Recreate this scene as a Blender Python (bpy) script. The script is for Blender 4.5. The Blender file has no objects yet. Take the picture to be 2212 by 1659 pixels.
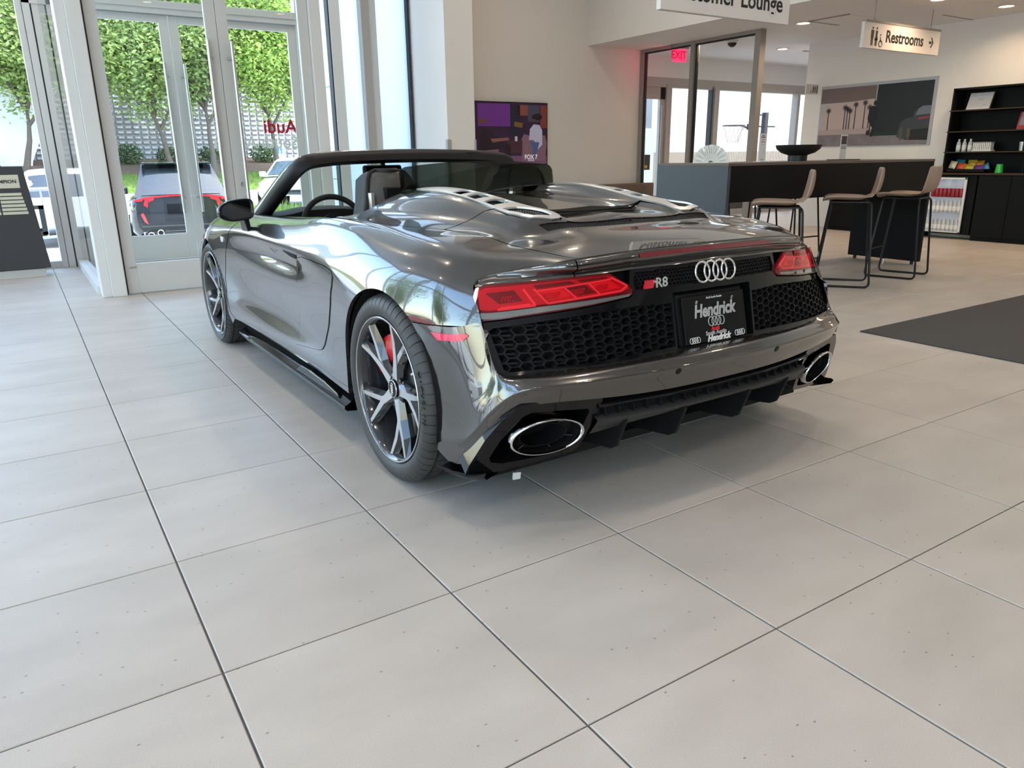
import bpy, bmesh, math, random
import numpy as np
from mathutils import Vector, Matrix
from mathutils.geometry import delaunay_2d_cdt

random.seed(7)
SC = bpy.context.scene
COL = SC.collection
PI = math.pi

# ------------------------------------------------------------------ camera
CAMP = (-0.2185, -0.9981, 1.1361)
F_PX, YAW, PITCH, ROLL = 1608.96, 1.00001, 0.29474, -0.01302
cam_data = bpy.data.cameras.new('camera')
cam = bpy.data.objects.new('camera', cam_data)
COL.objects.link(cam)
_f = Vector((math.cos(PITCH) * math.cos(YAW), math.cos(PITCH) * math.sin(YAW), -math.sin(PITCH)))
_r = Vector((math.sin(YAW), -math.cos(YAW), 0))
_u = _r.cross(_f)
_r2 = math.cos(ROLL) * _r + math.sin(ROLL) * _u
_u2 = -math.sin(ROLL) * _r + math.cos(ROLL) * _u
cam.matrix_world = Matrix(((_r2.x, _u2.x, -_f.x, CAMP[0]), (_r2.y, _u2.y, -_f.y, CAMP[1]),
                           (_r2.z, _u2.z, -_f.z, CAMP[2]), (0, 0, 0, 1)))
cam_data.sensor_fit = 'HORIZONTAL'
cam_data.sensor_width = 36.0
cam_data.lens = 36.0 * F_PX / 2212.0
cam_data.clip_start = 0.02
cam_data.clip_end = 400
SC.camera = cam

# ------------------------------------------------------------------ view
SC.view_settings.view_transform = 'Standard'
SC.view_settings.look = 'None'
SC.view_settings.gamma = 1.0
SC.view_settings.use_curve_mapping = False
SC.view_settings.exposure = 0.08
SC.cycles.use_denoising = True
SC.cycles.max_bounces = 10
SC.cycles.diffuse_bounces = 4
SC.cycles.glossy_bounces = 5
SC.cycles.transmission_bounces = 6
SC.cycles.transparent_max_bounces = 16
SC.cycles.caustics_reflective = False
SC.cycles.caustics_refractive = False
SC.cycles.sample_clamp_indirect = 6.0
SC.cycles.use_adaptive_sampling = True
SC.cycles.adaptive_threshold = 0.02

# ------------------------------------------------------------------ sky and sun
world = bpy.data.worlds.new('sky')
SC.world = world
world.use_nodes = True
_nt = world.node_tree
_nt.nodes.clear()
_sky = _nt.nodes.new('ShaderNodeTexSky')
_sky.sky_type = 'NISHITA'
_sky.sun_disc = False
_sky.sun_elevation = math.radians(58)
_sky.sun_rotation = math.radians(140)
_sky.air_density = 1.2
_sky.dust_density = 1.5
_bg = _nt.nodes.new('ShaderNodeBackground')
_bg.inputs['Strength'].default_value = 1.35
_wo = _nt.nodes.new('ShaderNodeOutputWorld')
_nt.links.new(_sky.outputs[0], _bg.inputs['Color'])
_nt.links.new(_bg.outputs[0], _wo.inputs['Surface'])
sun_d = bpy.data.lights.new('sun', 'SUN')
sun_d.energy = 6.0
sun_d.angle = math.radians(0.6)
sun_d.color = (1.0, 0.96, 0.88)
sun = bpy.data.objects.new('sun', sun_d)
COL.objects.link(sun)
_sd = Vector((0.30, -0.45, 1.0)).normalized()       # towards the sun, over the roof behind the camera
sun.rotation_euler = _sd.to_track_quat('Z', 'Y').to_euler()
sun.location = (4, -10, 30)

# ------------------------------------------------------------------ materials
def new_mat(name):
    m = bpy.data.materials.new(name)
    m.use_nodes = True
    return m, m.node_tree, m.node_tree.nodes['Principled BSDF']

def mat(name, col, rough=0.5, metal=0.0, coat=0.0, coat_rough=0.03, spec=0.5, emit=None, estr=0.0, trans=0.0, ior=1.45,
        noise=0.0, nscale=20.0, bump=0.0, bscale=80.0, sheen=0.0):
    m, nt, b = new_mat(name)
    b.inputs['Base Color'].default_value = (*col, 1)
    b.inputs['Roughness'].default_value = rough
    b.inputs['Metallic'].default_value = metal
    b.inputs['Coat Weight'].default_value = coat
    b.inputs['Coat Roughness'].default_value = coat_rough
    b.inputs['Specular IOR Level'].default_value = spec
    b.inputs['Transmission Weight'].default_value = trans
    b.inputs['IOR'].default_value = ior
    b.inputs['Sheen Weight'].default_value = sheen
    if emit:
        b.inputs['Emission Color'].default_value = (*emit, 1)
        b.inputs['Emission Strength'].default_value = estr
    tc = None
    if noise or bump:
        tc = nt.nodes.new('ShaderNodeTexCoord')
    if noise:
        n = nt.nodes.new('ShaderNodeTexNoise')
        n.inputs['Scale'].default_value = nscale
        n.inputs['Detail'].default_value = 5
        nt.links.new(tc.outputs['Object'], n.inputs['Vector'])
        mx = nt.nodes.new('ShaderNodeMix')
        mx.data_type = 'RGBA'
        mx.inputs['A'].default_value = (*[c * (1 - noise) for c in col], 1)
        mx.inputs['B'].default_value = (*[min(1, c * (1 + noise)) for c in col], 1)
        nt.links.new(n.outputs['Fac'], mx.inputs['Factor'])
        nt.links.new(mx.outputs['Result'], b.inputs['Base Color'])
    if bump:
        n2 = nt.nodes.new('ShaderNodeTexNoise')
        n2.inputs['Scale'].default_value = bscale
        n2.inputs['Detail'].default_value = 3
        nt.links.new(tc.outputs['Object'], n2.inputs['Vector'])
        bp = nt.nodes.new('ShaderNodeBump')
        bp.inputs['Strength'].default_value = bump
        bp.inputs['Distance'].default_value = 0.004
        nt.links.new(n2.outputs['Fac'], bp.inputs['Height'])
        nt.links.new(bp.outputs[0], b.inputs['Normal'])
    return m

def glass_mat(name, tint, refl=1.0, rough=0.0):
    """thin pane: tinted see-through with a fresnel reflection"""
    m = bpy.data.materials.new(name)
    m.use_nodes = True
    nt = m.node_tree
    nt.nodes.clear()
    out = nt.nodes.new('ShaderNodeOutputMaterial')
    tr = nt.nodes.new('ShaderNodeBsdfTransparent')
    tr.inputs['Color'].default_value = (*tint, 1)
    gl = nt.nodes.new('ShaderNodeBsdfGlossy')
    gl.inputs['Roughness'].default_value = rough
    gl.inputs['Color'].default_value = (refl, refl, refl, 1)
    fr = nt.nodes.new('ShaderNodeFresnel')
    ge = nt.nodes.new('ShaderNodeNewGeometry')
    mr = nt.nodes.new('ShaderNodeMapRange')             # the same reflection from both faces of the sheet
    mr.inputs['To Min'].default_value = 1.45
    mr.inputs['To Max'].default_value = 1 / 1.45
    nt.links.new(ge.outputs['Backfacing'], mr.inputs['Value'])
    nt.links.new(mr.outputs[0], fr.inputs['IOR'])
    mx = nt.nodes.new('ShaderNodeMixShader')
    nt.links.new(fr.outputs[0], mx.inputs[0])
    nt.links.new(tr.outputs[0], mx.inputs[1])
    nt.links.new(gl.outputs[0], mx.inputs[2])
    nt.links.new(mx.outputs[0], out.inputs['Surface'])
    return m

# ------------------------------------------------------------------ mesh builder
class MB:
    def __init__(self):
        self.v = []
        self.f = []

    def add(self, verts, faces):
        o = len(self.v)
        self.v += [tuple(p) for p in verts]
        self.f += [tuple(i + o for i in q) for q in faces]
        return self

    def box(self, x0, x1, y0, y1, z0, z1):
        a, b = sorted((x0, x1)); c, d = sorted((y0, y1)); e, g = sorted((z0, z1))
        self.add([(a, c, e), (b, c, e), (b, d, e), (a, d, e), (a, c, g), (b, c, g), (b, d, g), (a, d, g)],
                 [(0, 3, 2, 1), (4, 5, 6, 7), (0, 1, 5, 4), (1, 2, 6, 5), (2, 3, 7, 6), (3, 0, 4, 7)])
        return self

    def hexa(self, p):          # 8 corners: bottom loop then top loop
        self.add(p, [(0, 3, 2, 1), (4, 5, 6, 7), (0, 1, 5, 4), (1, 2, 6, 5), (2, 3, 7, 6), (3, 0, 4, 7)])
        return self

    def prism(self, poly, d0, d1, axis='z'):
        """polygon (a,b) list extruded along axis between d0 and d1"""
        n = len(poly)
        def P(a, b, d):
            return {'z': (a, b, d), 'y': (a, d, b), 'x': (d, a, b)}[axis]
        vs = [P(a, b, d0) for a, b in poly] + [P(a, b, d1) for a, b in poly]
        fs = [tuple(range(n - 1, -1, -1)), tuple(range(n, 2 * n))]
        fs += [(i, (i + 1) % n, n + (i + 1) % n, n + i) for i in range(n)]
        self.add(vs, fs)
        return self

    def lathe(self, prof, n=24, c=(0, 0, 0), axis='z', close=False, cap=True):
        """prof: list of (radius, height)"""
        m = len(prof)
        vs = []
        for r, h in prof:
            for k in range(n):
                t = 2 * PI * k / n
                a, b = r * math.cos(t), r * math.sin(t)
                p = {'z': (a, b, h), 'y': (a, h, b), 'x': (h, a, b)}[axis]
                vs.append((p[0] + c[0], p[1] + c[1], p[2] + c[2]))
        fs = []
        mm = m if close else m - 1
        for i in range(mm):
            j = (i + 1) % m
            for k in range(n):
                k2 = (k + 1) % n
                fs.append((i * n + k, i * n + k2, j * n + k2, j * n + k))
        if not close and cap:
            if prof[0][0] > 1e-6:
                fs.append(tuple(range(n - 1, -1, -1)))
            if prof[-1][0] > 1e-6:
                fs.append(tuple((m - 1) * n + k for k in range(n)))
        self.add(vs, fs)
        return self

    def cyl(self, p, q, r, n=12, r2=None):
        p, q = Vector(p), Vector(q)
        d = (q - p).normalized()
        a = d.orthogonal().normalized()
        b = d.cross(a)
        r2 = r if r2 is None else r2
        vs = [p + (a * math.cos(2 * PI * k / n) + b * math.sin(2 * PI * k / n)) * r for k in range(n)]
        vs += [q + (a * math.cos(2 * PI * k / n) + b * math.sin(2 * PI * k / n)) * r2 for k in range(n)]
        fs = [tuple(range(n - 1, -1, -1)), tuple(range(n, 2 * n))]
        fs += [(k, (k + 1) % n, n + (k + 1) % n, n + k) for k in range(n)]
        self.add(vs, fs)
        return self

    def tube(self, pts, r, n=8, closed=False, flat=None):
        """swept tube along points; r a number or list; flat = (normal vec) keeps frame stable"""
        P = [Vector(p) for p in pts]
        m = len(P)
        R = r if isinstance(r, (list, tuple)) else [r] * m
        vs = []
        prev = None
        for i in range(m):
            if closed:
                t = P[(i + 1) % m] - P[i - 1]
            else:
                t = P[min(i + 1, m - 1)] - P[max(i - 1, 0)]
            t.normalize()
            if prev is None:
                a = t.orthogonal().normalized() if flat is None else Vector(flat).normalized()
            else:
                a = prev
            a = (a - t * a.dot(t))
            a = a.normalized() if a.length > 1e-6 else t.orthogonal().normalized()
            prev = a
            b = t.cross(a)
            for k in range(n):
                th = 2 * PI * k / n
                vs.append(P[i] + (a * math.cos(th) + b * math.sin(th)) * R[i])
        fs = []
        for i in range(m if closed else m - 1):
            j = (i + 1) % m
            for k in range(n):
                k2 = (k + 1) % n
                fs.append((i * n + k, i * n + k2, j * n + k2, j * n + k))
        if not closed:
            fs.append(tuple(range(n - 1, -1, -1)))
            fs.append(tuple((m - 1) * n + k for k in range(n)))
        self.add(vs, fs)
        return self

    def grid(self, pts):        # 2-D list of points
        h, w = len(pts), len(pts[0])
        self.add([p for row in pts for p in row],
                 [(i * w + j, i * w + j + 1, (i + 1) * w + j + 1, (i + 1) * w + j) for i in range(h - 1) for j in range(w - 1)])
        return self

    def mirror_y(self):
        o = len(self.v)
        n = len(self.f)
        self.v += [(x, -y, z) for x, y, z in self.v[:o]]
        self.f += [tuple(i + o for i in reversed(q)) for q in self.f[:n]]
        return self

    def xform(self, M):
        self.v = [tuple(M @ Vector(p)) for p in self.v]
        return self

    def build(self, name, m=None, parent=None, smooth=False, bevel=0.0, bseg=2, kind=None, angle=40, mesh=None):
        if mesh is None:
            me = bpy.data.meshes.new(name)
            me.from_pydata(self.v, [], self.f)
            if smooth:
                me.shade_smooth() if hasattr(me, 'shade_smooth') else None
            me.update()
        else:
            me = mesh
        if m is not None:
            for mm in (m if isinstance(m, (list, tuple)) else [m]):
                me.materials.append(mm)
        o = bpy.data.objects.new(name, me)
        COL.objects.link(o)
        if parent is not None:
            o.parent = parent
        if smooth:
            set_sharp(me, angle)
        if bevel > 0:
            md = o.modifiers.new('bevel', 'BEVEL')
            md.width = bevel
            md.segments = bseg
            md.limit_method = 'ANGLE'
            md.angle_limit = math.radians(35)
            md.harden_normals = False
        if kind:
            o['kind'] = kind
        return o

def set_sharp(me, angle):
    bm = bmesh.new()
    bm.from_mesh(me)
    ca = math.radians(angle)
    for e in bm.edges:
        if len(e.link_faces) == 2:
            e.smooth = e.calc_face_angle(0) < ca
        else:
            e.smooth = True
    for f in bm.faces:
        f.smooth = True
    bm.to_mesh(me)
    bm.free()

def tag(o, label=None, cat=None, group=None, kind=None):
    if label: o['label'] = label
    if cat: o['category'] = cat
    if group: o['group'] = group
    if kind: o['kind'] = kind
    return o

def thing(name, label, cat, loc=(0, 0, 0), rz=0.0, group=None):
    o = bpy.data.objects.new(name, None)
    o.empty_display_size = 0.1
    COL.objects.link(o)
    o.location = loc
    o.rotation_euler = (0, 0, rz)
    return tag(o, label, cat, group)

def struct(mb, name, m, **k):
    o = mb.build(name, m, **k)
    o['kind'] = 'structure'
    return o

def copy_tree(o, loc=None, rz=None, label=None):
    def rec(src, par):
        c = src.copy()
        COL.objects.link(c)
        if par is not None:
            c.parent = par
        for ch in list(src.children):
            rec(ch, c)
        return c
    r = rec(o, None)
    if loc is not None: r.location = loc
    if rz is not None: r.rotation_euler = (0, 0, rz)
    if label: r['label'] = label
    return r

def text_mesh(body, size, depth=0.0, bold=0.0, align='CENTER', shear=0.0, space=1.0):
    cu = bpy.data.curves.new('lettering', 'FONT')
    cu.body = body
    cu.size = size
    cu.extrude = depth
    cu.offset = bold
    cu.align_x = align
    cu.align_y = 'CENTER'
    cu.shear = shear
    cu.space_character = space
    cu.resolution_u = 3
    o = bpy.data.objects.new('lettering', cu)
    COL.objects.link(o)
    dg = bpy.context.evaluated_depsgraph_get()
    me = bpy.data.meshes.new_from_object(o.evaluated_get(dg))
    bpy.data.objects.remove(o)
    bpy.data.curves.remove(cu)
    return me

def text_obj(name, body, size, m, parent, M, depth=0.001, bold=0.0, align='CENTER', shear=0.0, space=1.0, sx=1.0):
    """lettering whose local x runs along M's x and y along M's y"""
    me = text_mesh(body, size, depth, bold, align, shear, space)
    me.transform(M @ Matrix.Diagonal((sx, 1, 1, 1)))
    me.materials.clear()
    me.materials.append(m)
    o = bpy.data.objects.new(name, me)
    COL.objects.link(o)
    if parent is not None:
        o.parent = parent
    return o

def frame(o, x, y, z=None):
    """4x4 with origin o, x axis, y axis"""
    x = Vector(x).normalized(); y = Vector(y)
    y = (y - x * y.dot(x)).normalized()
    z = x.cross(y)
    return Matrix(((x.x, y.x, z.x, o[0]), (x.y, y.y, z.y, o[1]), (x.z, y.z, z.z, o[2]), (0, 0, 0, 1)))

# ------------------------------------------------------------------ spline surface tools
def nat_spline(knots):
    """matrix M so that second derivatives = M @ values (natural cubic spline)"""
    t = np.array(knots, float)
    n = len(t)
    h = np.diff(t)
    A = np.zeros((n, n)); B = np.zeros((n, n))
    A[0, 0] = A[-1, -1] = 1
    for i in range(1, n - 1):
        A[i, i - 1] = h[i - 1]; A[i, i] = 2 * (h[i - 1] + h[i]); A[i, i + 1] = h[i]
        B[i, i - 1] = 6 / h[i - 1]; B[i, i] = -6 / h[i - 1] - 6 / h[i]; B[i, i + 1] = 6 / h[i]
    return t, np.linalg.solve(A, B)

def basis(tk, M, x):
    """rows of weights (len(x), n) so value = W @ values"""
    x = np.clip(np.asarray(x, float), tk[0], tk[-1])
    i = np.clip(np.searchsorted(tk, x, side='right') - 1, 0, len(tk) - 2)
    h = tk[i + 1] - tk[i]
    a = (tk[i + 1] - x) / h; b = 1 - a
    W = np.zeros((len(x), len(tk)))
    r = np.arange(len(x))
    W[r, i] += a; W[r, i + 1] += b
    W += ((a ** 3 - a) * h * h / 6)[:, None] * M[i] + ((b ** 3 - b) * h * h / 6)[:, None] * M[i + 1]
    return W

class Surf:
    """tensor cubic surface through a (stations x rows) table of points"""
    def __init__(self, tk, sk, P):
        self.tk, self.Mt = nat_spline(tk)
        self.sk, self.Ms = nat_spline(sk)
        self.P = np.array(P, float)             # [station, row, 3]

    def ev(self, t, s):
        t = np.atleast_1d(np.asarray(t, float)); s = np.atleast_1d(np.asarray(s, float))
        Wt = basis(self.tk, self.Mt, t); Ws = basis(self.sk, self.Ms, s)
        return np.einsum('ni,nj,ijk->nk', Wt, Ws, self.P)

    def nor(self, t, s, e=1e-3):
        t = np.atleast_1d(np.asarray(t, float)); s = np.atleast_1d(np.asarray(s, float))
        t0, t1 = np.clip(t - e, self.tk[0], self.tk[-1]), np.clip(t + e, self.tk[0], self.tk[-1])
        s0, s1 = np.clip(s - e, self.sk[0], self.sk[-1]), np.clip(s + e, self.sk[0], self.sk[-1])
        n = np.cross(self.ev(t1, s) - self.ev(t0, s), self.ev(t, s1) - self.ev(t, s0))
        return n / (np.linalg.norm(n, axis=1)[:, None] + 1e-12)

    def inv(self, pts, axes, t0=None):
        """parameters of the points whose coordinates `axes` match (Newton from the nearest sample)"""
        if not hasattr(self, '_g'):
            tt = np.linspace(self.tk[0], self.tk[-1], 160); ss = np.linspace(self.sk[0], self.sk[-1], 120)
            T, S = np.meshgrid(tt, ss, indexing='ij')
            self._g = (T.ravel(), S.ravel(), self.ev(T.ravel(), S.ravel()))
        T, S, G = self._g
        out = []
        for p in pts:
            lo, hi = (p[2], p[3]) if len(p) > 2 else (self.sk[0], self.sk[-1])
            d = (G[:, axes[0]] - p[0]) ** 2 + (G[:, axes[1]] - p[1]) ** 2
            d = d + 10 * ((S < lo - 1e-6) | (S > hi + 1e-6))
            k = int(np.argmin(d))
            t, s = T[k], S[k]
            for _ in range(8):
                e = 1e-4
                c = self.ev([t, t + e, t], [s, s, s + e])[:, list(axes)]
                J = np.stack([(c[1] - c[0]) / e, (c[2] - c[0]) / e], 1)
                try:
                    dl = np.linalg.solve(J, np.array(p[:2]) - c[0])
                except np.linalg.LinAlgError:
                    break
                dl = np.clip(dl, -0.05, 0.05)
                t = float(np.clip(t + dl[0], self.tk[0], self.tk[-1])); s = float(np.clip(s + dl[1], self.sk[0], self.sk[-1]))
            out.append((t, s))
        return out

def densify(poly, step):
    out = []
    n = len(poly)
    for i in range(n):
        a, b = poly[i], poly[(i + 1) % n]
        d = math.hypot(b[0] - a[0], b[1] - a[1])
        k = max(1, int(math.ceil(d / step)))
        out += [(a[0] + (b[0] - a[0]) * j / k, a[1] + (b[1] - a[1]) * j / k) for j in range(k)]
    return out

def in_poly(pts, poly):
    x, y = pts[:, 0], pts[:, 1]
    c = np.zeros(len(pts), bool)
    n = len(poly)
    for i in range(n):
        x1, y1 = poly[i]; x2, y2 = poly[i - 1]
        if y1 == y2: continue
        m = ((y1 > y) != (y2 > y)) & (x < (x2 - x1) * (y - y1) / (y2 - y1) + x1)
        c ^= m
    return c

def seg_dist(pts, poly):
    d = np.full(len(pts), 1e9)
    n = len(poly)
    for i in range(n):
        a = np.array(poly[i - 1]); b = np.array(poly[i])
        ab = b - a
        L = ab @ ab
        if L < 1e-14: continue
        t = np.clip(((pts - a) @ ab) / L, 0, 1)
        q = pts - (a + t[:, None] * ab)
        d = np.minimum(d, np.sqrt((q ** 2).sum(1)))
    return d

def panel(surf, poly, name, m, parent, step=0.025, off=0.0, lip=0.012, holes=(), both=False, flip=False, gap=0.0, thick_dir=-1):
    """patch of a surface inside a parameter-space polygon, with true edges turned inwards by `lip`"""
    poly = densify(poly, step)
    if sum(poly[i - 1][0] * poly[i][1] - poly[i][0] * poly[i - 1][1] for i in range(len(poly))) < 0:
        poly = poly[::-1]
    loops = [poly]
    for h in holes:
        h = densify(h, step)
        loops.append(h)
    P = np.array(poly)
    x0, y0 = P.min(0); x1, y1 = P.max(0)
    gx = np.arange(x0 + step / 2, x1, step); gy = np.arange(y0 + step / 2, y1, step)
    G = np.array([(a + (0.25 if j % 2 else -0.25) * step, b) for j, b in enumerate(gy) for a in gx]) if len(gx) and len(gy) else np.zeros((0, 2))
    if len(G):
        keep = in_poly(G, poly)
        for h in loops[1:]:
            keep &= ~in_poly(G, h)
        G = G[keep]
        for l in loops:
            if len(G):
                G = G[seg_dist(G, l) > step * 0.45]
    vs = []
    edges = []
    for l in loops:
        o = len(vs)
        vs += [Vector(p) for p in l]
        edges += [(o + i, o + (i + 1) % len(l)) for i in range(len(l))]
    nb = len(vs)
    vs += [Vector(p) for p in G]
    r = delaunay_2d_cdt(vs, edges, [], 0, 1e-7)
    V2 = np.array([(p.x, p.y) for p in r[0]])
    cen = np.array([V2[list(f)].mean(0) for f in r[2]])
    ok = in_poly(cen, poly)
    for h in loops[1:]:
        ok &= ~in_poly(cen, h)
    F = [tuple(f) for f, k in zip(r[2], ok) if k]
    X = surf.ev(V2[:, 0], V2[:, 1])
    N = surf.nor(V2[:, 0], V2[:, 1])
    if flip:
        N = -N
    X = X + N * off
    # face orientation follows N
    f0 = F[len(F) // 2]
    fn = np.cross(X[f0[1]] - X[f0[0]], X[f0[2]] - X[f0[0]])
    if fn @ N[f0[0]] < 0:
        F = [tuple(reversed(f)) for f in F]
    V = X.tolist()
    NN = N.tolist()
    if lip:
        # boundary edges of kept faces
        cnt = {}
        for f in F:
            for i in range(len(f)):
                e = (f[i], f[(i + 1) % len(f)])
                cnt[e] = 1
        bd = [e for e in cnt if (e[1], e[0]) not in cnt]
        mp = {}
        for e in bd:
            for i in e:
                if i not in mp:
                    mp[i] = len(V)
                    V.append((X[i] + thick_dir * N[i] * lip).tolist())
                    NN.append(NN[i])
        F += [(e[1], e[0], mp[e[0]], mp[e[1]]) for e in bd]
    def mk(V, F, NN, nm):
        me = bpy.data.meshes.new(nm)
        me.from_pydata(V, [], F)
        me.update()
        for p in me.polygons:
            p.use_smooth = len(p.vertices) == 3
        me.normals_split_custom_set_from_vertices([tuple(n) for n in NN])
        # lip faces: face normals
        ln = []
        for p in me.polygons:
            for li in p.loop_indices:
                if len(p.vertices) == 3:
                    ln.append(tuple(NN[me.loops[li].vertex_index]))
                else:
                    ln.append(tuple(p.normal))
        me.normals_split_custom_set(ln)
        me.materials.append(m)
        o = bpy.data.objects.new(nm, me)
        COL.objects.link(o)
        o.parent = parent
        return o
    res = mk(V, F, NN, name)
    if both:
        V2_ = [(x, -y, z) for x, y, z in V]
        F2 = [tuple(reversed(f)) for f in F]
        N2 = [(x, -y, z) for x, y, z in NN]
        mk(V2_, F2, N2, name)
    return res
# ------------------------------------------------------------------ sports car: the body surface
# car frame: x forward from the rear axle, y to the car's left, z up (metres)
ST = [-.5, -.36, -.265, -.2, 0, .25, .5, .78, 1.1, 1.6, 2.1, 2.4, 2.65, 2.95, 3.25, 3.45, 3.58]
RW = [0, .08, .18, .29, .41, .50, .555, .61, .66, .72, .80, .91, 1.03, 1.11, 1.19, 1.31, 1.56]
TAB = [
 # tail edge
 [(-.53, .885, .19), (-.54, .885, .27), (-.55, .865, .37), (-.547, .84, .49), (-.512, .835, .62), (-.480, .832, .69), (-.450, .828, .735), (-.428, .818, .765),
  (-.425, .793, .783), (-.440, .758, .793), (-.478, .70, .806), (-.545, .605, .826), (-.580, .52, .838), (-.602, .37, .848), (-.613, .24, .852), (-.620, 0, .855)],
 [(-.36, .922, .19), (-.37, .925, .27), (-.37, .922, .37), (-.37, .915, .49), (-.36, .908, .62), (-.345, .898, .69), (-.335, .885, .74), (-.328, .864, .782),
  (-.325, .833, .812), (-.335, .79, .832), (-.355, .72, .842), (-.39, .62, .849), (-.41, .52, .858), (-.41, .37, .874), (-.41, .24, .882), (-.41, 0, .886)],
 [(.930, .19), (.938, .27), (.940, .37), (.938, .49), (.930, .62), (.918, .69), (.902, .744), (.878, .790), (.843, .824), (.795, .847), (.72, .856), (.612, .859), (.505, .867), (.36, .891), (.25, .894), (0, .897)],
 [(.935, .19), (.945, .27), (.950, .37), (.951, .49), (.944, .62), (.932, .69), (.915, .745), (.890, .795), (.852, .832), (.80, .857), (.72, .867), (.61, .870), (.50, .882), (.36, .920), (.25, .912), (0, .918)],
 [(.948, .19), (.958, .27), (.966, .37), (.971, .49), (.966, .62), (.956, .69), (.940, .745), (.913, .797), (.873, .838), (.818, .868), (.74, .879), (.63, .885), (.505, .908), (.36, .958), (.25, .943), (0, .946)],
 [(.945, .19), (.952, .27), (.956, .37), (.960, .49), (.962, .62), (.956, .69), (.945, .745), (.920, .80), (.880, .850), (.823, .885), (.75, .894), (.64, .902), (.525, .935), (.365, .990), (.25, .962), (0, .960)],
 [(.930, .19), (.938, .27), (.934, .37), (.938, .49), (.946, .62), (.946, .69), (.940, .745), (.917, .80), (.882, .86), (.832, .898), (.76, .905), (.66, .914), (.54, .956), (.37, 1.010), (.26, .972), (0, .970)],
 [(.908, .19), (.932, .27), (.918, .37), (.918, .49), (.928, .62), (.928, .69), (.932, .742), (.914, .805), (.875, .868), (.832, .902), (.76, .906), (.65, .921), (.55, .960), (.38, 1.006), (.27, .980), (0, .978)],
 [(.902, .19), (.930, .27), (.908, .37), (.905, .49), (.913, .62), (.902, .69), (.930, .742), (.914, .80), (.872, .855), (.825, .884), (.75, .888), (.65, .900), (.55, .93), (.38, .965), (.28, .955), (0, .955)],
 [(.902, .19), (.928, .27), (.906, .37), (.904, .49), (.915, .62), (.912, .70), (.934, .755), (.915, .80), (.868, .842), (.815, .864), (.75, .868), (.65, .874), (.55, .88), (.38, .89), (.28, .893), (0, .895)],
 [(.915, .19), (.932, .27), (.920, .37), (.920, .49), (.934, .62), (.936, .70), (.936, .752), (.912, .79), (.862, .825), (.80, .842), (.74, .842), (.65, .842), (.55, .846), (.38, .852), (.28, .856), (0, .860)],
 [(.935, .18), (.948, .27), (.948, .37), (.949, .49), (.953, .62), (.950, .69), (.938, .738), (.910, .778), (.855, .815), (.785, .83), (.71, .828), (.61, .824), (.50, .824), (.36, .828), (.25, .832), (0, .836)],
 [(.940, .17), (.952, .26), (.957, .36), (.960, .48), (.958, .60), (.950, .67), (.935, .72), (.905, .765), (.855, .802), (.785, .815), (.71, .812), (.61, .805), (.50, .80), (.36, .80), (.25, .802), (0, .805)],
 [(.915, .16), (.93, .24), (.935, .33), (.934, .45), (.925, .56), (.912, .62), (.893, .67), (.862, .715), (.815, .748), (.745, .762), (.67, .76), (.57, .752), (.46, .745), (.34, .742), (.23, .742), (0, .743)],
 [(.84, .15), (.865, .22), (.88, .30), (.88, .41), (.87, .51), (.858, .565), (.84, .61), (.81, .645), (.765, .675), (.70, .69), (.62, .688), (.53, .68), (.43, .67), (.31, .664), (.21, .662), (0, .662)],
 [(.68, .14), (.71, .20), (.73, .28), (.73, .38), (.72, .46), (.71, .51), (.69, .55), (.665, .58), (.63, .605), (.58, .617), (.52, .616), (.44, .61), (.36, .604), (.26, .60), (.18, .598), (0, .598)],
 [(.50, .14), (.52, .19), (.53, .26), (.53, .35), (.525, .42), (.515, .46), (.505, .495), (.485, .52), (.455, .54), (.42, .55), (.375, .55), (.32, .546), (.26, .542), (.19, .54), (.13, .54), (0, .54)],
]
def ridge_row(t, row):
    # flat-topped buttress: one more row on the outer edge of its silver strip
    row = [(t, *p) if len(p) == 2 else p for p in row]
    a, b = row[12], row[13]
    if -.21 < t < .9:
        d = float(np.interp(t, [-.2, 0, .25], [.006, .009, .010]))
        return row[:13] + [(b[0], .432, b[2] - d), (b[0], .330, b[2])] + row[14:]
    return row[:13] + [tuple((p + q) / 2 for p, q in zip(a, b))] + row[13:]
BODY = Surf(ST, RW, [ridge_row(t, row) for t, row in zip(ST, TAB)])

def side(pts):      # (x, z) on the flank
    return BODY.inv([(a, b, 0, .70) for a, b in pts], (0, 2))

def top(pts):       # (x, y) seen from above
    return BODY.inv([(a, b, .63, 1.56) for a, b in pts], (0, 1))

def xf(y):          # plan curve of the tail
    return -.665 + .10 * y * y + .20 * y ** 4
# ------------------------------------------------------------------ sports car: materials
def paint_mat():
    m, nt, b = new_mat('grey_metallic_paint')
    b.inputs['Base Color'].default_value = (0.058, 0.055, 0.052, 1)
    b.inputs['Metallic'].default_value = 0.8
    b.inputs['Roughness'].default_value = 0.30
    b.inputs['Coat Weight'].default_value = 1.0
    b.inputs['Coat Roughness'].default_value = 0.015
    b.inputs['Coat IOR'].default_value = 1.9
    tc = nt.nodes.new('ShaderNodeTexCoord')
    n = nt.nodes.new('ShaderNodeTexNoise')
    n.inputs['Scale'].default_value = 900
    n.inputs['Detail'].default_value = 1
    nt.links.new(tc.outputs['Object'], n.inputs['Vector'])
    mr = nt.nodes.new('ShaderNodeMapRange')
    mr.inputs['To Min'].default_value = 0.16
    mr.inputs['To Max'].default_value = 0.24
    nt.links.new(n.outputs['Fac'], mr.inputs['Value'])
    nt.links.new(mr.outputs[0], b.inputs['Roughness'])
    return m

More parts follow.
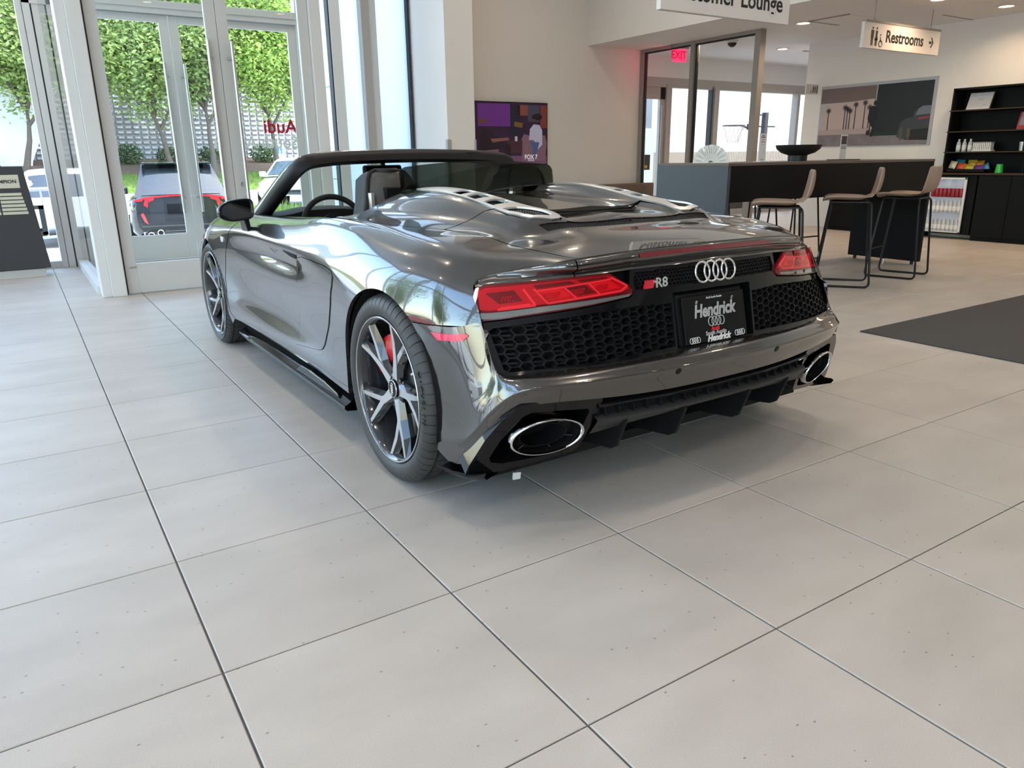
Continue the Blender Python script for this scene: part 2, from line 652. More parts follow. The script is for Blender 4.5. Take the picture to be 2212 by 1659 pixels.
M_PAINT = paint_mat()
M_GLOSSBLACK = mat('gloss_black_plastic', (0.005, 0.005, 0.006), 0.07, spec=0.42)
M_BLACK = mat('satin_black_plastic', (0.009, 0.009, 0.010), 0.45, spec=0.2, noise=0.2, nscale=60)
M_DARK = mat('dark_grey_plastic', (0.035, 0.034, 0.034), 0.5, noise=0.15, nscale=40)
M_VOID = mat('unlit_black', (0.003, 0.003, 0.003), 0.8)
M_RUBBER = mat('tyre_rubber', (0.040, 0.039, 0.039), 0.5, noise=0.15, nscale=50)
M_SILVER = mat('satin_silver', (0.84, 0.82, 0.79), 0.34, metal=0.75)
M_CHROME = mat('chrome', (0.85, 0.85, 0.86), 0.05, metal=1.0)
M_MACH = mat('machined_alloy', (0.62, 0.62, 0.63), 0.22, metal=0.9)
M_WHEELDK = mat('dark_wheel_enamel', (0.035, 0.036, 0.04), 0.12, metal=0.2, coat=0.8)
M_STEEL = mat('brake_steel', (0.32, 0.31, 0.30), 0.35, metal=0.9)
M_REDCAL = mat('red_caliper_enamel', (0.55, 0.012, 0.012), 0.25, coat=0.6)
M_LENS = glass_mat('red_lamp_lens', (0.90, 0.30, 0.36), 0.9)
M_LAMPRED = mat('red_lamp_reflector', (0.62, 0.02, 0.05), 0.3, coat=0.3, emit=(0.9, 0.02, 0.05), estr=0.01)
M_LAMPLT = mat('bright_red_lamp_bar', (1.0, 0.20, 0.24), 0.2, coat=0.5, emit=(1, 0.12, 0.16), estr=0.10)
M_LAMPMID = mat('mid_red_lamp_cell', (0.85, 0.03, 0.06), 0.25, coat=0.5, emit=(1, 0.03, 0.06), estr=0.05)
M_LAMPDK = mat('dark_red_lamp_body', (0.16, 0.008, 0.012), 0.3, coat=0.5)
M_CLEARLAMP = mat('smoky_clear_lamp', (0.22, 0.22, 0.21), 0.12, metal=0.5, coat=0.6)
M_MARKER = mat('red_side_marker', (0.70, 0.03, 0.09), 0.12, coat=0.9)
M_TINT = glass_mat('smoked_wind_glass', (0.26, 0.29, 0.265), 0.9)
M_CLEARGL = glass_mat('windscreen_glass', (0.78, 0.86, 0.83), 0.9)
M_LEATHER = mat('black_leather', (0.020, 0.019, 0.019), 0.5, spec=0.25, bump=0.25, bscale=220)
M_GREYSHELL = mat('grey_seat_shell', (0.06, 0.055, 0.053), 0.4)
M_TRIM = mat('grey_door_trim', (0.30, 0.28, 0.26), 0.5)
M_MIRRORGL = mat('mirror_glass', (0.16, 0.165, 0.17), 0.03, metal=1.0)
M_WHITELET = mat('white_lettering', (0.75, 0.75, 0.75), 0.4)
M_GREYLET = mat('grey_lettering', (0.42, 0.42, 0.42), 0.4)
M_REDLET = mat('red_lettering', (0.75, 0.02, 0.03), 0.4)
M_TYRELET = mat('tyre_lettering', (0.005, 0.005, 0.005), 0.25)

CAR = thing('sports_car', 'grey metallic open-top sports car parked on the showroom tiles', 'car', (1.7268, 1.41468, 0), math.radians(90.7773))

def merged(surf, poly, name, m, parent, **k):
    """a panel and its mirror image as ONE mesh (bonnet, lids: they cross the centre line)"""
    a = panel(surf, poly, name, m, parent, **k)
    me = a.data
    V = [tuple(v.co) for v in me.vertices]
    F = [tuple(p.vertices) for p in me.polygons]
    nl = [tuple(c.vector) for c in me.corner_normals]
    F = [f for f in F]
    keep = [i for i, f in enumerate(F) if not (len(f) == 4 and all(abs(V[j][1]) < 2e-3 for j in f))]
    loops = []
    li = 0
    starts = []
    for f in F:
        starts.append(li); li += len(f)
    F1 = [F[i] for i in keep]
    N1 = [nl[starts[i] + j] for i in keep for j in range(len(F[i]))]
    n = len(V)
    V2 = V + [(x, -y, z) for x, y, z in V]
    F2 = [tuple(i + n for i in reversed(f)) for f in F1]
    N2 = []
    k0 = 0
    for f in F1:
        ns = N1[k0:k0 + len(f)]; k0 += len(f)
        N2 += [(x, -y, z) for x, y, z in reversed(ns)]
    me2 = bpy.data.meshes.new(name)
    me2.from_pydata(V2, [], F1 + F2)
    me2.update()
    for p in me2.polygons:
        p.use_smooth = len(p.vertices) == 3
    me2.normals_split_custom_set([tuple(v) for v in N1 + N2])
    me2.materials.append(m)
    a.data = me2
    bpy.data.meshes.remove(me)
    return a

class Fn:
    """a surface given by a formula; same interface as Surf"""
    def __init__(self, fn):
        self.fn = fn
    def ev(self, t, s):
        t = np.atleast_1d(np.asarray(t, float)); s = np.atleast_1d(np.asarray(s, float))
        return self.fn(t, s)
    def nor(self, t, s, e=1e-3):
        n = np.cross(self.ev(np.asarray(t) + e, s) - self.ev(np.asarray(t) - e, s), self.ev(t, np.asarray(s) + e) - self.ev(t, np.asarray(s) - e))
        return n / (np.linalg.norm(n, axis=1)[:, None] + 1e-12)

def xfas(y, z):
    w = (.1 * y * y + .2 * y ** 4) / .1607
    return (1 - w) * (-.655 - .2 * (.70 - z)) + w * (-.455 - .55 * (.70 - z))

FAS = Fn(lambda y, z: np.stack([xfas(y, z), y, z], -1))

# ------------------------------------------------------------------ body panels
G = .0022                                       # half a panel gap
def arc(cx, cz, r, a0, a1, n=24):
    return [(cx + r * math.cos(math.radians(a0 + (a1 - a0) * i / n)), cz + r * math.sin(math.radians(a0 + (a1 - a0) * i / n))) for i in range(n + 1)]

RARC = .366
FARC = .350
def rz_s(pts): return side(pts)

# blade outline (x, z)
BLADE = [(1.062, .30), (1.02, .52), (.93, .722), (.85, .735), (.56, .731), (.455, .722), (.436, .70), (.45, .66), (.50, .575), (.57, .48), (.63, .42), (.675, .365), (.70, .345), (.74, .335), (.82, .325)]
panel(BODY, side([(a * .994 + .0045, b * .99 + .0053) for a, b in BLADE]), 'side_blade', M_PAINT, CAR, step=.02, off=.0035, lip=.02, both=True, flip=True)

panel(BODY, side([(1.125, .737), (.94, .732), (.955, .712), (1.04, .716)]), 'side_intake', M_VOID, CAR, step=.02, off=.0012, lip=.004, both=True, flip=True)
# quarter panel
bl = side(BLADE)
quarter = side([(1.056, .232)]) + [bl[0]] + list(reversed(bl[2:]))[0:] + side([(.865, .787)]) + top([]) + \
          BODY.inv([(.815, .838, .55, .70), (.712, .880, .6, .72)], (0, 2)) + top([(.690, .828), (.435, .812), (.20, .715), (.070, .652), (-.059, .623), (-.166, .604), (-.28, .592), (-.41, .585)])
quarter += [(-.462, .985), (-.4985, 1.01)]
quarter += [(-.4985, .95), (-.4985, .85), (-.4985, .75), (-.4985, .66), (-.4985, .61), (-.4985, .55), (-.4985, .50), (-.4985, .4445)]
quarter += side([(-.42, .643), (-.30, .634), (-.222, .631)])
quarter += side(arc(0, .342, RARC, 127, 2, 40)) + side([(RARC + .003, .30), (RARC + .012, .232)])
panel(BODY, quarter, 'quarter_panel', M_PAINT, CAR, step=.022, lip=.014, both=True, flip=True)

# door
front_gap = [(2.20, .232), (2.262, .26), (2.30, .36), (2.295, .464), (2.24, .56), (2.178, .65), (2.10, .735), (2.065, .765)]
door = side([(1.062, .232), (1.062, .30), (1.024, .52), (.938, .722), (.868, .787)]) + BODY.inv([(.818, .838, .55, .70), (.716, .880, .6, .72)], (0, 2)) + \
       top([(.700, .832), (1.1, .823), (1.6, .813), (1.99, .803)]) + BODY.inv([(2.03, .80, .55, .70)], (0, 2)) + side(list(reversed(front_gap)))
panel(BODY, door, 'door', M_PAINT, CAR, step=.024, off=-.0012, lip=.016, both=True, flip=True)

# front fender
fg = [(a + .006, b) for a, b in front_gap]
fender = side(fg) + BODY.inv([(2.036, .80, .55, .70)], (0, 2)) + top([(1.996, .803)]) + [(2.1, .715), (2.4, .71), (2.65, .70), (2.95, .69), (3.25, .68), (3.45, .67), (3.575, .66), (3.575, .40), (3.45, .30), (3.25, .22), (3.06, .14), (3.02, .08)]
fender += side(arc(2.65, .324, FARC, -12, 192, 44)) + side([(2.285, .19)])
panel(BODY, fender, 'front_fender', M_PAINT, CAR, step=.026, lip=.014, both=True, flip=True)
panel(BODY, [(3.03, .07), (3.065, .13), (3.255, .21), (3.455, .29), (3.575, .39), (3.575, .02), (3.25, .02), (3.03, .02)], 'front_bumper', M_PAINT, CAR, step=.03, lip=.01, both=True, flip=True)
merged(BODY, [(2.0, .735), (2.1, .722), (2.4, .717), (2.65, .707), (2.95, .697), (3.25, .687), (3.45, .677), (3.575, .667), (3.575, 1.56), (2.28, 1.56), (2.2, 1.31), (2.1, 1.03), (2.02, .80)], 'bonnet', M_PAINT, CAR, step=.035, lip=.01, flip=True)
nose = MB().grid([[tuple(p) for p in BODY.ev(np.full(16, 3.577), np.linspace(0, 1.56, 16))], [(3.60, p[1] * .96, p[2]) for p in BODY.ev(np.full(16, 3.577), np.linspace(0, 1.56, 16))],
                  [(3.61, 0, p[2]) for p in BODY.ev(np.full(16, 3.577), np.linspace(0, 1.56, 16))]]).mirror_y()
nose.build('nose_panel', M_GLOSSBLACK, CAR, smooth=True)

# deck: buttress cover in front of the split line, engine lid behind it
seam_t = top([(.685, .820), (.435, .806), (.20, .709), (.070, .645)])
split = top([(.070, .645), (.10, .55), (.085, .46), (.035, .40), (.03, .28), (.026, .22), (.026, 0)])
front_edge = top([(.77, 0), (.775, .15), (.79, .30), (.83, .37), (.835, .42), (.81, .50), (.79, .57), (.775, .64), (.74, .72), (.70, .80)])
strip_out = [(.815, .375), (.76, .402), (.69, .416), (.58, .426), (.40, .429), (.22, .428), (.066, .431), (-.064, .448), (-.140, .442), (-.172, .425), (-.197, .350)]
strip_in = [(-.197, .350), (-.190, .310), (-.165, .290), (-.10, .291), (.026, .297), (.12, .303), (.27, .312), (.435, .322), (.60, .343), (.72, .360), (.815, .375)]
strip_poly = top(strip_out + strip_in[1:-1])
def hole_poly(x0, x1, a0, a1, skew):
    # slanting slot: front edge is curved, rear edge straight
    pts = []
    for i in range(9):
        f = i / 8
        pts.append((x0 + skew * (1 - f) + .012 * math.sin(PI * f), a0 + (a1 - a0) * f))
    for i in range(9):
        f = 1 - i / 8
        pts.append((x1 + skew * (1 - f) - .004 * math.sin(PI * f), a0 + (a1 - a0) * f))
    return top(pts)
slots = [hole_poly(.400, .330, .338, .420, .004), hole_poly(.285, .215, .330, .420, -.004), hole_poly(.155, .085, .322, .418, -.004)]
meshhole = top([(.012, .425), (-.010, .375), (-.06, .345), (-.115, .325), (-.160, .322), (-.172, .345), (-.160, .405), (-.135, .425), (-.05, .432)])
for sgn in (1,):
    panel(BODY, strip_poly, 'buttress_vent', M_SILVER, CAR, step=.014, off=.004, lip=.007, holes=slots + [meshhole], both=True, flip=True)
shrunk = top([(.79, .376), (.69, .405), (.58, .418), (.40, .421), (.22, .420), (.066, .423), (-.064, .438), (-.135, .433), (-.165, .415), (-.185, .350), (-.178, .315), (-.10, .300), (.026, .306), (.12, .312), (.27, .321), (.435, .331), (.60, .352)])
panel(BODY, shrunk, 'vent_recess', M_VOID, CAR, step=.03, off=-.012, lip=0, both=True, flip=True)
merged(BODY, (front_edge + seam_t + split[1:3] + top([(.060, .432)]) + top([(.22, .435), (.40, .436), (.58, .433), (.69, .423), (.76, .409), (.824, .380), (.72, .354), (.60, .336), (.435, .315), (.27, .305), (.12, .296), (.034, .290)]) + split[5:]),
       'roof_cover', M_PAINT, CAR, step=.022, lip=.02, flip=True)
LIDS = Surf(ST, RW, BODY.P)
_k = ST.index(0)
LIDS.P[_k, 15, 2] -= .012; LIDS.P[_k, 16, 2] -= .022
lid_r = [(-.4985, 1.015), (-.465, .992)] + top([(-.408, .579), (-.28, .586), (-.166, .598), (-.059, .617), (.064, .640)])
lid = top([(-.012, 0), (-.012, .205), (-.004, .219), (.012, .226), (.020, .236), (.023, .265), (.024, .287), (-.10, .284), (-.167, .283), (-.197, .307), (-.204, .350), (-.178, .430), (-.142, .449), (-.064, .455), (.050, .438), (.080, .46), (.094, .55)]) + lid_r[::-1] + [(-.4985, 1.25), (-.4985, 1.56)]
vent = top([(-.212, .420), (-.212, .30), (-.205, .285), (-.208, 0.004), (-.256, 0.004), (-.260, .25), (-.252, .407)])
merged(LIDS, lid, 'engine_lid', M_PAINT, CAR, step=.02, lip=.014, flip=True, holes=[vent])

def hex_cells(inside, W, H, x_of, wall=.15, depth=.02, flat=True, y0=-1, y1=1, z0=0, z1=1, step_in=.0, out=.0, normal=(-1, 0, 0)):
    """honeycomb: open cells with walls, as one mesh; x_of(a,b) -> point, depth along +x"""
    mb = MB()
    if flat:
        dx, dz = W * .75, H
    else:
        dx, dz = W, H * .75
    ny = int((y1 - y0) / dx) + 2; nz = int((z1 - z0) / dz) + 2
    for i in range(ny):
        for j in range(nz):
            if flat:
                cy = y0 + i * dx; cz = z0 + j * dz + (dz / 2 if i % 2 else 0)
                hx = [(W / 2, 0), (W / 4, H / 2), (-W / 4, H / 2), (-W / 2, 0), (-W / 4, -H / 2), (W / 4, -H / 2)]
            else:
                cy = y0 + i * dx + (dx / 2 if j % 2 else 0); cz = z0 + j * dz
                hx = [(0, H / 2), (-W / 2, H / 4), (-W / 2, -H / 4), (0, -H / 2), (W / 2, -H / 4), (W / 2, H / 4)]
            if not inside(cy, cz):
                continue
            vs = []
            for k, (sc, d) in enumerate(((1, 0), (1 - wall, 0), (1 - wall * 1.15, depth))):
                for a, b in hx:
                    p = x_of(cy + a * sc, cz + b * sc)
                    vs.append((p[0] - normal[0] * d, p[1] - normal[1] * d, p[2] - normal[2] * d))
            fs = []
            for r in (0, 1):
                for q in range(6):
                    q2 = (q + 1) % 6
                    fs.append((r * 6 + q, r * 6 + q2, r * 6 + 6 + q2, r * 6 + 6 + q))
            mb.add(vs, fs)
    return mb

def poly_in(poly):
    def f(a, b):
        c = False
        n = len(poly)
        for i in range(n):
            x1, y1 = poly[i]; x2, y2 = poly[i - 1]
            if (y1 > b) != (y2 > b) and a < (x2 - x1) * (b - y1) / (y2 - y1) + x1:
                c = not c
        return c
    return f

# perforated strip across the rear of the lid
def on_body(off):
    def f(x, y):
        sgn = 1 if y >= 0 else -1
        t, s = BODY.inv([(x, abs(y), .86, 1.56)], (0, 1))[0]
        p = BODY.ev(t, s)[0]
        return (p[0], sgn * p[1], p[2] + off)
    return f
vpoly = [(-.212, .420), (-.212, .30), (-.205, .285), (-.208, 0), (-.205, -.285), (-.212, -.30), (-.212, -.420), (-.252, -.407), (-.260, -.25), (-.256, 0), (-.260, .25), (-.252, .407)]
ob = on_body(-.004)
hex_cells(poly_in(vpoly), .011, .0105, ob, wall=.38, depth=.008, flat=True, y0=-.27, y1=-.19, z0=-.43, z1=.43, normal=(0, 0, 1)).build('engine_vent_mesh', M_BLACK, CAR)
mpoly = [(.012, .425), (-.010, .375), (-.06, .345), (-.115, .325), (-.160, .322), (-.172, .345), (-.160, .405), (-.135, .425), (-.05, .432)]
hm = hex_cells(poly_in(mpoly), .011, .0105, on_body(-.006), wall=.38, depth=.008, y0=-.19, y1=.03, z0=.31, z1=.44, normal=(0, 0, 1))
hm.build('vent_mesh', M_BLACK, CAR)
MB().add([(x, -y, z) for x, y, z in hm.v], [tuple(reversed(f)) for f in hm.f]).build('vent_mesh', M_BLACK, CAR)
# dark step between cover and lid, recess under the lid
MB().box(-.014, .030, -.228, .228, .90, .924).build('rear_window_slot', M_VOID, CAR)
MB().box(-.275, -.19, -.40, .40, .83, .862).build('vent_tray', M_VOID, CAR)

# ------------------------------------------------------------------ tail: lip and band above the lamps
def crest(y):
    # the rear edge of the deck, by y
    ss = np.linspace(.612, 1.56, 70)
    E = BODY.ev(np.full(70, -.4985), ss)
    o = np.argsort(E[:, 1])
    return np.interp(y, E[o, 1], E[o, 0]), np.interp(y, E[o, 1], E[o, 2])
def lamp_top(y):
    return float(np.interp(abs(y), [0, .35, .44, .60, .70, .79, .822], [.796, .792, .787, .779, .773, .765, .757]))
def lip_grid(ys):
    rows = []
    for y in ys:
        xc, zc = crest(abs(y))
        k = float(np.interp(abs(y), [0, .54, .62, .74], [1, 1, .6, .10]))
        zt = lamp_top(y); xt = float(xfas(abs(y), zt))
        P = [(xc + .004, y, zc - .002), (xc - .006 * k, y, zc - .004 * k), (xc - .013 * k, y, zc - .012 * k), (xc - .018 * k, y, zc - .027 * k), (xc - .014 * k, y, zc - .033 * k),
             (xt * .5 + xc * .5 + .004, y, zt + .38 * (zc - .03 * k - zt)), (xt - .001, y, zt + .006), (xt - .004, y, zt), (xt + .02, y, zt - .004)]
        rows.append(P)
    return MB().grid(rows)
lip_grid(np.linspace(-.541, .541, 61)).build('spoiler_lip', M_PAINT, CAR, smooth=True, angle=60)
for s in (1, -1):
    lip_grid(np.linspace(s * .545, s * .8165, 30)).build('tail_corner', M_PAINT, CAR, smooth=True, angle=60)
# high brake light set into the lip
bl_ = MB()
bl_.grid([[(crest(abs(y))[0] - .0145, y, crest(abs(y))[1] - .0105), (crest(abs(y))[0] - .0205, y, crest(abs(y))[1] - .0245)] for y in np.linspace(-.318, .318, 25)])
bl_.build('high_brake_light', mat('dark_red_brake_lens', (0.16, 0.006, 0.012), 0.15, coat=0.8), CAR)

# ------------------------------------------------------------------ tail: black panel, grilles, lamps
LAMP = [(.818, .752), (.79, .763), (.70, .771), (.60, .777), (.44, .785), (.425, .783), (.372, .748), (.352, .728), (.355, .715), (.368, .708), (.50, .692), (.66, .677), (.80, .662), (.829, .659), (.834, .667), (.832, .69), (.827, .73)]
def bot_z(y): return .513 - .018 * (y / .82) ** 2
ys_ = np.linspace(.826, 0, 18)
right_half = [(.835, .655)] + [(float(y), float(bot_z(y))) for y in ys_]
top_edge = [(0, .794), (.35, .790), (.36, .742), (.345, .722), (.36, .704), (.50, .688), (.66, .673), (.80, .658)]
half = top_edge + [(.836, .655), (.832, .58), (.824, .500)] + [(float(y), float(bot_z(y))) for y in np.linspace(.80, 0, 10)]
GR_L = [(.800, .640), (.812, .632), (.802, .525), (.792, .515), (.60, .520), (.40, .526), (.20, .530), (.20, .672), (.36, .676), (.50, .668), (.66, .655)]
HEXU = [(0, .785), (.332, .781), (.343, .745), (.335, .727), (0, .727)]
full = half[:-1] + [(-a, b) for a, b in reversed(half[1:])][0:]
full = [(0, .794)] + half[1:] + [(-a, b) for a, b in reversed(half[1:-1])]
hu = [(a, b) for a, b in HEXU[1:4]]
hexu_full = hu + [(-a, b) for a, b in reversed(hu)]
panel(FAS, full, 'rear_panel', M_GLOSSBLACK, CAR, step=.03, off=0.0, lip=.03, flip=True,
      holes=[GR_L, [(-a, b) for a, b in reversed(GR_L)], hexu_full, [(.190, .521), (-.190, .521), (-.190, .704), (.190, .704)]])
fx = lambda off: (lambda a, b: (float(xfas(abs(a), b)) + off, a, b))
inU = poly_in(hexu_full)
hex_cells(lambda a, b: inU(a * 1.01, b), .0150, .0158, fx(.006), wall=.22, depth=.012, flat=False, y0=-.36, y1=.36, z0=.72, z1=.79).build('badge_grille', M_BLACK, CAR)
inL = poly_in(GR_L)
big = hex_cells(lambda a, b: inL(a, b), .046, .0265, fx(.004), wall=.11, depth=.026, flat=True, y0=.18, y1=.84, z0=.50, z1=.70)
big.build('honeycomb_grille', M_BLACK, CAR)
MB().add([(x, -y, z) for x, y, z in big.v], [tuple(reversed(f)) for f in big.f]).build('honeycomb_grille', M_BLACK, CAR)
bars = MB()
for k in range(6):
    z = .535 + k * .0265
    bars.grid([[fx(.020)(y, z - .003), fx(.020)(y, z + .003), fx(.034)(y, z + .003)] for y in np.linspace(.19, .80, 20)])
bars.mirror_y().build('grille_slats', M_BLACK, CAR, kind='stuff')
# dark chamber behind all the openings
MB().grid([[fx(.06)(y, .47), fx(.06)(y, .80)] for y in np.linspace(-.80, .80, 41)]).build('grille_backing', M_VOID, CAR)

def lamp(sgn):
    L = [(a, b) for a, b in LAMP]
    root = panel(FAS, L, 'tail_lamp', M_LAMPDK, CAR, step=.03, off=.003, lip=.010, flip=True)
    sub = []
    def el(poly, m, off, nm, lip=.003):
        sub.append(panel(FAS, poly, nm, m, root, step=.02, off=off, lip=lip, flip=True))
    # clear strip along the bottom
    el([(.825, .664), (.79, .664), (.66, .680), (.50, .695), (.372, .709), (.366, .716), (.50, .708), (.66, .696), (.79, .682), (.827, .680)], M_CLEARLAMP, .012, 'reversing_light', .01)
    # lit body, darker cells in it, bright frames round the cells
    el([(.812, .745), (.79, .755), (.60, .770), (.44, .778), (.428, .776), (.378, .745), (.365, .733), (.40, .722), (.50, .715), (.66, .703), (.80, .689), (.820, .692)], M_LAMPRED, .006, 'lamp_reflector')
    cells = [[(.795, .738), (.722, .747), (.706, .716), (.768, .708)],
             [(.655, .741), (.592, .748), (.560, .723), (.628, .716)],
             [(.575, .749), (.517, .755), (.486, .729), (.545, .724)],
             [(.500, .757), (.432, .763), (.398, .738), (.470, .731)],
             [(.668, .760), (.560, .768), (.545, .760), (.660, .750)],
             [(.540, .770), (.445, .776), (.436, .770), (.526, .762)]]
    for k, q in enumerate(cells):
        el(q, M_LAMPDK if k not in (1, 3) else M_LAMPMID, .0085, 'lamp_cell', .002)
    def bar(pts, w, nm='light_bar'):
        mb = MB()
        P = [Vector((float(xfas(a, b)) - .0105, a, b)) for a, b in pts]
        for q0, q1 in zip(P, P[1:]):
            mb.cyl(q0, q1, w, 6)
        sub.append(mb.build(nm, M_LAMPLT, root))
    bar([(.800, .744), (.800, .742)], .002)
    bar([(.700, .752), (.676, .704), (.780, .694)], .0042)
    bar([(.690, .708), (.772, .699)], .0030)
    bar([(.672, .752), (.640, .708), (.540, .718), (.400, .730), (.376, .744), (.428, .772)], .0034)
    bar([(.668, .745), (.585, .753), (.552, .719)], .0030)
    bar([(.585, .753), (.507, .761), (.475, .726)], .0030)
    bar([(.507, .761), (.430, .768)], .0026)
    pr = MB()
    for y0, z0, n in ((.745, .725, 5), (.625, .731, 7), (.545, .738, 6), (.465, .746, 6)):
        for i in range(n):
            for j in range(3):
                a = y0 - (i - n / 2) * .0075 - j * .003; b = z0 - .006 + j * .006 + (i - n / 2) * .0008
                x = float(xfas(a, b)) - .0095
                pr.box(x - .002, x + .003, a - .0026, a + .0026, b - .0022, b + .0022)
    sub.append(pr.build('reflex_prisms', M_LAMPRED, root, kind='stuff'))
    sub.append(panel(FAS, [(.816, .751), (.79, .762), (.70, .770), (.60, .776), (.44, .784), (.425, .782), (.373, .748), (.353, .728), (.358, .719), (.50, .7085), (.66, .6965), (.80, .6825), (.824, .684), (.826, .73)], 'lamp_lens', M_LENS, root, step=.025, off=.0145, lip=.0, flip=True))
    if sgn < 0:
        for o in [root] + sub:
            me = o.data
            me.transform(Matrix.Diagonal((1, -1, 1, 1)))
            me.flip_normals()
    return root
lamp(1)
lamp(-1)

# rings and badge on the upper grille
def ring_set(name, c, R, r, pitch, m, parent, ax=(0, -1, 0), up=(0, 0, 1), n=28, sq=1.0, k=6):
    mb = MB()
    ax, up = Vector(ax), Vector(up)
    for i in range(4):
        cc = Vector(c) + ax * (i - 1.5) * pitch
        mb.tube([cc + ax * R * math.cos(2 * PI * j / n) + up * R * sq * math.sin(2 * PI * j / n) for j in range(n)], r, k, closed=True, flat=ax.cross(up))
    return mb.build(name, m, parent, smooth=True, angle=80)
ring_set('ring_emblem', (-.662, .004, .763), .0335, .0043, .0420, M_CHROME, CAR, up=(.2, 0, 1), k=8)
badge = MB().hexa([(-.653, .326, .732), (-.653, .290, .732), (-.653, .284, .758), (-.653, .320, .758),
                   (-.662, .326, .732), (-.662, .290, .732), (-.661, .284, .758), (-.661, .320, .758)]).build('badge_block', mat('red_enamel', (0.62, 0.01, 0.03), 0.2, coat=0.8), CAR)
text_obj('badge_lettering', 'R8', .043, M_CHROME, CAR, frame((-.665, .260, .747), (0, -1, 0), (.1, 0, 1)), depth=.003, bold=.0012, sx=1.15)

# number plate
def plate_pt(a, b, off=0):      # a: left..right -.1525...1525 in y, b 0..1 height
    top_ = Vector((-.651, 0, .682)); bot_ = Vector((-.687, 0, .525))
    p = bot_.lerp(top_, b)
    return Vector((p.x - off, a, p.z))
hold = MB().hexa([(-.60, .176, .515), (-.60, -.165, .515), (-.60, -.165, .70), (-.60, .176, .70), (-.679, .168, .519), (-.679, -.158, .519), (-.640, -.158, .69), (-.640, .168, .69)])
HOLD = hold.build('plate_holder', M_BLACK, CAR, bevel=.006)
pm = MB().hexa([plate_pt(.1525, 0, -.006), plate_pt(-.1525, 0, -.006), plate_pt(-.1525, 1, -.006), plate_pt(.1525, 1, -.006), plate_pt(.1525, 0, .004), plate_pt(-.1525, 0, .004), plate_pt(-.1525, 1, .004), plate_pt(.1525, 1, .004)])
PLATE = pm.build('number_plate', mat('black_plate', (0.006, 0.006, 0.007), 0.25, spec=0.25), CAR, bevel=.003)
up_ = (plate_pt(0, 1) - plate_pt(0, 0)).normalized()
def ptxt(body, size, a, b, m, bold=0.0, shear=0.0, sx=1.0, nm='plate_lettering'):
    o = plate_pt(a, b, .0052)
    return text_obj(nm, body, size, m, PLATE, frame(o, (0, -1, 0), up_), depth=.0006, bold=bold, shear=shear, sx=sx)
ptxt('Audi South Austin', .0105, .0, .935, M_WHITELET, sx=1.0)
ptxt('Hendrick', .061, .004, .665, M_GREYLET, bold=.0020, shear=.22, sx=.88)
ptxt('Audi', .021, .008, .268, M_REDLET, bold=.0006)
ptxt('South Austin', .0195, .006, .178, M_GREYLET, bold=.0006)
ptxt('Hendrick', .030, -.004, .066, M_WHITELET, bold=.0014, shear=.35)
def pring(a, b, R, m):
    ring_set('plate_rings', plate_pt(a, b, .0055), R, R * .13, R * 1.27, m, PLATE, up=tuple(up_), n=18, sq=1.15)
pring(.0, .425, .0135, M_GREYLET)
pring(.112, .085, .0085, M_WHITELET)
pring(-.112, .085, .0085, M_WHITELET)
for a in (.088, -.088):
    p = plate_pt(a, .87, .004)
    MB().lathe([(.006, 0), (.006, -.003), (.003, -.0045)], 12, (p.x, p.y, p.z), axis='x').build('plate_screw', M_CHROME, PLATE)

# ------------------------------------------------------------------ bumper
def bs(t, ss): return [tuple(p) for p in BODY.ev(np.full(len(ss), t), np.array(ss, float))]
sv = [0.0, .09, .18, .30, .441]
BT = [bs(-.19, sv), bs(-.34, sv), bs(-.43, sv),
      [(-.535, .872, .30), (-.550, .872, .37), (-.556, .858, .43), (-.549, .838, .51), tuple(BODY.ev(-.5, .441)[0])],
      [(-.606, .808, .402), (-.632, .800, .466), (-.612, .804, .492), (-.588, .812, .504), (-.555, .818, .520)],
      [(-.646, .72, .420), (-.674, .72, .482), (-.650, .72, .500), (-.622, .72, .507), (-.590, .72, .512)],
      [(-.695, .5, .411), (-.724, .5, .486), (-.703, .5, .503), (-.675, .5, .511), (-.640, .5, .516)],
      [(-.728, .25, .405), (-.756, .25, .487), (-.738, .25, .506), (-.712, .25, .515), (-.675, .25, .520)],
      [(-.735, 0, .404), (-.763, 0, .488), (-.745, 0, .507), (-.72, 0, .516), (-.68, 0, .521)]]
def crisp(col):      # extra rows hold the crease between the lower flange and the shelf sharp
    K, C_, M1, M2, T_ = [np.array(q, float) for q in col]
    return [K, K + (C_ - K) * .5, K + (C_ - K) * .90, C_, C_ + (M1 - C_) * .22, M1, M2, T_]
BUMP = Surf([0, .15, .24, .37, .49, .59, .81, 1.06, 1.31], [0, .0375, .0675, .075, .0805, .10, .13, .17], [crisp(q) for q in BT])
def bump_side(pts): return BUMP.inv([(a, b) for a, b in pts], (0, 2))
bmp = [(.33, .001), (.40, .001), (.6, .001), (.9, .001), (1.31, .001), (1.31, .169), (.9, .169), (.6, .169), (.49, .169), (.40, .169), (.362, .1695)]
bmp += bump_side([(-.42, .6405), (-.30, .6315), (-.224, .6285)])
bmp += bump_side(arc(0, .342, RARC, 128.5, 199, 20))
bmp += bump_side([(-.40, .197)])
merged(BUMP, bmp, 'rear_bumper', M_PAINT, CAR, step=.014, lip=.012)
def bump_pt(y, v):
    us = np.linspace(.49, 1.31, 200); P = BUMP.ev(us, np.full(200, v)); k = int(np.argmin(abs(P[:, 1] - abs(y))))
    return Vector((P[k][0], y, P[k][2])), Vector(BUMP.nor(us[k], v)[0])
for y, v in ((.247, .058), (-.247, .058), (.775, .040), (-.775, .040)):
    p, n = bump_pt(y, v)
    n = Vector((n.x, n.y if y > 0 else -n.y, n.z))
    MB().cyl(p - n * .004, p + n * .0015, .0115, 20).build('parking_sensor', M_BLACK if abs(y) < .5 else M_PAINT, CAR)

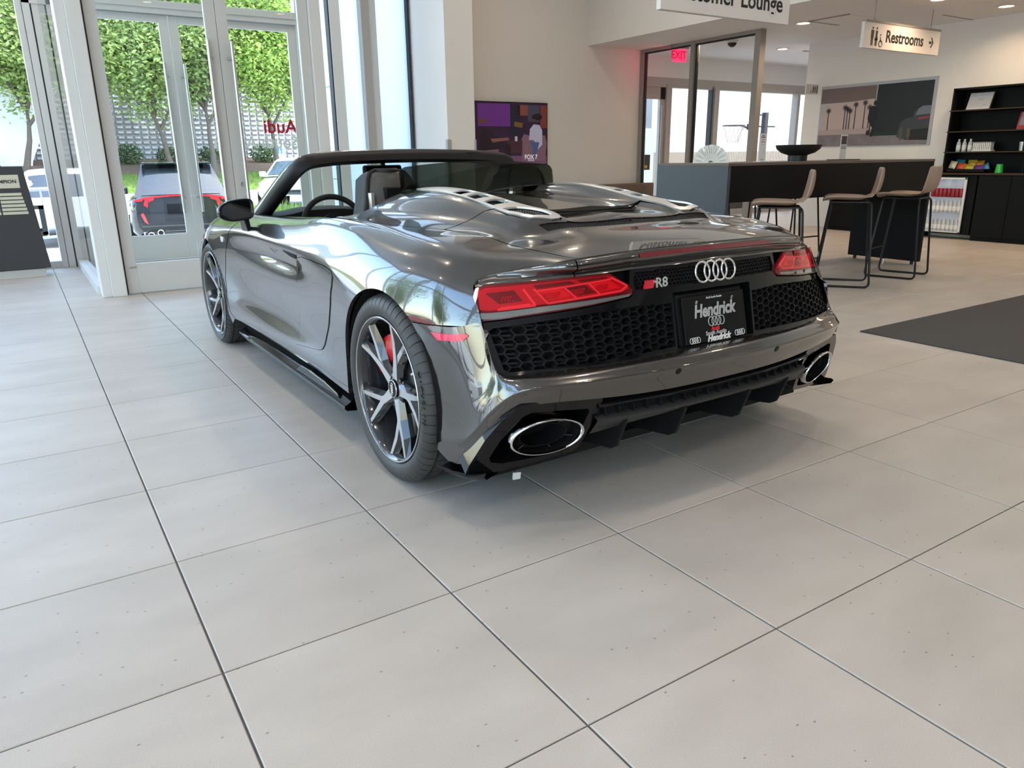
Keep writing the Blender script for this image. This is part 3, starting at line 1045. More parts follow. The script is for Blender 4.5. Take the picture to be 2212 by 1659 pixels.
# side markers
mk = side([(-.315, .611), (-.457, .625), (-.468, .618), (-.452, .601), (-.347, .588)])
panel(BUMP, bump_side([(-.325, .612), (-.45, .624), (-.462, .617), (-.446, .600), (-.352, .590)]), 'side_marker', M_MARKER, CAR, step=.012, off=.003, lip=.005, both=True)

# valance and diffuser
def bx(y): return float(np.interp(abs(y), [0, .25, .5, .62], [-.733, -.726, -.693, -.665]))
ysv = np.linspace(-.528, .528, 45)
MB().grid([[(bx(y) + .05, y, .412), (bx(y) + .014, y, .408), (bx(y) + .010, y, .402), (bx(y) + .03, y, .398)] for y in ysv]).build('valance_edge', M_GLOSSBLACK, CAR)
MB().grid([[(bx(y) + .045, y, .400), (bx(y) + .004, y, .393), (bx(y) - .002, y, .386), (bx(y) + .004, y, .378), (bx(y) + .05, y, .374)] for y in ysv]).build('gloss_strip', M_GLOSSBLACK, CAR, smooth=True)
MB().grid([[(bx(y) + .045, y, .40), (bx(y) + .045, y, .335)] for y in ysv]).build('valance_recess', M_VOID, CAR)
fin = MB()
for k in range(-9, 10):
    y = k * .054
    fin.hexa([(bx(y) + .045, y - .003, .335), (bx(y) + .045, y + .003, .335), (bx(y) + .018, y + .003, .34), (bx(y) + .018, y - .003, .34),
              (bx(y) + .045, y - .003, .378), (bx(y) + .045, y + .003, .378), (bx(y) + .030, y + .003, .378), (bx(y) + .030, y - .003, .378)])
fin.build('valance_ribs', M_BLACK, CAR, kind='stuff')
MB().grid([[(bx(y) + .06, y, .345), (bx(y) + .012, y, .342), (bx(y) + .004, y, .336), (bx(y) + .010, y, .326), (bx(y) + .045, y, .308 - .03 * (abs(y) / .545) ** 2), (bx(y) + .14, y, .265), (bx(y) + .30, y, .20), (bx(y) + .55, y, .165)] for y in ysv]).build('diffuser', M_DARK, CAR, smooth=True, angle=50)
for y in (.412, .164, -.164, -.412):
    b = bx(y)
    pr = [(b + .022, .328), (b + .012, .315), (b + .055, .213), (b + .085, .196), (b + .20, .180), (b + .45, .160), (b + .45, .20), (b + .20, .25), (b + .10, .30)]
    MB().prism(pr, y - .006, y + .006, 'y').build('diffuser_fin', M_BLACK, CAR, bevel=.003)

# exhaust surrounds and tips
def xex(y, z): return -.602 + .24 * (np.abs(y) - .685) - .36 * (z - .30)
EXF = Fn(lambda y, z: np.stack([xex(y, z), y, z], -1))
EX_OUT = [(.512, .408), (.520, .421), (.535, .427), (.72, .433), (.785, .425), (.835, .380), (.876, .314), (.912, .225), (.918, .195), (.90, .180), (.80, .186), (.66, .205), (.565, .222), (.548, .238), (.528, .32)]
EX_IN = [(.548, .372), (.556, .382), (.74, .396), (.768, .386), (.826, .305), (.850, .245), (.842, .226), (.80, .215), (.66, .222), (.590, .236), (.575, .250), (.556, .33)]
for s in (1, -1):
    P = [(s * a, b) for a, b in EX_OUT]; Q = [(s * a, b) for a, b in EX_IN]
    if s < 0:
        P, Q = P[::-1], Q[::-1]
    root = panel(EXF, P, 'exhaust_surround', M_GLOSSBLACK, CAR, step=.025, off=.008, lip=.10, holes=[Q], flip=True)
    panel(EXF, P, 'surround_back', M_GLOSSBLACK, root, step=.05, off=-.10, lip=.0, flip=True)
    c = Vector((-.634, s * .686, .300))
    ay = Vector((.24 * s * 1, 1, 0)) * 1.0
    az = Vector((-.36, 0, 1))
    ax = Vector((1, 0, .05)).normalized()
    n = 48
    def ell(ra, rb, d):
        return [c + ay * (ra * math.cos(2 * PI * i / n)) + az * (rb * math.sin(2 * PI * i / n)) + ax * d for i in range(n)]
    prof = [(.118, .064, .17), (.1235, .0695, .09), (.1245, .0705, .04), (.1235, .0690, .012), (.1215, .0670, .003), (.119, .0648, -.001), (.1160, .0618, -.001), (.1135, .0595, .004), (.112, .058, .012)]
    tip = MB().grid([e + [e[0]] for e in [ell(*q) for q in prof]])
    T = tip.build('exhaust_tip', M_CHROME, CAR, smooth=True, angle=70)
    inner = MB().grid([e + [e[0]] for e in [ell(.112, .058, .012), ell(.110, .057, .05), ell(.080, .044, .055), ell(.078, .043, .028), ell(.075, .041, .028), ell(.073, .040, .12), ell(.002, .001, .125)]])
    inner.build('exhaust_pipe', M_BLACK, T, smooth=True, angle=40)
    for a in (20, 75, 125, 200, 250, 310):
        t = math.radians(a)
        p = c + ay * (.0785 * math.cos(t)) + az * (.043 * math.sin(t)) + ax * .035
        q = c + ay * (.111 * math.cos(t)) + az * (.0575 * math.sin(t)) + ax * .03
        MB().cyl(p, q, .002, 6).build('pipe_web', M_DARK, T)
    # winglet running forward along the bottom of the bumper
    w = MB()
    st = [(-.375, .935, .172, .012), (-.45, .925, .170, .014), (-.53, .905, .176, .018), (-.575, .875, .184, .022)]
    w.grid([[(x, s * (y + .004), z + h), (x - .004, s * (y + .014), z + h * .6), (x, s * (y + .004), z), (x + .05, s * (y - .07), z - .012), (x + .06, s * (y - .10), z + .02)] for x, y, z, h in st])
    w.build('bumper_winglet', M_GLOSSBLACK, CAR, smooth=True, angle=30)
    # sill blade
    sl = MB()
    rows = []
    for x in np.linspace(.40, 2.16, 30):
        f = (x - .40) / 1.76
        y = float(np.interp(x, [.4, .55, 1.0, 1.9, 2.16], [.955, .952, .945, .94, .925]))
        z = float(np.interp(x, [.4, 2.16], [.150, .140]))
        rows.append([(x, s * (y - .09), z + .075), (x, s * (y - .05), z + .052), (x, s * (y - .012), z + .028), (x, s * y, z + .022), (x, s * (y + .002), z + .012), (x, s * (y - .01), z), (x, s * (y - .14), z - .012)])
    sl.grid(rows).build('sill_blade', M_GLOSSBLACK, CAR, smooth=True, angle=35)
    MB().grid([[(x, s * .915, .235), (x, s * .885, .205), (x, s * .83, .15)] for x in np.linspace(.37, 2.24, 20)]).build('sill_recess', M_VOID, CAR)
    iv = MB().prism([(1.06, .178), (.98, .215), (.86, .218), (.66, .212), (.52, .196), (.50, .182)], s * .90, s * .942, 'y')
    iv.build('sill_inlet', M_GLOSSBLACK, CAR, bevel=.004)

# floor pan, wheel housings and cabin tub
MB().box(-.45, 3.3, -.80, .80, .125, .16).build('underbody', M_VOID, CAR)
def housing(cx, cz, r, y0, y1):
    mb = MB()
    n = 24
    rows = []
    for y in (y0, y1):
        rows.append([(cx + r * math.cos(PI * (i / n * 1.16 - .08)), y, cz + r * math.sin(PI * (i / n * 1.16 - .08))) for i in range(n + 1)])
    mb.grid(rows)
    c0 = len(mb.v)
    mb.v.append((cx, y0, cz))
    mb.f += [(i, i + 1, c0) for i in range(n)]
    return mb
for s in (1, -1):
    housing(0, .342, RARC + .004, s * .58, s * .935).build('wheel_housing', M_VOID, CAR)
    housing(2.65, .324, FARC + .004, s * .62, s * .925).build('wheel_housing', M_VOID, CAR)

# ------------------------------------------------------------------ wheels
def wheel(cx, cy, R, W, rim_r, cal_sign, lettering=False):
    """built with local y pointing outwards, then mirrored for the right side"""
    s = 1 if cy > 0 else -1
    root = bpy.data.objects.new('wheel', None)
    COL.objects.link(root)
    root.parent = CAR
    root.location = (cx, cy, R - .003)
    hw = W / 2
    # tyre: y is axial (outwards +), profile from outer bead across the tread to the inner bead
    prof = [(rim_r + .006, hw - .014), (rim_r + .012, hw - .006), (rim_r + .022, hw - .001), (rim_r + .036, hw + .002), (R - .030, hw - .002), (R - .016, hw - .010), (R - .008, hw - .018), (R - .003, hw - .030)]
    grooves = [.105, .045, -.045, -.105]
    tread = []
    sc = W / .305
    yy = hw - .040
    pts = [yy]
    for g in grooves:
        pts += [g * sc + .006, g * sc + .0055, g * sc - .0055, g * sc - .006]
    pts += [-yy]
    tp = [(R - .001, pts[0])]
    for i in range(4):
        a = pts[1 + 4 * i:5 + 4 * i]
        tp += [(R, a[0]), (R - .007, a[1]), (R - .007, a[2]), (R, a[3])]
    tp += [(R - .001, -yy), (R - .006, -hw + .022), (R - .020, -hw + .006), (rim_r + .03, -hw), (rim_r + .006, -hw + .014)]
    prof = prof + tp
    NB = 60
    angs = []
    for k in range(NB):
        a0 = 2 * PI * k / NB
        d = 2 * PI / NB
        angs += [(a0, 0), (a0 + d * .86, 0), (a0 + d * .88, 1), (a0 + d * .98, 1)]
    tv = []
    for a, g in angs:
        for i, (r, y) in enumerate(prof):
            sip = g and 4 <= i <= 8
            rr = r - (.0045 if sip else 0)
            if g and i > 8 and r > R - .004:
                rr = r - .003
            aa = a - .10 * max(0, (R - r)) - (.05 if i > 8 else .0) * (abs(y) < hw * .8)
            tv.append((-rr * math.cos(aa), y * s, rr * math.sin(aa)))
    m = len(prof)
    NA = len(angs)
    tf = []
    for i in range(NA):
        j = (i + 1) % NA
        for k in range(m - 1):
            q = (i * m + k, i * m + k + 1, j * m + k + 1, j * m + k)
            tf.append(q if s > 0 else q[::-1])
    mbt = MB(); mbt.add(tv, tf)
    T = mbt.build('tyre', M_RUBBER, root, smooth=True, angle=32)
    # rim barrel and lip
    bar = MB().lathe([(rim_r + .006, s * (hw - .012)), (rim_r + .004, s * (hw - .006)), (rim_r - .004, s * (hw - .008)), (rim_r - .012, s * (hw - .022)), (rim_r - .016, s * (hw - .07)), (rim_r - .05, s * (-hw + .04)), (rim_r - .03, s * (-hw + .01))], 64, axis='y', cap=False)
    bar.build('rim', M_WHEELDK, root, smooth=True, angle=50)
    MB().lathe([(rim_r + .005, s * (hw - .0065)), (rim_r + .003, s * (hw - .0045)), (rim_r + .0005, s * (hw - .0052)), (rim_r, s * (hw - .0075))], 72, axis='y', cap=False).build('rim_lip', M_MACH, root, smooth=True, angle=60)
    # spokes
    k_ = rim_r / .262
    yo = hw - .016            # face plane near rim
    yh = hw - .040            # face plane at hub
    def P(r, deg, y):
        t = math.radians(deg)
        return Vector((-r * math.cos(t), y, r * math.sin(t)))
    def leg(mb, mf, path, wid, depth):
        """path: (r, deg, y) stations, wid half widths; silver face on top, dark tapering flanks"""
        n = len(path)
        C = [P(*p) for p in path]
        rows = []
        for i in range(n):
            d = (C[min(i + 1, n - 1)] - C[max(i - 1, 0)])
            d.y = 0
            d.normalize()
            sd = Vector((d.z, 0, -d.x))
            w = wid[i]; dp = depth[i]
            rows.append([C[i] + sd * w, C[i] - sd * w, C[i] - sd * (w + .015) - Vector((0, dp * .45, 0)), C[i] - sd * (w * .7) - Vector((0, dp, 0)), C[i] + sd * (w * .7) - Vector((0, dp, 0)), C[i] + sd * (w + .015) - Vector((0, dp * .45, 0))])
        o = len(mb.v)
        for r in rows: mb.v += [(p.x, p.y * s, p.z) for p in r]
        for i in range(n - 1):
            for k in range(6):
                k2 = (k + 1) % 6
                q = (o + i * 6 + k, o + i * 6 + k2, o + i * 6 + 6 + k2, o + i * 6 + 6 + k)
                mb.f.append(q if s > 0 else q[::-1])
                mf.append(1 if k == 0 else 0)
    for k in range(5):
        a = 78 + 72 * k
        mb = MB(); mf = []
        leg(mb, mf, [(.040 * k_, a - 4, yh), (.120 * k_, a - 5, yh + .006), (.19 * k_, a - 1.5, yo - .012), (.262 * k_, a + 1.5, yo)], [.019, .0125, .0095, .0065], [.035, .05, .05, .035])
        leg(mb, mf, [(.085 * k_, a - 6.5, yh + .001), (.125 * k_, a - 10, yh + .004), (.19 * k_, a - 20.5, yo - .014), (.262 * k_, a - 27, yo)], [.009, .0105, .0095, .0065], [.035, .05, .05, .035])
        ob = mb.build('spoke', [M_WHEELDK, M_MACH], root)
        for i, p in enumerate(ob.data.polygons):
            p.material_index = mf[i]
    MB().lathe([(.066, s * (yh - .045)), (.066, s * (yh - .012)), (.052, s * (yh - .004)), (.036, s * (yh - .002)), (.0, s * (yh - .002))], 40, axis='y').build('hub', M_WHEELDK, root, smooth=True, angle=40)
    cap = MB().lathe([(.034, s * (yh - .004)), (.034, s * (yh + .004)), (.031, s * (yh + .007)), (.0, s * (yh + .0075))], 36, axis='y').build('centre_cap', M_BLACK, root, smooth=True, angle=40)
    MB().lathe([(.0335, s * (yh + .004)), (.032, s * (yh + .0075)), (.030, s * (yh + .0075)), (.029, s * (yh + .005))], 36, axis='y', cap=False).build('cap_ring', M_MACH, cap, smooth=True)
    ring_set('cap_rings', (0, s * (yh + .009), 0), .0072, .0009, .0098, M_CHROME, cap, ax=(0, 0, 1), up=(1, 0, 0), n=16, k=4)
    for k in range(5):
        p = P(.056, 42 + 72 * k, yh - .010)
        MB().cyl((p.x, (p.y - .02) * s, p.z), (p.x, (p.y + .004) * s, p.z), .012, 6).build('wheel_bolt', M_BLACK, root)
    p = P(.245, 28, yo - .02)
    MB().cyl((p.x, p.y * s, p.z), (p.x * .86, (p.y + .012) * s, p.z * .86), .0045, 8).build('valve', M_CHROME, root)
    disc = MB().lathe([(.10, s * .055), (.185, s * .055), (.186, s * .045), (.186, s * .025), (.10, s * .02)], 48, axis='y', cap=False).build('brake_disc', M_STEEL, root, smooth=True, angle=30)
    MB().lathe([(.0, s * .075), (.085, s * .075), (.10, s * .062), (.105, s * .05)], 32, axis='y').build('disc_bell', M_DARK, root, smooth=True, angle=30)
    cal = MB()
    n = 14
    rows = []
    for i in range(n + 1):
        a = 62 + 112 * i / n if cal_sign > 0 else -50 + 80 * i / n
        e = 0.012 if i in (0, n) else 0
        rows.append([P(.105 + e, a, .05), P(.108 + e, a, .083), P(.15, a, .098 - e), P(.196, a, .092 - e), P(.208 - e, a, .07), P(.208 - e, a, .0), P(.11, a, .0)])
    cal.grid([[(p.x, p.y * s, p.z) for p in r] for r in rows])
    cal.build('brake_caliper', M_REDCAL if cal_sign > 0 else M_DARK, root, smooth=True, angle=45)
    if lettering:
        word = 'MICHELIN'
        a0, a1 = 24.5, -6.5
        for i, ch in enumerate(word):
            a = a0 + (a1 - a0) * (i + .2) / (len(word) - .6)
            rr = rim_r + .0435
            t = math.radians(a)
            rad = Vector((-math.cos(t), 0, math.sin(t)))
            tan = Vector((math.sin(t), 0, math.cos(t))) * -1          # reading direction: clockwise
            o = Vector((rad.x * rr, s * (hw + .0012), rad.z * rr))
            text_obj('sidewall_lettering', ch, .034, M_TYRELET, T, frame(o, tan, rad), depth=.0008, bold=.0012, sx=.85)
    return root

WREAR = wheel(0, .952 - .1525, .345, .305, .262, 1, True)
wheel(0, -(.952 - .1525), .345, .305, .262, 1)
wheel(2.65, .945 - .1225, .327, .245, .262, -1)
wheel(2.65, -(.945 - .1225), .327, .245, .262, -1)

# ------------------------------------------------------------------ cabin
tub = MB()
# cabin walls
tub.add([(.72, -.80, .16), (2.25, -.74, .16), (2.25, .74, .16), (.72, .80, .16), (.80, -.82, .84), (2.2, -.76, .80), (2.2, .76, .80), (.80, .82, .84)],
        [(0, 1, 2, 3), (0, 4, 5, 1), (3, 2, 6, 7), (1, 5, 6, 2)])
tub.build('cabin_tub', M_LEATHER, CAR)
MB().box(.68, .76, -.80, .80, .20, .905).build('rear_bulkhead', M_LEATHER, CAR, bevel=.01)
for s in (1, -1):
    dt = MB()
    rows = []
    for x in np.linspace(.80, 2.05, 26):
        zt = float(np.interp(x, [.8, 1.2, 1.6, 2.05], [.896, .880, .860, .838]))
        yt = float(np.interp(x, [.8, 1.2, 1.6, 2.05], [.826, .818, .811, .80]))
        rows.append([(x, s * (yt + .004), zt - .006), (x, s * (yt - .004), zt + .0), (x, s * (yt - .03), zt - .003), (x, s * (yt - .055), zt - .03), (x, s * (yt - .07), zt - .12), (x, s * (yt - .05), .45)])
    dt.grid(rows).build('door_trim', M_LEATHER, CAR, smooth=True, angle=50)
    tr2 = MB()
    tr2.grid([[(x, s * (.752 - .0 * i), .815), (x, s * .745, .77)] for i, x in enumerate(np.linspace(1.2, 2.0, 6))])
    tr2.build('door_insert', M_TRIM, CAR)

def seat(y0):
    root = bpy.data.objects.new('seat', None); COL.objects.link(root); root.parent = CAR; root.location = (0, y0, 0)
    # backrest: rows up the back, shell on the rear face, padding in front
    zs = [.42, .55, .70, .84, .94, 1.0, 1.045, 1.072, 1.084]
    xr = [.86, .90, .94, .965, .985, 1.0, 1.012, 1.028, 1.045]      # rear face
    hwv = [.235, .24, .215, .165, .132, .120, .110, .092, .055]
    sh = []; pad = []
    for z, x, w in zip(zs, xr, hwv):
        n = 12
        row = []
        for i in range(n + 1):
            t = -1 + 2 * i / n
            row.append((x + .05 * abs(t) ** 2.5, w * t, z))
        sh.append(row)
        prow = []
        for i in range(n + 1):
            t = -1 + 2 * i / n
            prow.append((x + .13 - .05 * (1 - abs(t) ** 3) * 0 + .055 * abs(t) ** 3 - (.05 if z > 1.06 else 0), (w + .004) * t, z - .004))
        pad.append(prow)
    MB().grid(sh).build('seat_shell', M_GREYSHELL, root, smooth=True, angle=60)
    loop = MB()
    ring = [[s_[0]] + [p_[0]] for s_, p_ in zip(sh, pad)]
    loop.grid(ring)
    loop.grid([[p_[-1], s_[-1]] for s_, p_ in zip(sh, pad)])
    loop.grid([list(p) for p in (sh[-1], pad[-1])])
    loop.grid(pad)
    loop.build('seat_padding', M_LEATHER, root, smooth=True, angle=60)
    edge = [sh[k][0] for k in range(len(sh))] + sh[-1][1:-1] + [sh[k][-1] for k in range(len(sh) - 1, -1, -1)]
    MB().tube([(p[0] - .002, p[1], p[2]) for p in edge], .013, 8).build('seat_border', M_LEATHER, root, smooth=True)
    MB().box(.985, 1.02, -.055, .055, .93, 1.01).build('belt_guide', M_BLACK, root, bevel=.008)
    MB().box(.985, 1.02, .112, .128, .88, .985).build('seat_trim', M_SILVER, root)
    cu = MB()
    cu.grid([[(x, w * t, .36 + .07 * abs(t) ** 3 + .05 * (x - 1.0) - (0.0 if x < 1.5 else .05)) for t in np.linspace(-1, 1, 11)] for x, w in ((.95, .22), (1.1, .25), (1.3, .26), (1.45, .26), (1.52, .24))])
    cu.build('seat_cushion', M_LEATHER, root, smooth=True)
    return root
seat(.40)
seat(-.40)
# dashboard with its hooded cluster
da = MB()
rows = []
for y in np.linspace(-.76, .76, 31):
    h = .025 * math.exp(-((y - .40) / .20) ** 4)
    rows.append([(2.30, y, .835), (2.10, y, .850 + h), (1.98, y, .852 + h), (1.93, y, .838 + h), (1.93, y, .79), (1.96, y, .70), (1.98, y, .50)])
da.grid(rows).build('dashboard', M_LEATHER, CAR, smooth=True, angle=50)
sw = MB()
c = Vector((1.82, .405, .775))
up2 = Vector((.30, 0, 1)).normalized()
sw.tube([c + Vector((0, 1, 0)) * .178 * math.cos(2 * PI * i / 40) + up2 * .168 * math.sin(2 * PI * i / 40) for i in range(40)], .016, 10, closed=True, flat=(1, 0, 0))
SWH = sw.build('steering_wheel', M_LEATHER, CAR, smooth=True)
hb = MB().lathe([(.07, -.03), (.075, 0), (.05, .02), (0, .025)], 20, axis='x')
hb.v = [(c.x - p[0] * .8, c.y + p[1], c.z + p[2]) for p in hb.v]
hb.build('wheel_boss', M_BLACK, SWH, smooth=True)
for a in (0, 180, 270):
    t = math.radians(a)
    d = Vector((0, math.cos(t), 0)) + up2 * math.sin(t)
    MB().hexa([c + d * .05 + up2.cross(d) * .0 + Vector((-.005, 0, 0)) + q for q in (Vector((0, .015, -.015)), Vector((0, -.015, -.015)), Vector((0, -.015, .015)), Vector((0, .015, .015)))] +
              [c + d * .17 + Vector((.005, 0, 0)) + q for q in (Vector((0, .012, -.012)), Vector((0, -.012, -.012)), Vector((0, -.012, .012)), Vector((0, .012, .012)))]).build('wheel_spoke', M_DARK, SWH)

# windscreen frame: pillars and header in one sweep, section turned with the frame
def frame_path():
    pts = []
    for s in (1, -1):
        seg = [(2.16, .775, .805), (2.0, .757, .885), (1.86, .735, .965), (1.74, .708, 1.04), (1.655, .678, 1.098), (1.612, .635, 1.135), (1.622, .57, 1.150), (1.652, .42, 1.162), (1.672, .2, 1.168)]
        pts.append([(x, s * y, z) for x, y, z in seg])
    return pts[0] + [(1.678, 0, 1.170)] + pts[1][::-1]
fp = [Vector(p) for p in frame_path()]
# smooth the polyline
def catmull(P, k=5):
    out = []
    n = len(P)
    for i in range(n - 1):
        p0, p1, p2, p3 = P[max(i - 1, 0)], P[i], P[i + 1], P[min(i + 2, n - 1)]
        for j in range(k):
            t = j / k
            out.append(.5 * ((2 * p1) + (p2 - p0) * t + (2 * p0 - 5 * p1 + 4 * p2 - p3) * t * t + (3 * p1 - p0 - 3 * p2 + p3) * t ** 3))
    out.append(P[-1])
    return out
FPTS = catmull(fp, 5)
def frame_sweep(sec_fn):
    rows = []
    n = len(FPTS)
    for i, p in enumerate(FPTS):
        t = (FPTS[min(i + 1, n - 1)] - FPTS[max(i - 1, 0)]).normalized()
        back = Vector((-1, 0, 0)); back = (back - t * back.dot(t)).normalized()      # towards the cabin
        outw = t.cross(back)                                                         # away from the cabin, up or outwards
        if outw.z < 0 and abs(p.y) < .6: outw = -outw
        if abs(p.y) >= .6 and outw.y * p.y < 0: outw = -outw
        hd = max(0, min(1, (.72 - abs(p.y)) / .10))           # 0 pillar, 1 header
        rows.append([p + back * a + outw * b for a, b in sec_fn(hd)])
    return rows
MB().grid(frame_sweep(lambda h: [(-.045, -.006), (-.05, .004), (-.03, .018), (0, .023), (.010, .022), (.014, .016)])).build('windscreen_surround', M_PAINT, CAR, smooth=True, angle=60)
MB().grid(frame_sweep(lambda h: [(.010, .019), (.034 + .02 * h, .014), (.058 + .02 * h, -.006), (.060 + .03 * h, -.034), (.040, -.052), (.0, -.050), (-.03, -.03), (-.045, -.006)])).build('frame_lining', M_BLACK, CAR, smooth=True, angle=60)
# latches of the hood on the header
for y in (.50, -.40, -.55):
    zt = 1.150 if abs(y) > .45 else 1.158
    MB().box(1.585, 1.625, y - .05, y + .05, zt - .004, zt + .014).build('roof_latch', M_BLACK, CAR, bevel=.005)
# windscreen glass
gl = []
for y in np.linspace(-1, 1, 21):
    row = []
    for f in np.linspace(0, 1, 8):
        yt = .60 * y; yb = .76 * y
        xt = 1.70 - .03 * y * y; zt = 1.155 - .015 * y * y
        xb = 2.34 - .16 * y * y; zb = .845 - .02 * y * y
        row.append((xb + (xt - xb) * f, yb + (yt - yb) * f, zb + (zt - zb) * f + .02 * math.sin(PI * f)))
    gl.append(row)
MB().grid(gl).build('windscreen', M_CLEARGL, CAR, smooth=True)
# rear-view mirror
rm = MB().box(-.018, .012, -.12, .12, -.034, .034)
rm.v = [(x + 1.72, y + .135, z + 1.072) for x, y, z in rm.v]
RM = rm.build('interior_mirror', M_BLACK, CAR, bevel=.014)
MB().add([(1.7005, .235, 1.046), (1.7005, .035, 1.046), (1.7005, .035, 1.098), (1.7005, .235, 1.098)], [(0, 1, 2, 3)]).build('mirror_face', M_MIRRORGL, RM)
MB().cyl((1.72, .13, 1.10), (1.735, .12, 1.15), .014, 10).build('mirror_stalk', M_BLACK, RM)

# wind deflector: upright smoked glass between the buttresses
wd = []
for y in np.linspace(-.437, .437, 61):
    zt = 1.124 - .026 * (abs(y) / .437) ** 2 - .022 * max(0, (abs(y) - .405) / .032) ** 2.5
    wd.append([(.846, y, .975), (.850, y, .975 + (zt - .975) * .5), (.858, y, zt)])
w_ = MB().grid(wd)
o_ = len(w_.v)
w_.add([(x + .005, y, z) for x, y, z in w_.v[:o_]], [tuple(reversed(f)) for f in w_.f])
w_.build('wind_deflector', M_TINT, CAR, smooth=True)

# door mirrors
for s in (1, -1):
    rows = []
    prof = [(-.055, 1.0, 1.0), (-.050, 1.05, 1.06), (-.02, 1.06, 1.05), (.03, .98, .96), (.075, .80, .78), (.105, .50, .5), (.115, .05, .05)]
    shape = []
    for i in range(28):
        t = 2 * PI * i / 28
        cx_, cz_ = math.cos(t), math.sin(t)
        e = 2 / 5.0 if cx_ < 0 else 2 / 2.4
        a = .085 * math.copysign(abs(cx_) ** e, cx_); b = .052 * math.copysign(abs(cz_) ** (2 / 4.2), cz_)
        if a > 0: b *= 1 - .30 * (a / .085) ** 2        # outer end narrows
        shape.append((a, b - .008 * (a / .085)))
    body = MB().grid([[(1.745 + dx, s * (.975 + a * k1), .893 + b * k2) for a, b in shape + shape[:1]] for dx, k1, k2 in prof])
    DM = body.build('door_mirror', M_GLOSSBLACK, CAR, smooth=True, angle=40)
    face = MB()
    face.add([(1.700, s * (.975 + a * .90), .893 + b * .88) for a, b in shape], [tuple(range(28))])
    face.build('mirror_face', M_MIRRORGL, DM)
    rimg = MB().grid([[(1.690, s * (.975 + a), .893 + b) for a, b in shape + shape[:1]], [(1.701, s * (.975 + a * .88), .893 + b * .86) for a, b in shape + shape[:1]]])
    rimg.build('mirror_rim', M_GLOSSBLACK, DM)
    MB().hexa([(1.70, s * .925, .775), (1.83, s * .925, .775), (1.82, s * .905, .79), (1.71, s * .905, .79), (1.70, s * .945, .856), (1.79, s * .945, .856), (1.79, s * .915, .862), (1.70, s * .915, .862)]).build('mirror_foot', M_GLOSSBLACK, DM, bevel=.006)

# small writing on the fender
text_obj('fender_lettering', 'V10', .040, M_WHITELET, CAR, frame((2.235, .9445, .700), (-1, 0, 0), (0, -.10, 1)), depth=.002, bold=.0015)
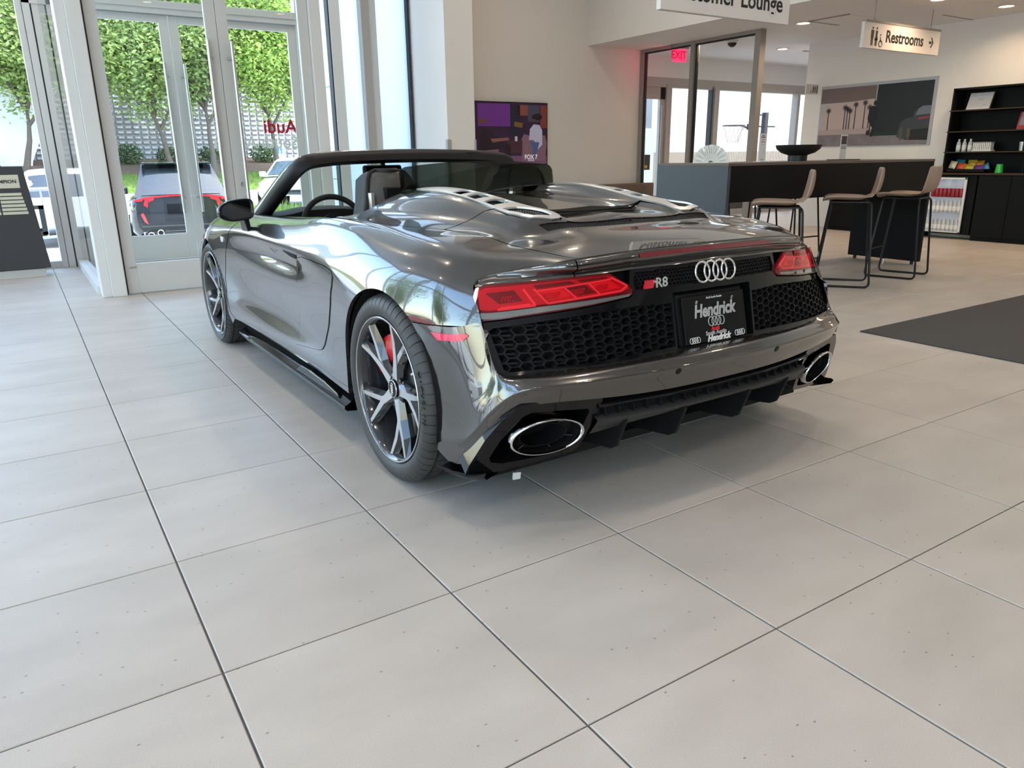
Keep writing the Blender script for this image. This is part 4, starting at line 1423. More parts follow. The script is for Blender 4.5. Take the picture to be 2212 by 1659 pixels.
# ------------------------------------------------------------------ room materials
def tile_mat():
    m, nt, b = new_mat('beige_porcelain_tile')
    g = nt.nodes.new('ShaderNodeNewGeometry')
    oi = nt.nodes.new('ShaderNodeObjectInfo')
    n1 = nt.nodes.new('ShaderNodeTexNoise'); n1.inputs['Scale'].default_value = 2.2; n1.inputs['Detail'].default_value = 6
    mp = nt.nodes.new('ShaderNodeMapping'); mp.inputs['Scale'].default_value = (1, 2.2, 1)
    nt.links.new(g.outputs['Position'], mp.inputs['Vector'])
    nt.links.new(mp.outputs[0], n1.inputs['Vector'])
    n2 = nt.nodes.new('ShaderNodeTexNoise'); n2.inputs['Scale'].default_value = 420; n2.inputs['Detail'].default_value = 2
    nt.links.new(g.outputs['Position'], n2.inputs['Vector'])
    cr = nt.nodes.new('ShaderNodeValToRGB')
    cr.color_ramp.elements[0].position = .25; cr.color_ramp.elements[0].color = (.485, .445, .395, 1)
    cr.color_ramp.elements[1].position = .80; cr.color_ramp.elements[1].color = (.60, .555, .50, 1)
    nt.links.new(n1.outputs['Fac'], cr.inputs['Fac'])
    mx = nt.nodes.new('ShaderNodeMix'); mx.data_type = 'RGBA'; mx.blend_type = 'MULTIPLY'; mx.inputs['Factor'].default_value = .35
    cr2 = nt.nodes.new('ShaderNodeValToRGB')
    cr2.color_ramp.elements[0].position = .35; cr2.color_ramp.elements[0].color = (.62, .60, .58, 1)
    cr2.color_ramp.elements[1].position = .65; cr2.color_ramp.elements[1].color = (1, 1, 1, 1)
    nt.links.new(n2.outputs['Fac'], cr2.inputs['Fac'])
    nt.links.new(cr.outputs[0], mx.inputs['A']); nt.links.new(cr2.outputs[0], mx.inputs['B'])
    # dark and pale flecks
    v = nt.nodes.new('ShaderNodeTexVoronoi'); v.inputs['Scale'].default_value = 26; v.inputs['Randomness'].default_value = 1
    mp2 = nt.nodes.new('ShaderNodeMapping'); mp2.inputs['Scale'].default_value = (1, 1.7, 1)
    nt.links.new(g.outputs['Position'], mp2.inputs['Vector']); nt.links.new(mp2.outputs[0], v.inputs['Vector'])
    wn = nt.nodes.new('ShaderNodeMath'); wn.operation = 'LESS_THAN'; wn.inputs[1].default_value = .10
    nt.links.new(v.outputs['Distance'], wn.inputs[0])
    sx = nt.nodes.new('ShaderNodeSeparateColor'); nt.links.new(v.outputs['Color'], sx.inputs[0])
    gt = nt.nodes.new('ShaderNodeMath'); gt.operation = 'GREATER_THAN'; gt.inputs[1].default_value = .72
    nt.links.new(sx.outputs[0], gt.inputs[0])
    ml = nt.nodes.new('ShaderNodeMath'); ml.operation = 'MULTIPLY'
    nt.links.new(wn.outputs[0], ml.inputs[0]); nt.links.new(gt.outputs[0], ml.inputs[1])
    ml2 = nt.nodes.new('ShaderNodeMath'); ml2.operation = 'MULTIPLY'; ml2.inputs[1].default_value = .75
    nt.links.new(ml.outputs[0], ml2.inputs[0])
    mx2 = nt.nodes.new('ShaderNodeMix'); mx2.data_type = 'RGBA'
    mx2.inputs['B'].default_value = (.16, .14, .12, 1)
    nt.links.new(ml2.outputs[0], mx2.inputs['Factor']); nt.links.new(mx.outputs['Result'], mx2.inputs['A'])
    hs = nt.nodes.new('ShaderNodeHueSaturation')
    mr = nt.nodes.new('ShaderNodeMapRange'); mr.inputs['To Min'].default_value = .96; mr.inputs['To Max'].default_value = 1.04
    nt.links.new(oi.outputs['Random'], mr.inputs['Value']); nt.links.new(mr.outputs[0], hs.inputs['Value'])
    nt.links.new(mx2.outputs['Result'], hs.inputs['Color'])
    nt.links.new(hs.outputs[0], b.inputs['Base Color'])
    b.inputs['Roughness'].default_value = .42
    b.inputs['Specular IOR Level'].default_value = .45
    return m

M_TILE = tile_mat()
M_GROUT = mat('dark_grout', (0.10, 0.095, 0.09), 0.8)
M_WALL = mat('white_wall_paint', (0.80, 0.775, 0.745), 0.7, noise=0.02, nscale=3)
M_WALLW = mat('warm_white_wall_paint', (0.74, 0.70, 0.665), 0.75, noise=0.02, nscale=3)
M_CEIL = mat('ceiling_paint', (0.80, 0.78, 0.76), 0.8)
M_ALU = mat('pale_aluminium_frame', (0.66, 0.67, 0.66), 0.45, metal=0.15)
M_ALUW = mat('white_door_frame', (0.74, 0.75, 0.74), 0.45)
M_ALUD = mat('bronze_grey_frame', (0.30, 0.275, 0.26), 0.5)
M_ALUM2 = mat('taupe_frame', (0.42, 0.39, 0.36), 0.5)
M_GASKET = mat('black_gasket', (0.02, 0.022, 0.025), 0.6)
M_STEELR = mat('brushed_steel_pull', (0.60, 0.60, 0.59), 0.30, metal=0.9)
M_WINGL = glass_mat('window_glass', (0.95, 0.985, 0.975), 0.85)
M_PANELB = mat('black_table_laminate', (0.006, 0.006, 0.007), 0.55, spec=0.15)
M_PANELG = mat('slate_end_panel', (0.055, 0.062, 0.075), 0.5)
M_TOPEDGE = mat('bronze_table_edge', (0.11, 0.08, 0.065), 0.45)
M_CABB = mat('black_cabinet_laminate', (0.006, 0.0065, 0.007), 0.5, spec=0.15)
M_SHELFEDGE = mat('brown_shelf_edge', (0.05, 0.034, 0.02), 0.5, spec=0.2)
M_STOOL = mat('taupe_stool_leather', (0.34, 0.245, 0.195), 0.45, bump=0.1, bscale=150)
M_FRAMEBK = mat('black_steel_tube', (0.012, 0.013, 0.015), 0.35, metal=0.3)
M_MAT = mat('charcoal_entrance_carpet', (0.075, 0.070, 0.068), 0.95, noise=0.25, nscale=260, bump=0.5, bscale=600)
M_SIGN = mat('off_white_sign', (0.74, 0.70, 0.68), 0.5)
M_INK = mat('black_sign_ink', (0.015, 0.015, 0.016), 0.5)
M_BENCH = mat('brown_bench_leather', (0.19, 0.13, 0.095), 0.6)

# ------------------------------------------------------------------ floor: every tile laid singly
T = .6
floor = MB().box(-5.2, 16, -14, 9.6, -.12, -.004).build('floor', M_GROUT)
floor['kind'] = 'structure'
def tile_mesh(name):
    mb = MB()
    jx, jy, b = .0026, .0019, .0022
    x0, x1, y0, y1 = jx, T - jx, jy, T - jy
    mb.add([(x0, y0, -.006), (x1, y0, -.006), (x1, y1, -.006), (x0, y1, -.006), (x0, y0, -.0016), (x1, y0, -.0016), (x1, y1, -.0016), (x0, y1, -.0016),
            (x0 + b, y0 + b, 0), (x1 - b, y0 + b, 0), (x1 - b, y1 - b, 0), (x0 + b, y1 - b, 0)],
           [(0, 1, 5, 4), (1, 2, 6, 5), (2, 3, 7, 6), (3, 0, 4, 7), (4, 5, 9, 8), (5, 6, 10, 9), (6, 7, 11, 10), (7, 4, 8, 11), (8, 9, 10, 11)])
    return mb
tm = tile_mesh('tile')
tile_data = bpy.data.meshes.new('tile')
tile_data.from_pydata(tm.v, [], tm.f)
tile_data.materials.append(M_TILE)
camv = Vector(CAMP)
def tile_score(i, j):
    c = Vector(((i + .5) * T, (j + .5) * T, 0))
    d = c - camv
    z = d.dot(_f)
    if z < .3: return 0
    u = 1106 + F_PX * d.dot(_r2) / z; v = 829.5 - F_PX * d.dot(_u2) / z
    if -250 < u < 2460 and 250 < v < 2100: return 1 / z
    return 0
allt = [(tile_score(i, j), i, j) for i in range(-9, 27) for j in range(-24, 16)]
allt.sort(reverse=True)
for k, (sc, i, j) in enumerate(allt[:300]):
    o = bpy.data.objects.new('tile', tile_data)
    COL.objects.link(o)
    o.parent = floor
    o.location = (i * T, j * T, 0)
rest = MB()
for sc, i, j in allt[300:]:
    rest.add([(x + i * T, y + j * T, z) for x, y, z in tm.v], tm.f)
rest.build('far_tiles', M_TILE, floor, kind='stuff')

# ------------------------------------------------------------------ shell
HZ = 4.6
struct(MB().box(-5.2, 7.9, -14, 9.3, HZ, HZ + .15), 'ceiling', M_CEIL)
struct(MB().box(7.74, 16, -14, 9.5, 2.80, 2.95), 'ceiling_lounge', M_CEIL)
struct(MB().box(7.70, 7.74, -14, 9.0, 2.798, HZ), 'wall_bulkhead', M_WALLW)
struct(MB().box(-5.2, 16, -14.2, -14, 0, HZ), 'wall_back', mat('darkened_unseen_wall', (.09, .082, .076), .7))  # unseen wall, colour darkened so the car's tail mirrors a dim room
struct(MB().box(5.0, 8.80, 9.0, 9.25, 0, HZ), 'wall_screen', M_WALLW)
struct(MB().box(4.62, 5.03, 8.0, 9.25, 0, HZ), 'wall_pillar', M_WALL)
struct(MB().box(10.75, 10.95, -14, 7.22, 0, 2.80), 'wall_right', M_WALL)
struct(MB().box(10.95, 16, 7.02, 7.22, 0, 2.80), 'wall_corridor', M_WALL)
struct(MB().box(10.73, 10.752, 4.3, 7.225, 0, .13), 'baseboard_right', M_WALL)
struct(MB().box(15.9, 16.1, -14, 9.6, 0, 2.80), 'wall_end', M_WALL)
struct(MB().box(8.6, 16, 9.40, 9.55, 2.46, 2.80), 'wall_glazing_head', M_WALL)
struct(MB().box(8.86, 16, 9.40, 9.52, 2.30, 2.46), 'trim_1', M_ALUM2)
for x in (4.62, 5.03):
    MB().box(x - .012, x + (.045 if x < 5 else .012), 7.992, 8.05, 0.1, 1.375).build('trim_corner_guard', M_STEELR)['kind'] = 'structure'

def pane(name, x0, x1, y0, y1, z0, z1, parent=None, m=None):
    """single sheet of glass in the plane of the smaller side"""
    if abs(x1 - x0) < abs(y1 - y0):
        x = (x0 + x1) / 2; v = [(x, y0, z0), (x, y1, z0), (x, y1, z1), (x, y0, z1)]
    else:
        y = (y0 + y1) / 2; v = [(x0, y, z0), (x1, y, z0), (x1, y, z1), (x0, y, z1)]
    return MB().add(v, [(0, 1, 2, 3)]).build(name, m or M_WINGL, parent)

# left glass front (x = -4.5), outside the picture but it lights the car
wl = MB().box(-4.58, -4.42, -8, 9.0, 0, .08).box(-4.58, -4.42, -8, 9.0, HZ - .12, HZ).box(-4.56, -4.44, -8, 9, 2.72, 2.80).build('window_1', M_ALU)
wl['kind'] = 'structure'
for k in range(12):
    y = -8 + k * 1.545
    MB().box(-4.58, -4.40, y - .035, y + .035, 0, HZ).build('mullion', M_ALU, wl)
for k in range(11):
    y = -8 + k * 1.545
    pane('pane', -4.5, -4.5, y + .035, y + 1.51, .08, HZ - .12, wl)

# front glass (y = 9), left of the lobby
wf = MB().box(-4.5, .30, 8.96, 9.08, 0, .075).box(-4.5, .30, 8.96, 9.08, HZ - .12, HZ).build('window_2', M_ALU)
wf['kind'] = 'structure'
for x0, x1 in ((-4.5, -4.42), (-3.0, -2.93), (-1.5, -1.43), (.165, .235)):
    MB().box(x0, x1, 8.93, 9.08, 0, HZ).build('mullion', M_ALU, wf)
MB().box(.235, .25, 8.95, 9.03, 0, HZ).build('gasket', M_GASKET, wf)
MB().box(.25, .31, 8.94, 9.06, 0, HZ).build('corner_post', M_ALU, wf)
for x0, x1 in ((-4.42, -3.0), (-2.93, -1.5), (-1.43, .165)):
    pane('pane', x0, x1, 9.02, 9.02, .075, HZ - .12, wf)
def mirrored_text(name, body, size, m, parent, o, depth=.001, bold=0.0, align='RIGHT'):
    # read from the street side: runs towards -x when seen from inside
    return text_obj(name, body, size, m, parent, frame(o, (-1, 0, 0), (0, 0, 1)), depth=depth, bold=bold, align=align)
M_DECAL = mat('white_window_film', (0.82, 0.86, 0.86), 0.6)
M_DECALR = mat('red_window_film', (0.55, 0.01, 0.04), 0.5)
mirrored_text('window_lettering', 'Pr', .20, M_DECAL, wf, (-.27, 9.028, 2.00), bold=.004, align='LEFT')
mirrored_text('window_lettering', 'Ver', .20, M_DECAL, wf, (-.20, 9.028, 1.80), bold=.004, align='LEFT')

# glass side of the lobby (x = .30)
ws = MB().box(.26, .36, 6.62, 8.94, 0, .075).box(.26, .36, 6.62, 8.94, HZ - .1, HZ).build('window_3', M_ALU)
ws['kind'] = 'structure'
pane('pane', .31, .31, 6.62, 8.94, .075, HZ - .1, ws)

# ---- inner pair of doors (y = 6.5)
fr = MB().box(.355, .475, 6.40, 6.64, 0, HZ).box(2.36, 2.47, 6.44, 6.60, 0, HZ).box(.355, 2.47, 6.44, 6.60, 3.05, 3.15).build('door_1', M_ALUW, bevel=.006)
fr['kind'] = 'structure'
MB().box(.28, .355, 6.42, 6.66, 0, HZ).build('corner_post', M_ALUW, fr, bevel=.006)
MB().box(.475, .49, 6.47, 6.56, 0, 3.05).build('gasket', M_GASKET, fr)
pane('transom_pane', .475, 2.36, 6.52, 6.52, 3.15, HZ, fr)
def leaf(x0, x1, y, z1, parent, lock=None, stile=.115, bot=.265, topr=.12, hand=1, m=None, pull=(.62, 2.16)):
    m = m or M_ALU
    mb = MB().box(x0, x0 + stile, y - .022, y + .022, .008, z1).box(x1 - stile, x1, y - .022, y + .022, .008, z1)
    mb.box(x0 + stile, x1 - stile, y - .022, y + .022, .008, bot).box(x0 + stile, x1 - stile, y - .022, y + .022, z1 - topr, z1)
    o = mb.build('door_leaf', m, parent, bevel=.003)
    pane('pane', x0 + stile, x1 - stile, y, y, bot, z1 - topr, o)
    xh = x1 - stile * .72 if hand > 0 else x0 + stile * .72
    xh2 = xh - .030 * hand
    h = MB()
    h.cyl((xh2, y - .075, pull[0]), (xh2, y - .075, pull[1]), .0165, 14)
    for z in (pull[0] + .18, pull[1] - .14):
        h.cyl((xh2, y - .075, z), (xh, y - .018, z), .014, 10)
    h.build('pull_handle', M_STEELR, o, smooth=True)
    return o
LF = leaf(.492, 1.523, 6.50, 3.03, fr, hand=1, stile=.095, bot=.27)
leaf(1.527, 2.358, 6.50, 3.03, fr, hand=-1, stile=.095, bot=.27)
MB().box(.53, .585, 6.472, 6.478, .232, .245).build('closer_label', M_STEELR, LF)
MB().cyl((1.60, 6.478, .93), (1.60, 6.47, .93), .022, 20).build('lock_cylinder', M_STEELR, fr)
# ---- outer pair of doors (y = 9)
fo = MB().box(.10, .16, 8.93, 9.06, 0, HZ).box(3.045, 3.20, 8.93, 9.06, 0, HZ).box(.16, 3.045, 8.93, 9.06, 2.74, 2.88).build('door_2', M_ALU, bevel=.005)
fo['kind'] = 'structure'
MB().box(.16, 3.045, 8.915, 8.93, 2.80, 2.835).build('header_cover', M_ALU, fo)
pane('transom_pane', .16, 3.045, 9.0, 9.0, 2.88, HZ, fo)
OL = leaf(.16, 1.572, 9.0, 2.735, fo, hand=1, stile=.10, bot=.30, topr=.075, pull=(.55, 2.23))
OR = leaf(1.580, 3.045, 9.0, 2.735, fo, hand=-1, stile=.10, bot=.30, topr=.075, pull=(.55, 2.23))
mirrored_text('window_lettering', 'Audi', .225, M_DECALR, OR, (2.965, 9.004, 1.545), bold=.004, align='LEFT')
mirrored_text('window_lettering', 'South Austin', .200, M_DECAL, OR, (2.965, 9.004, 1.355), bold=.003, align='LEFT')
# ---- glazing between the doors and the pillar
wm = MB().box(3.20, 3.30, 8.95, 9.06, HZ - .1, HZ).box(3.47, 4.62, 8.96, 9.06, HZ - .1, HZ).box(3.47, 4.62, 8.96, 9.06, 0, .08).build('window_5', M_ALU)
wm['kind'] = 'structure'
MB().box(3.47, 3.485, 8.94, 9.06, 0, HZ).build('gasket', M_GASKET, wm)
MB().box(3.485, 3.62, 8.92, 9.06, 0, HZ).build('mullion', M_ALUW, wm)
MB().box(3.90, 4.005, 8.90, 9.06, 0, HZ).build('mullion', M_ALUM2, wm)
MB().box(4.005, 4.12, 8.94, 9.06, 0, HZ).build('mullion', M_ALU, wm)
MB().box(4.575, 4.595, 8.94, 9.06, 0, HZ).build('gasket', M_GASKET, wm)
pane('pane', 3.20, 3.47, 9.02, 9.02, 0, HZ, wm)
M_FROST = bpy.data.materials.new('frosted_white_film'); M_FROST.use_nodes = True
_n = M_FROST.node_tree; _b = _n.nodes['Principled BSDF']; _b.inputs['Base Color'].default_value = (.80, .86, .90, 1); _b.inputs['Roughness'].default_value = .15
_t = _n.nodes.new('ShaderNodeBsdfTranslucent'); _t.inputs['Color'].default_value = (.74, .82, .87, 1)
_m = _n.nodes.new('ShaderNodeMixShader'); _m.inputs[0].default_value = .72
_n.links.new(_b.outputs[0], _m.inputs[1]); _n.links.new(_t.outputs[0], _m.inputs[2]); _n.links.new(_m.outputs[0], _n.nodes['Material Output'].inputs['Surface'])
pane('frosted_pane', 3.62, 3.90, 9.02, 9.02, .08, HZ - .1, wm, M_FROST)
pane('frosted_pane', 4.12, 4.62, 9.02, 9.02, .08, HZ - .1, wm, M_FROST)

# ---- glass partition of the lounge office (x = 8.85)
wp = MB().box(8.80, 8.90, 6.60, 9.0, 0, .09).box(8.80, 8.90, 6.60, 9.0, 2.755, 2.80).build('window_6', M_ALUD)
wp['kind'] = 'structure'
for y0, y1 in ((6.56, 6.66), (7.80, 7.88), (8.93, 9.0)):
    MB().box(8.795, 8.905, y0, y1, 0, 2.80).build('mullion', M_ALUD, wp)
for y0, y1 in ((6.66, 7.80), (7.88, 8.93)):
    MB().box(8.83, 8.87, y1 - .025, y1, .09, 2.755).build('gasket', M_GASKET, wp)
    MB().box(8.83, 8.87, y0, y1, 2.735, 2.755).build('gasket', M_GASKET, wp)
    pane('pane', 8.85, 8.85, y0, y1, .09, 2.755, wp)

# ---- glazing at the back of the lounge (y = 9.45)
wb = MB().box(8.86, 16, 9.42, 9.50, 0, .10).build('window_7', M_ALUM2)
wb['kind'] = 'structure'
for x0, x1 in ((8.86, 9.06), (9.80, 9.92), (11.02, 11.14), (13.42, 13.50), (14.8, 14.9)):
    MB().box(x0, x1, 9.38, 9.52, 0, 2.35).build('mullion', M_ALUM2, wb)
MB().box(10.96, 10.99, 9.40, 9.50, 0, 2.35).build('gasket', M_GASKET, wb)
for x0, x1 in ((9.92, 11.02), (11.14, 13.42), (13.50, 14.8)):
    pane('pane', x0, x1, 9.45, 9.45, .10, 2.30, wb)
db = MB().box(9.06, 9.18, 9.42, 9.48, 0, 2.30).box(9.68, 9.80, 9.42, 9.48, 0, 2.30).box(9.06, 9.80, 9.42, 9.48, 2.10, 2.30).box(9.06, 9.80, 9.42, 9.48, 0, .25).build('door_3', M_ALUM2)
db['kind'] = 'structure'
pane('pane', 9.18, 9.68, 9.45, 9.45, .25, 2.10, db)
MB().cyl((9.70, 9.39, .6), (9.70, 9.39, 2.0), .014, 10).build('pull_handle', M_ALUM2, db)

ORD = ['first', 'second', 'third', 'fourth', 'fifth', 'sixth', 'seventh', 'eighth']
# ------------------------------------------------------------------ lights of the room
M_LAMPWHITE = mat('warm_lamp_glow', (1, .9, .75), .5, emit=(1.0, .80, .55), estr=14)
M_LAMPTRIM = mat('lamp_trim', (.70, .66, .62), .4)
def downlight(x, y, z, power, label, group, r=.085, col=(1, .70, .45), rect=None):
    t = thing('downlight', label, 'ceiling light', (x, y, z), 0, group)
    MB().lathe([(r + .02, -.001), (r + .02, -.008), (r, -.010), (r - .012, .002)], 24, cap=False).build('trim_ring', M_LAMPTRIM, t, smooth=True)
    MB().lathe([(r - .012, -.003), (0, -.003)], 24, cap=False).build('lens', M_LAMPWHITE, t)
    l = bpy.data.lights.new('downlight_lamp', 'AREA')
    l.shape = 'DISK'; l.size = r * 2; l.energy = power; l.color = col; l.spread = math.radians(150)
    lo = bpy.data.objects.new('lamp', l); COL.objects.link(lo); lo.parent = t; lo.location = (0, 0, -.02)
    return t
lounge_lights = [(8.93, 4.2, 'third from the mural'), (10.08, 4.02, ''), (8.92, 5.98, ''), (8.94, 7.77, ''), (10.77, 7.75, ''), (12.6, 8.3, '')]
_ll = ['round downlight above the Restrooms sign near the ceiling edge', 'round downlight over the black shelf wall at far right', 'round downlight beside the hanging lounge sign',
       'round downlight seen through the glass partition left of the camera dome', 'round downlight deep in the lounge beyond the partition post', 'round downlight furthest back in the lounge']
for (x, y, _), lb in zip(lounge_lights, _ll):
    downlight(x, y, 2.797, 9, lb, 'recessed lounge downlights')
for k, (x, y) in enumerate([(10.0, 1.5), (8.9, -.5), (10.0, -2.5), (9.0, 2.0)]):
    downlight(x, y, 2.797, 9, 'round lounge downlight outside the picture, %s behind the shelf wall light' % ORD[k], 'lounge downlights out of view')
for i in range(4):
    for j in range(5):
        x = -3.0 + i * 3.0; y = -6 + j * 3.3
        downlight(x, y, HZ - .003, 14, 'high showroom downlight, %s row from the back wall, %s from the left glass' % (ORD[j], ORD[i]), 'showroom downlights out of view', r=.11, col=(1, .84, .66))
# ------------------------------------------------------------------ entrance carpet
t_ = MB().box(4.34, 7.4, -2.2, 1.815, .0005, .009).build('entrance_mat', M_MAT, bevel=.003)
tag(t_, 'charcoal carpet mat lying on the tiles at the right edge of the picture', 'mat')

# ------------------------------------------------------------------ long bar table
TB = thing('bar_table', 'long black bar-height table with a slate grey end panel', 'table', (4.64, 3.30, 0))
MB().box(0, 3.05, -.0, .82, 1.05, 1.073).build('table_top', M_TOPEDGE, TB, bevel=.002)
MB().box(0, .035, .002, .818, .0, 1.05).build('end_panel', M_PANELG, TB, bevel=.002)['label'] = 'slate grey end panel facing the car'
MB().box(.035, 3.03, .006, .04, .76, 1.05).build('front_apron', M_PANELB, TB, bevel=.002)
MB().box(.035, 3.03, .78, .81, .76, 1.05).build('rear_apron', M_PANELB, TB, bevel=.002)
MB().box(3.00, 3.045, .002, .818, .035, 1.05).build('end_panel', M_PANELB, TB, bevel=.002)
MB().box(.036, 3.0, .35, .45, .76, .80).build('cable_tray', M_PANELB, TB)
for y in (.08, .40, .74):
    MB().lathe([(.018, 0), (.018, .03), (.008, .036)], 14, (3.022, y, 0)).build('foot', M_CHROME if y == .40 else M_FRAMEBK, TB)

# ------------------------------------------------------------------ bar stools: sitter faces local +y
def make_stool(label, group):
    r = thing('bar_stool', label, 'bar stool', (0, 0, 0), 0, group)
    # seat and back as one shell, swept profile (y, z) with width
    prof = [(.215, .748, .180), (.225, .762, .190), (.19, .775, .200), (.10, .777, .210), (0, .772, .213), (-.10, .770, .213), (-.160, .780, .209), (-.188, .810, .205), (-.203, .875, .203), (-.215, .95, .198), (-.224, 1.022, .190)]
    th = .030
    up, lo = [], []
    n = 12
    for i, (y, z, w) in enumerate(prof):
        a = prof[max(i - 1, 0)]; b = prof[min(i + 1, len(prof) - 1)]
        ty, tz = b[0] - a[0], b[1] - a[1]
        L = math.hypot(ty, tz); ny, nz = tz / L, -ty / L          # outward (below / behind)
        if i < 2: ny, nz = .3, -.95
        nn = Vector((0, ny, nz))
        if nn.z > 0.2 and i < 6: nn = -nn
        if i >= 7 and nn.y > 0: nn = -nn
        ru, rl = [], []
        for k in range(n + 1):
            t = -1 + 2 * k / n
            curl = .018 * abs(t) ** 3
            p = Vector((w * t, y, z)) - nn * curl
            ru.append(p); rl.append(p + nn * (th if 0 < i < len(prof) - 1 else th * .55) * (1 - .35 * abs(t) ** 4))
        up.append(ru); lo.append(rl)
    mb = MB().grid(up).grid([list(reversed(q)) for q in lo])
    mb.grid([[u[0] for u in up], [l[0] for l in lo]]); mb.grid([[l[-1] for l in lo], [u[-1] for u in up]])
    mb.grid([lo[0], up[0]]); mb.grid([up[-1], lo[-1]])
    sh_o = mb.build('seat_shell', M_STOOL, r)
    bm = bmesh.new(); bm.from_mesh(sh_o.data); bmesh.ops.remove_doubles(bm, verts=bm.verts, dist=.0004)
    bmesh.ops.recalc_face_normals(bm, faces=bm.faces)
    for fc in bm.faces: fc.smooth = True
    bm.to_mesh(sh_o.data); bm.free()
    sh_o.modifiers.new('soft', 'SUBSURF').render_levels = 1
    MB().box(-.16, .16, -.15, .16, .727, .740).build('seat_plate', M_FRAMEBK, r, bevel=.004)
    def rounded(P, rad=.045):
        out = []
        for i, p in enumerate(P):
            p = Vector(p)
            if i in (0, len(P) - 1): out.append(p); continue
            a = Vector(P[i - 1]); b = Vector(P[i + 1])
            p0 = p + (a - p).normalized() * rad; p1 = p + (b - p).normalized() * rad
            for k in range(6):
                f = k / 5
                out.append(p0.lerp(p, f).lerp(p.lerp(p1, f), f))
        return out
    for sx in (-1, 1):
        P = [(sx * .13, .16, .730), (sx * .175, .155, .720), (sx * .205, .235, .011), (sx * .205, -.215, .011), (sx * .185, -.16, .720), (sx * .13, -.145, .730)]
        MB().tube(rounded(P), .0095, 8).build('sled_leg', M_FRAMEBK, r, smooth=True)
    MB().cyl((-.197, .213, .26), (.197, .213, .26), .008, 8).build('footrest', M_FRAMEBK, r)
    return r
ST1 = make_stool('taupe leather bar stool closest to the slate end of the table', 'bar stools along the near side of the table')
ST1.location = (4.94, 3.00, 0); ST1.rotation_euler = (0, 0, math.radians(40))
copy_tree(ST1, (5.95, 3.05, 0), math.radians(36), 'middle of the three taupe bar stools on the near side of the table')
copy_tree(ST1, (6.80, 3.03, 0), math.radians(14), 'taupe bar stool with its back to us in front of the fridge')
far = []
for k, (x, rz, lb) in enumerate(((5.62, 178, 'bar stool across the table, nearest the slate end, only legs showing'), (6.35, 184, 'bar stool across the table, second from the slate end, only legs showing'), (7.05, 176, 'bar stool across the table, nearest the black end panel, only legs showing'))):
    c = copy_tree(ST1, (x, 4.45, 0), math.radians(rz), lb)
    c['group'] = 'bar stools along the far side of the table'

# ------------------------------------------------------------------ things on the table
TZ = 1.073
bw = MB().lathe([(.085, 0), (.085, .05), (.09, .055), (.15, .075), (.195, .11), (.207, .145), (.200, .146), (.186, .112), (.14, .085), (0, .07)], 40, cap=False)
bw.v = [(x + 6.03, y + 3.70, z + TZ) for x, y, z in bw.v]
tag(bw.build('footed_bowl', mat('matt_black_bowl', (.012, .012, .013), .45), smooth=True, angle=40), 'black footed bowl standing on the bar table', 'bowl')
qs = thing('card_stand', 'tall white printed card standing on the bar table beside the bowl', 'sign stand', (5.52, 3.70, TZ), math.radians(8))
MB().box(-.058, .058, -.002, .002, .004, .245).build('card', mat('white_card', (.80, .80, .82), .4), qs)
MB().box(-.07, .07, -.035, .035, 0, .005).build('base', mat('clear_acrylic', (.6, .62, .62), .1), qs)
for z, w, h, c in ((.225, .04, .010, M_INK), (.21, .07, .012, M_INK), (.192, .03, .008, M_INK), (.170, .055, .010, M_REDLET), (.148, .06, .005, M_GREYLET), (.02, .05, .006, M_INK)):
    MB().box(-w / 2, w / 2, -.0028, -.0022, z, z + h * .6).build('printed_line', c, qs)
fan = thing('card_fan', 'white half round fan of cards at the slate end of the bar table', 'card fan', (4.80, 3.64, TZ), math.radians(-46))
for k in range(9):
    a0, a1 = PI * (k + .04) / 9, PI * (k + .96) / 9
    R_ = .148
    y = -.002 + .0008 * k
    pts = [(.02 * math.cos(a0), .02 * math.sin(a0)), (R_ * math.cos(a0), R_ * math.sin(a0)), (R_ * 1.02 * math.cos((a0 + a1) / 2), R_ * 1.02 * math.sin((a0 + a1) / 2)), (R_ * math.cos(a1), R_ * math.sin(a1)), (.02 * math.cos(a1), .02 * math.sin(a1))]
    MB().prism(pts, y, y + .0007, 'y').build('card', mat('white_fan_card', (.78, .78, .76), .5) if k == 0 else bpy.data.materials['white_fan_card'], fan)
    am = (a0 + a1) / 2
    MB().prism([(.075 * math.cos(am) - .003 * math.sin(am), .075 * math.sin(am) + .003 * math.cos(am)), (.125 * math.cos(am) - .003 * math.sin(am), .125 * math.sin(am) + .003 * math.cos(am)), (.125 * math.cos(am) + .003 * math.sin(am), .125 * math.sin(am) - .003 * math.cos(am)), (.075 * math.cos(am) + .003 * math.sin(am), .075 * math.sin(am) - .003 * math.cos(am))], y - .0006, y - .0002, 'y').build('printed_line', M_GREYLET, fan)
MB().box(-.15, .15, -.01, .02, 0, .004).build('base', mat('white_fan_base', (.7, .7, .7), .4), fan)
ch = thing('flyer_stand', 'small upright flyer holder with dark header on the table, in front of the mural', 'sign stand', (6.72, 3.70, TZ), math.radians(-5))
MB().box(-.045, .045, -.002, .002, 0, .24).build('card', mat('pale_flyer', (.66, .63, .63), .4), ch)
MB().box(-.038, .038, -.0035, -.002, .15, .228).build('flyer_photo', mat('dark_flyer_print', (.05, .03, .04), .4), ch)
MB().box(-.035, .035, -.0035, -.002, .105, .14).build('flyer_print', mat('grey_flyer_print', (.35, .34, .35), .4), ch)
tag(MB().box(6.56, 6.84, 3.58, 3.76, TZ, TZ + .010).build('tablet', M_FRAMEBK, bevel=.003), 'thin dark tablet lying on the table by the flyer holder', 'tablet')

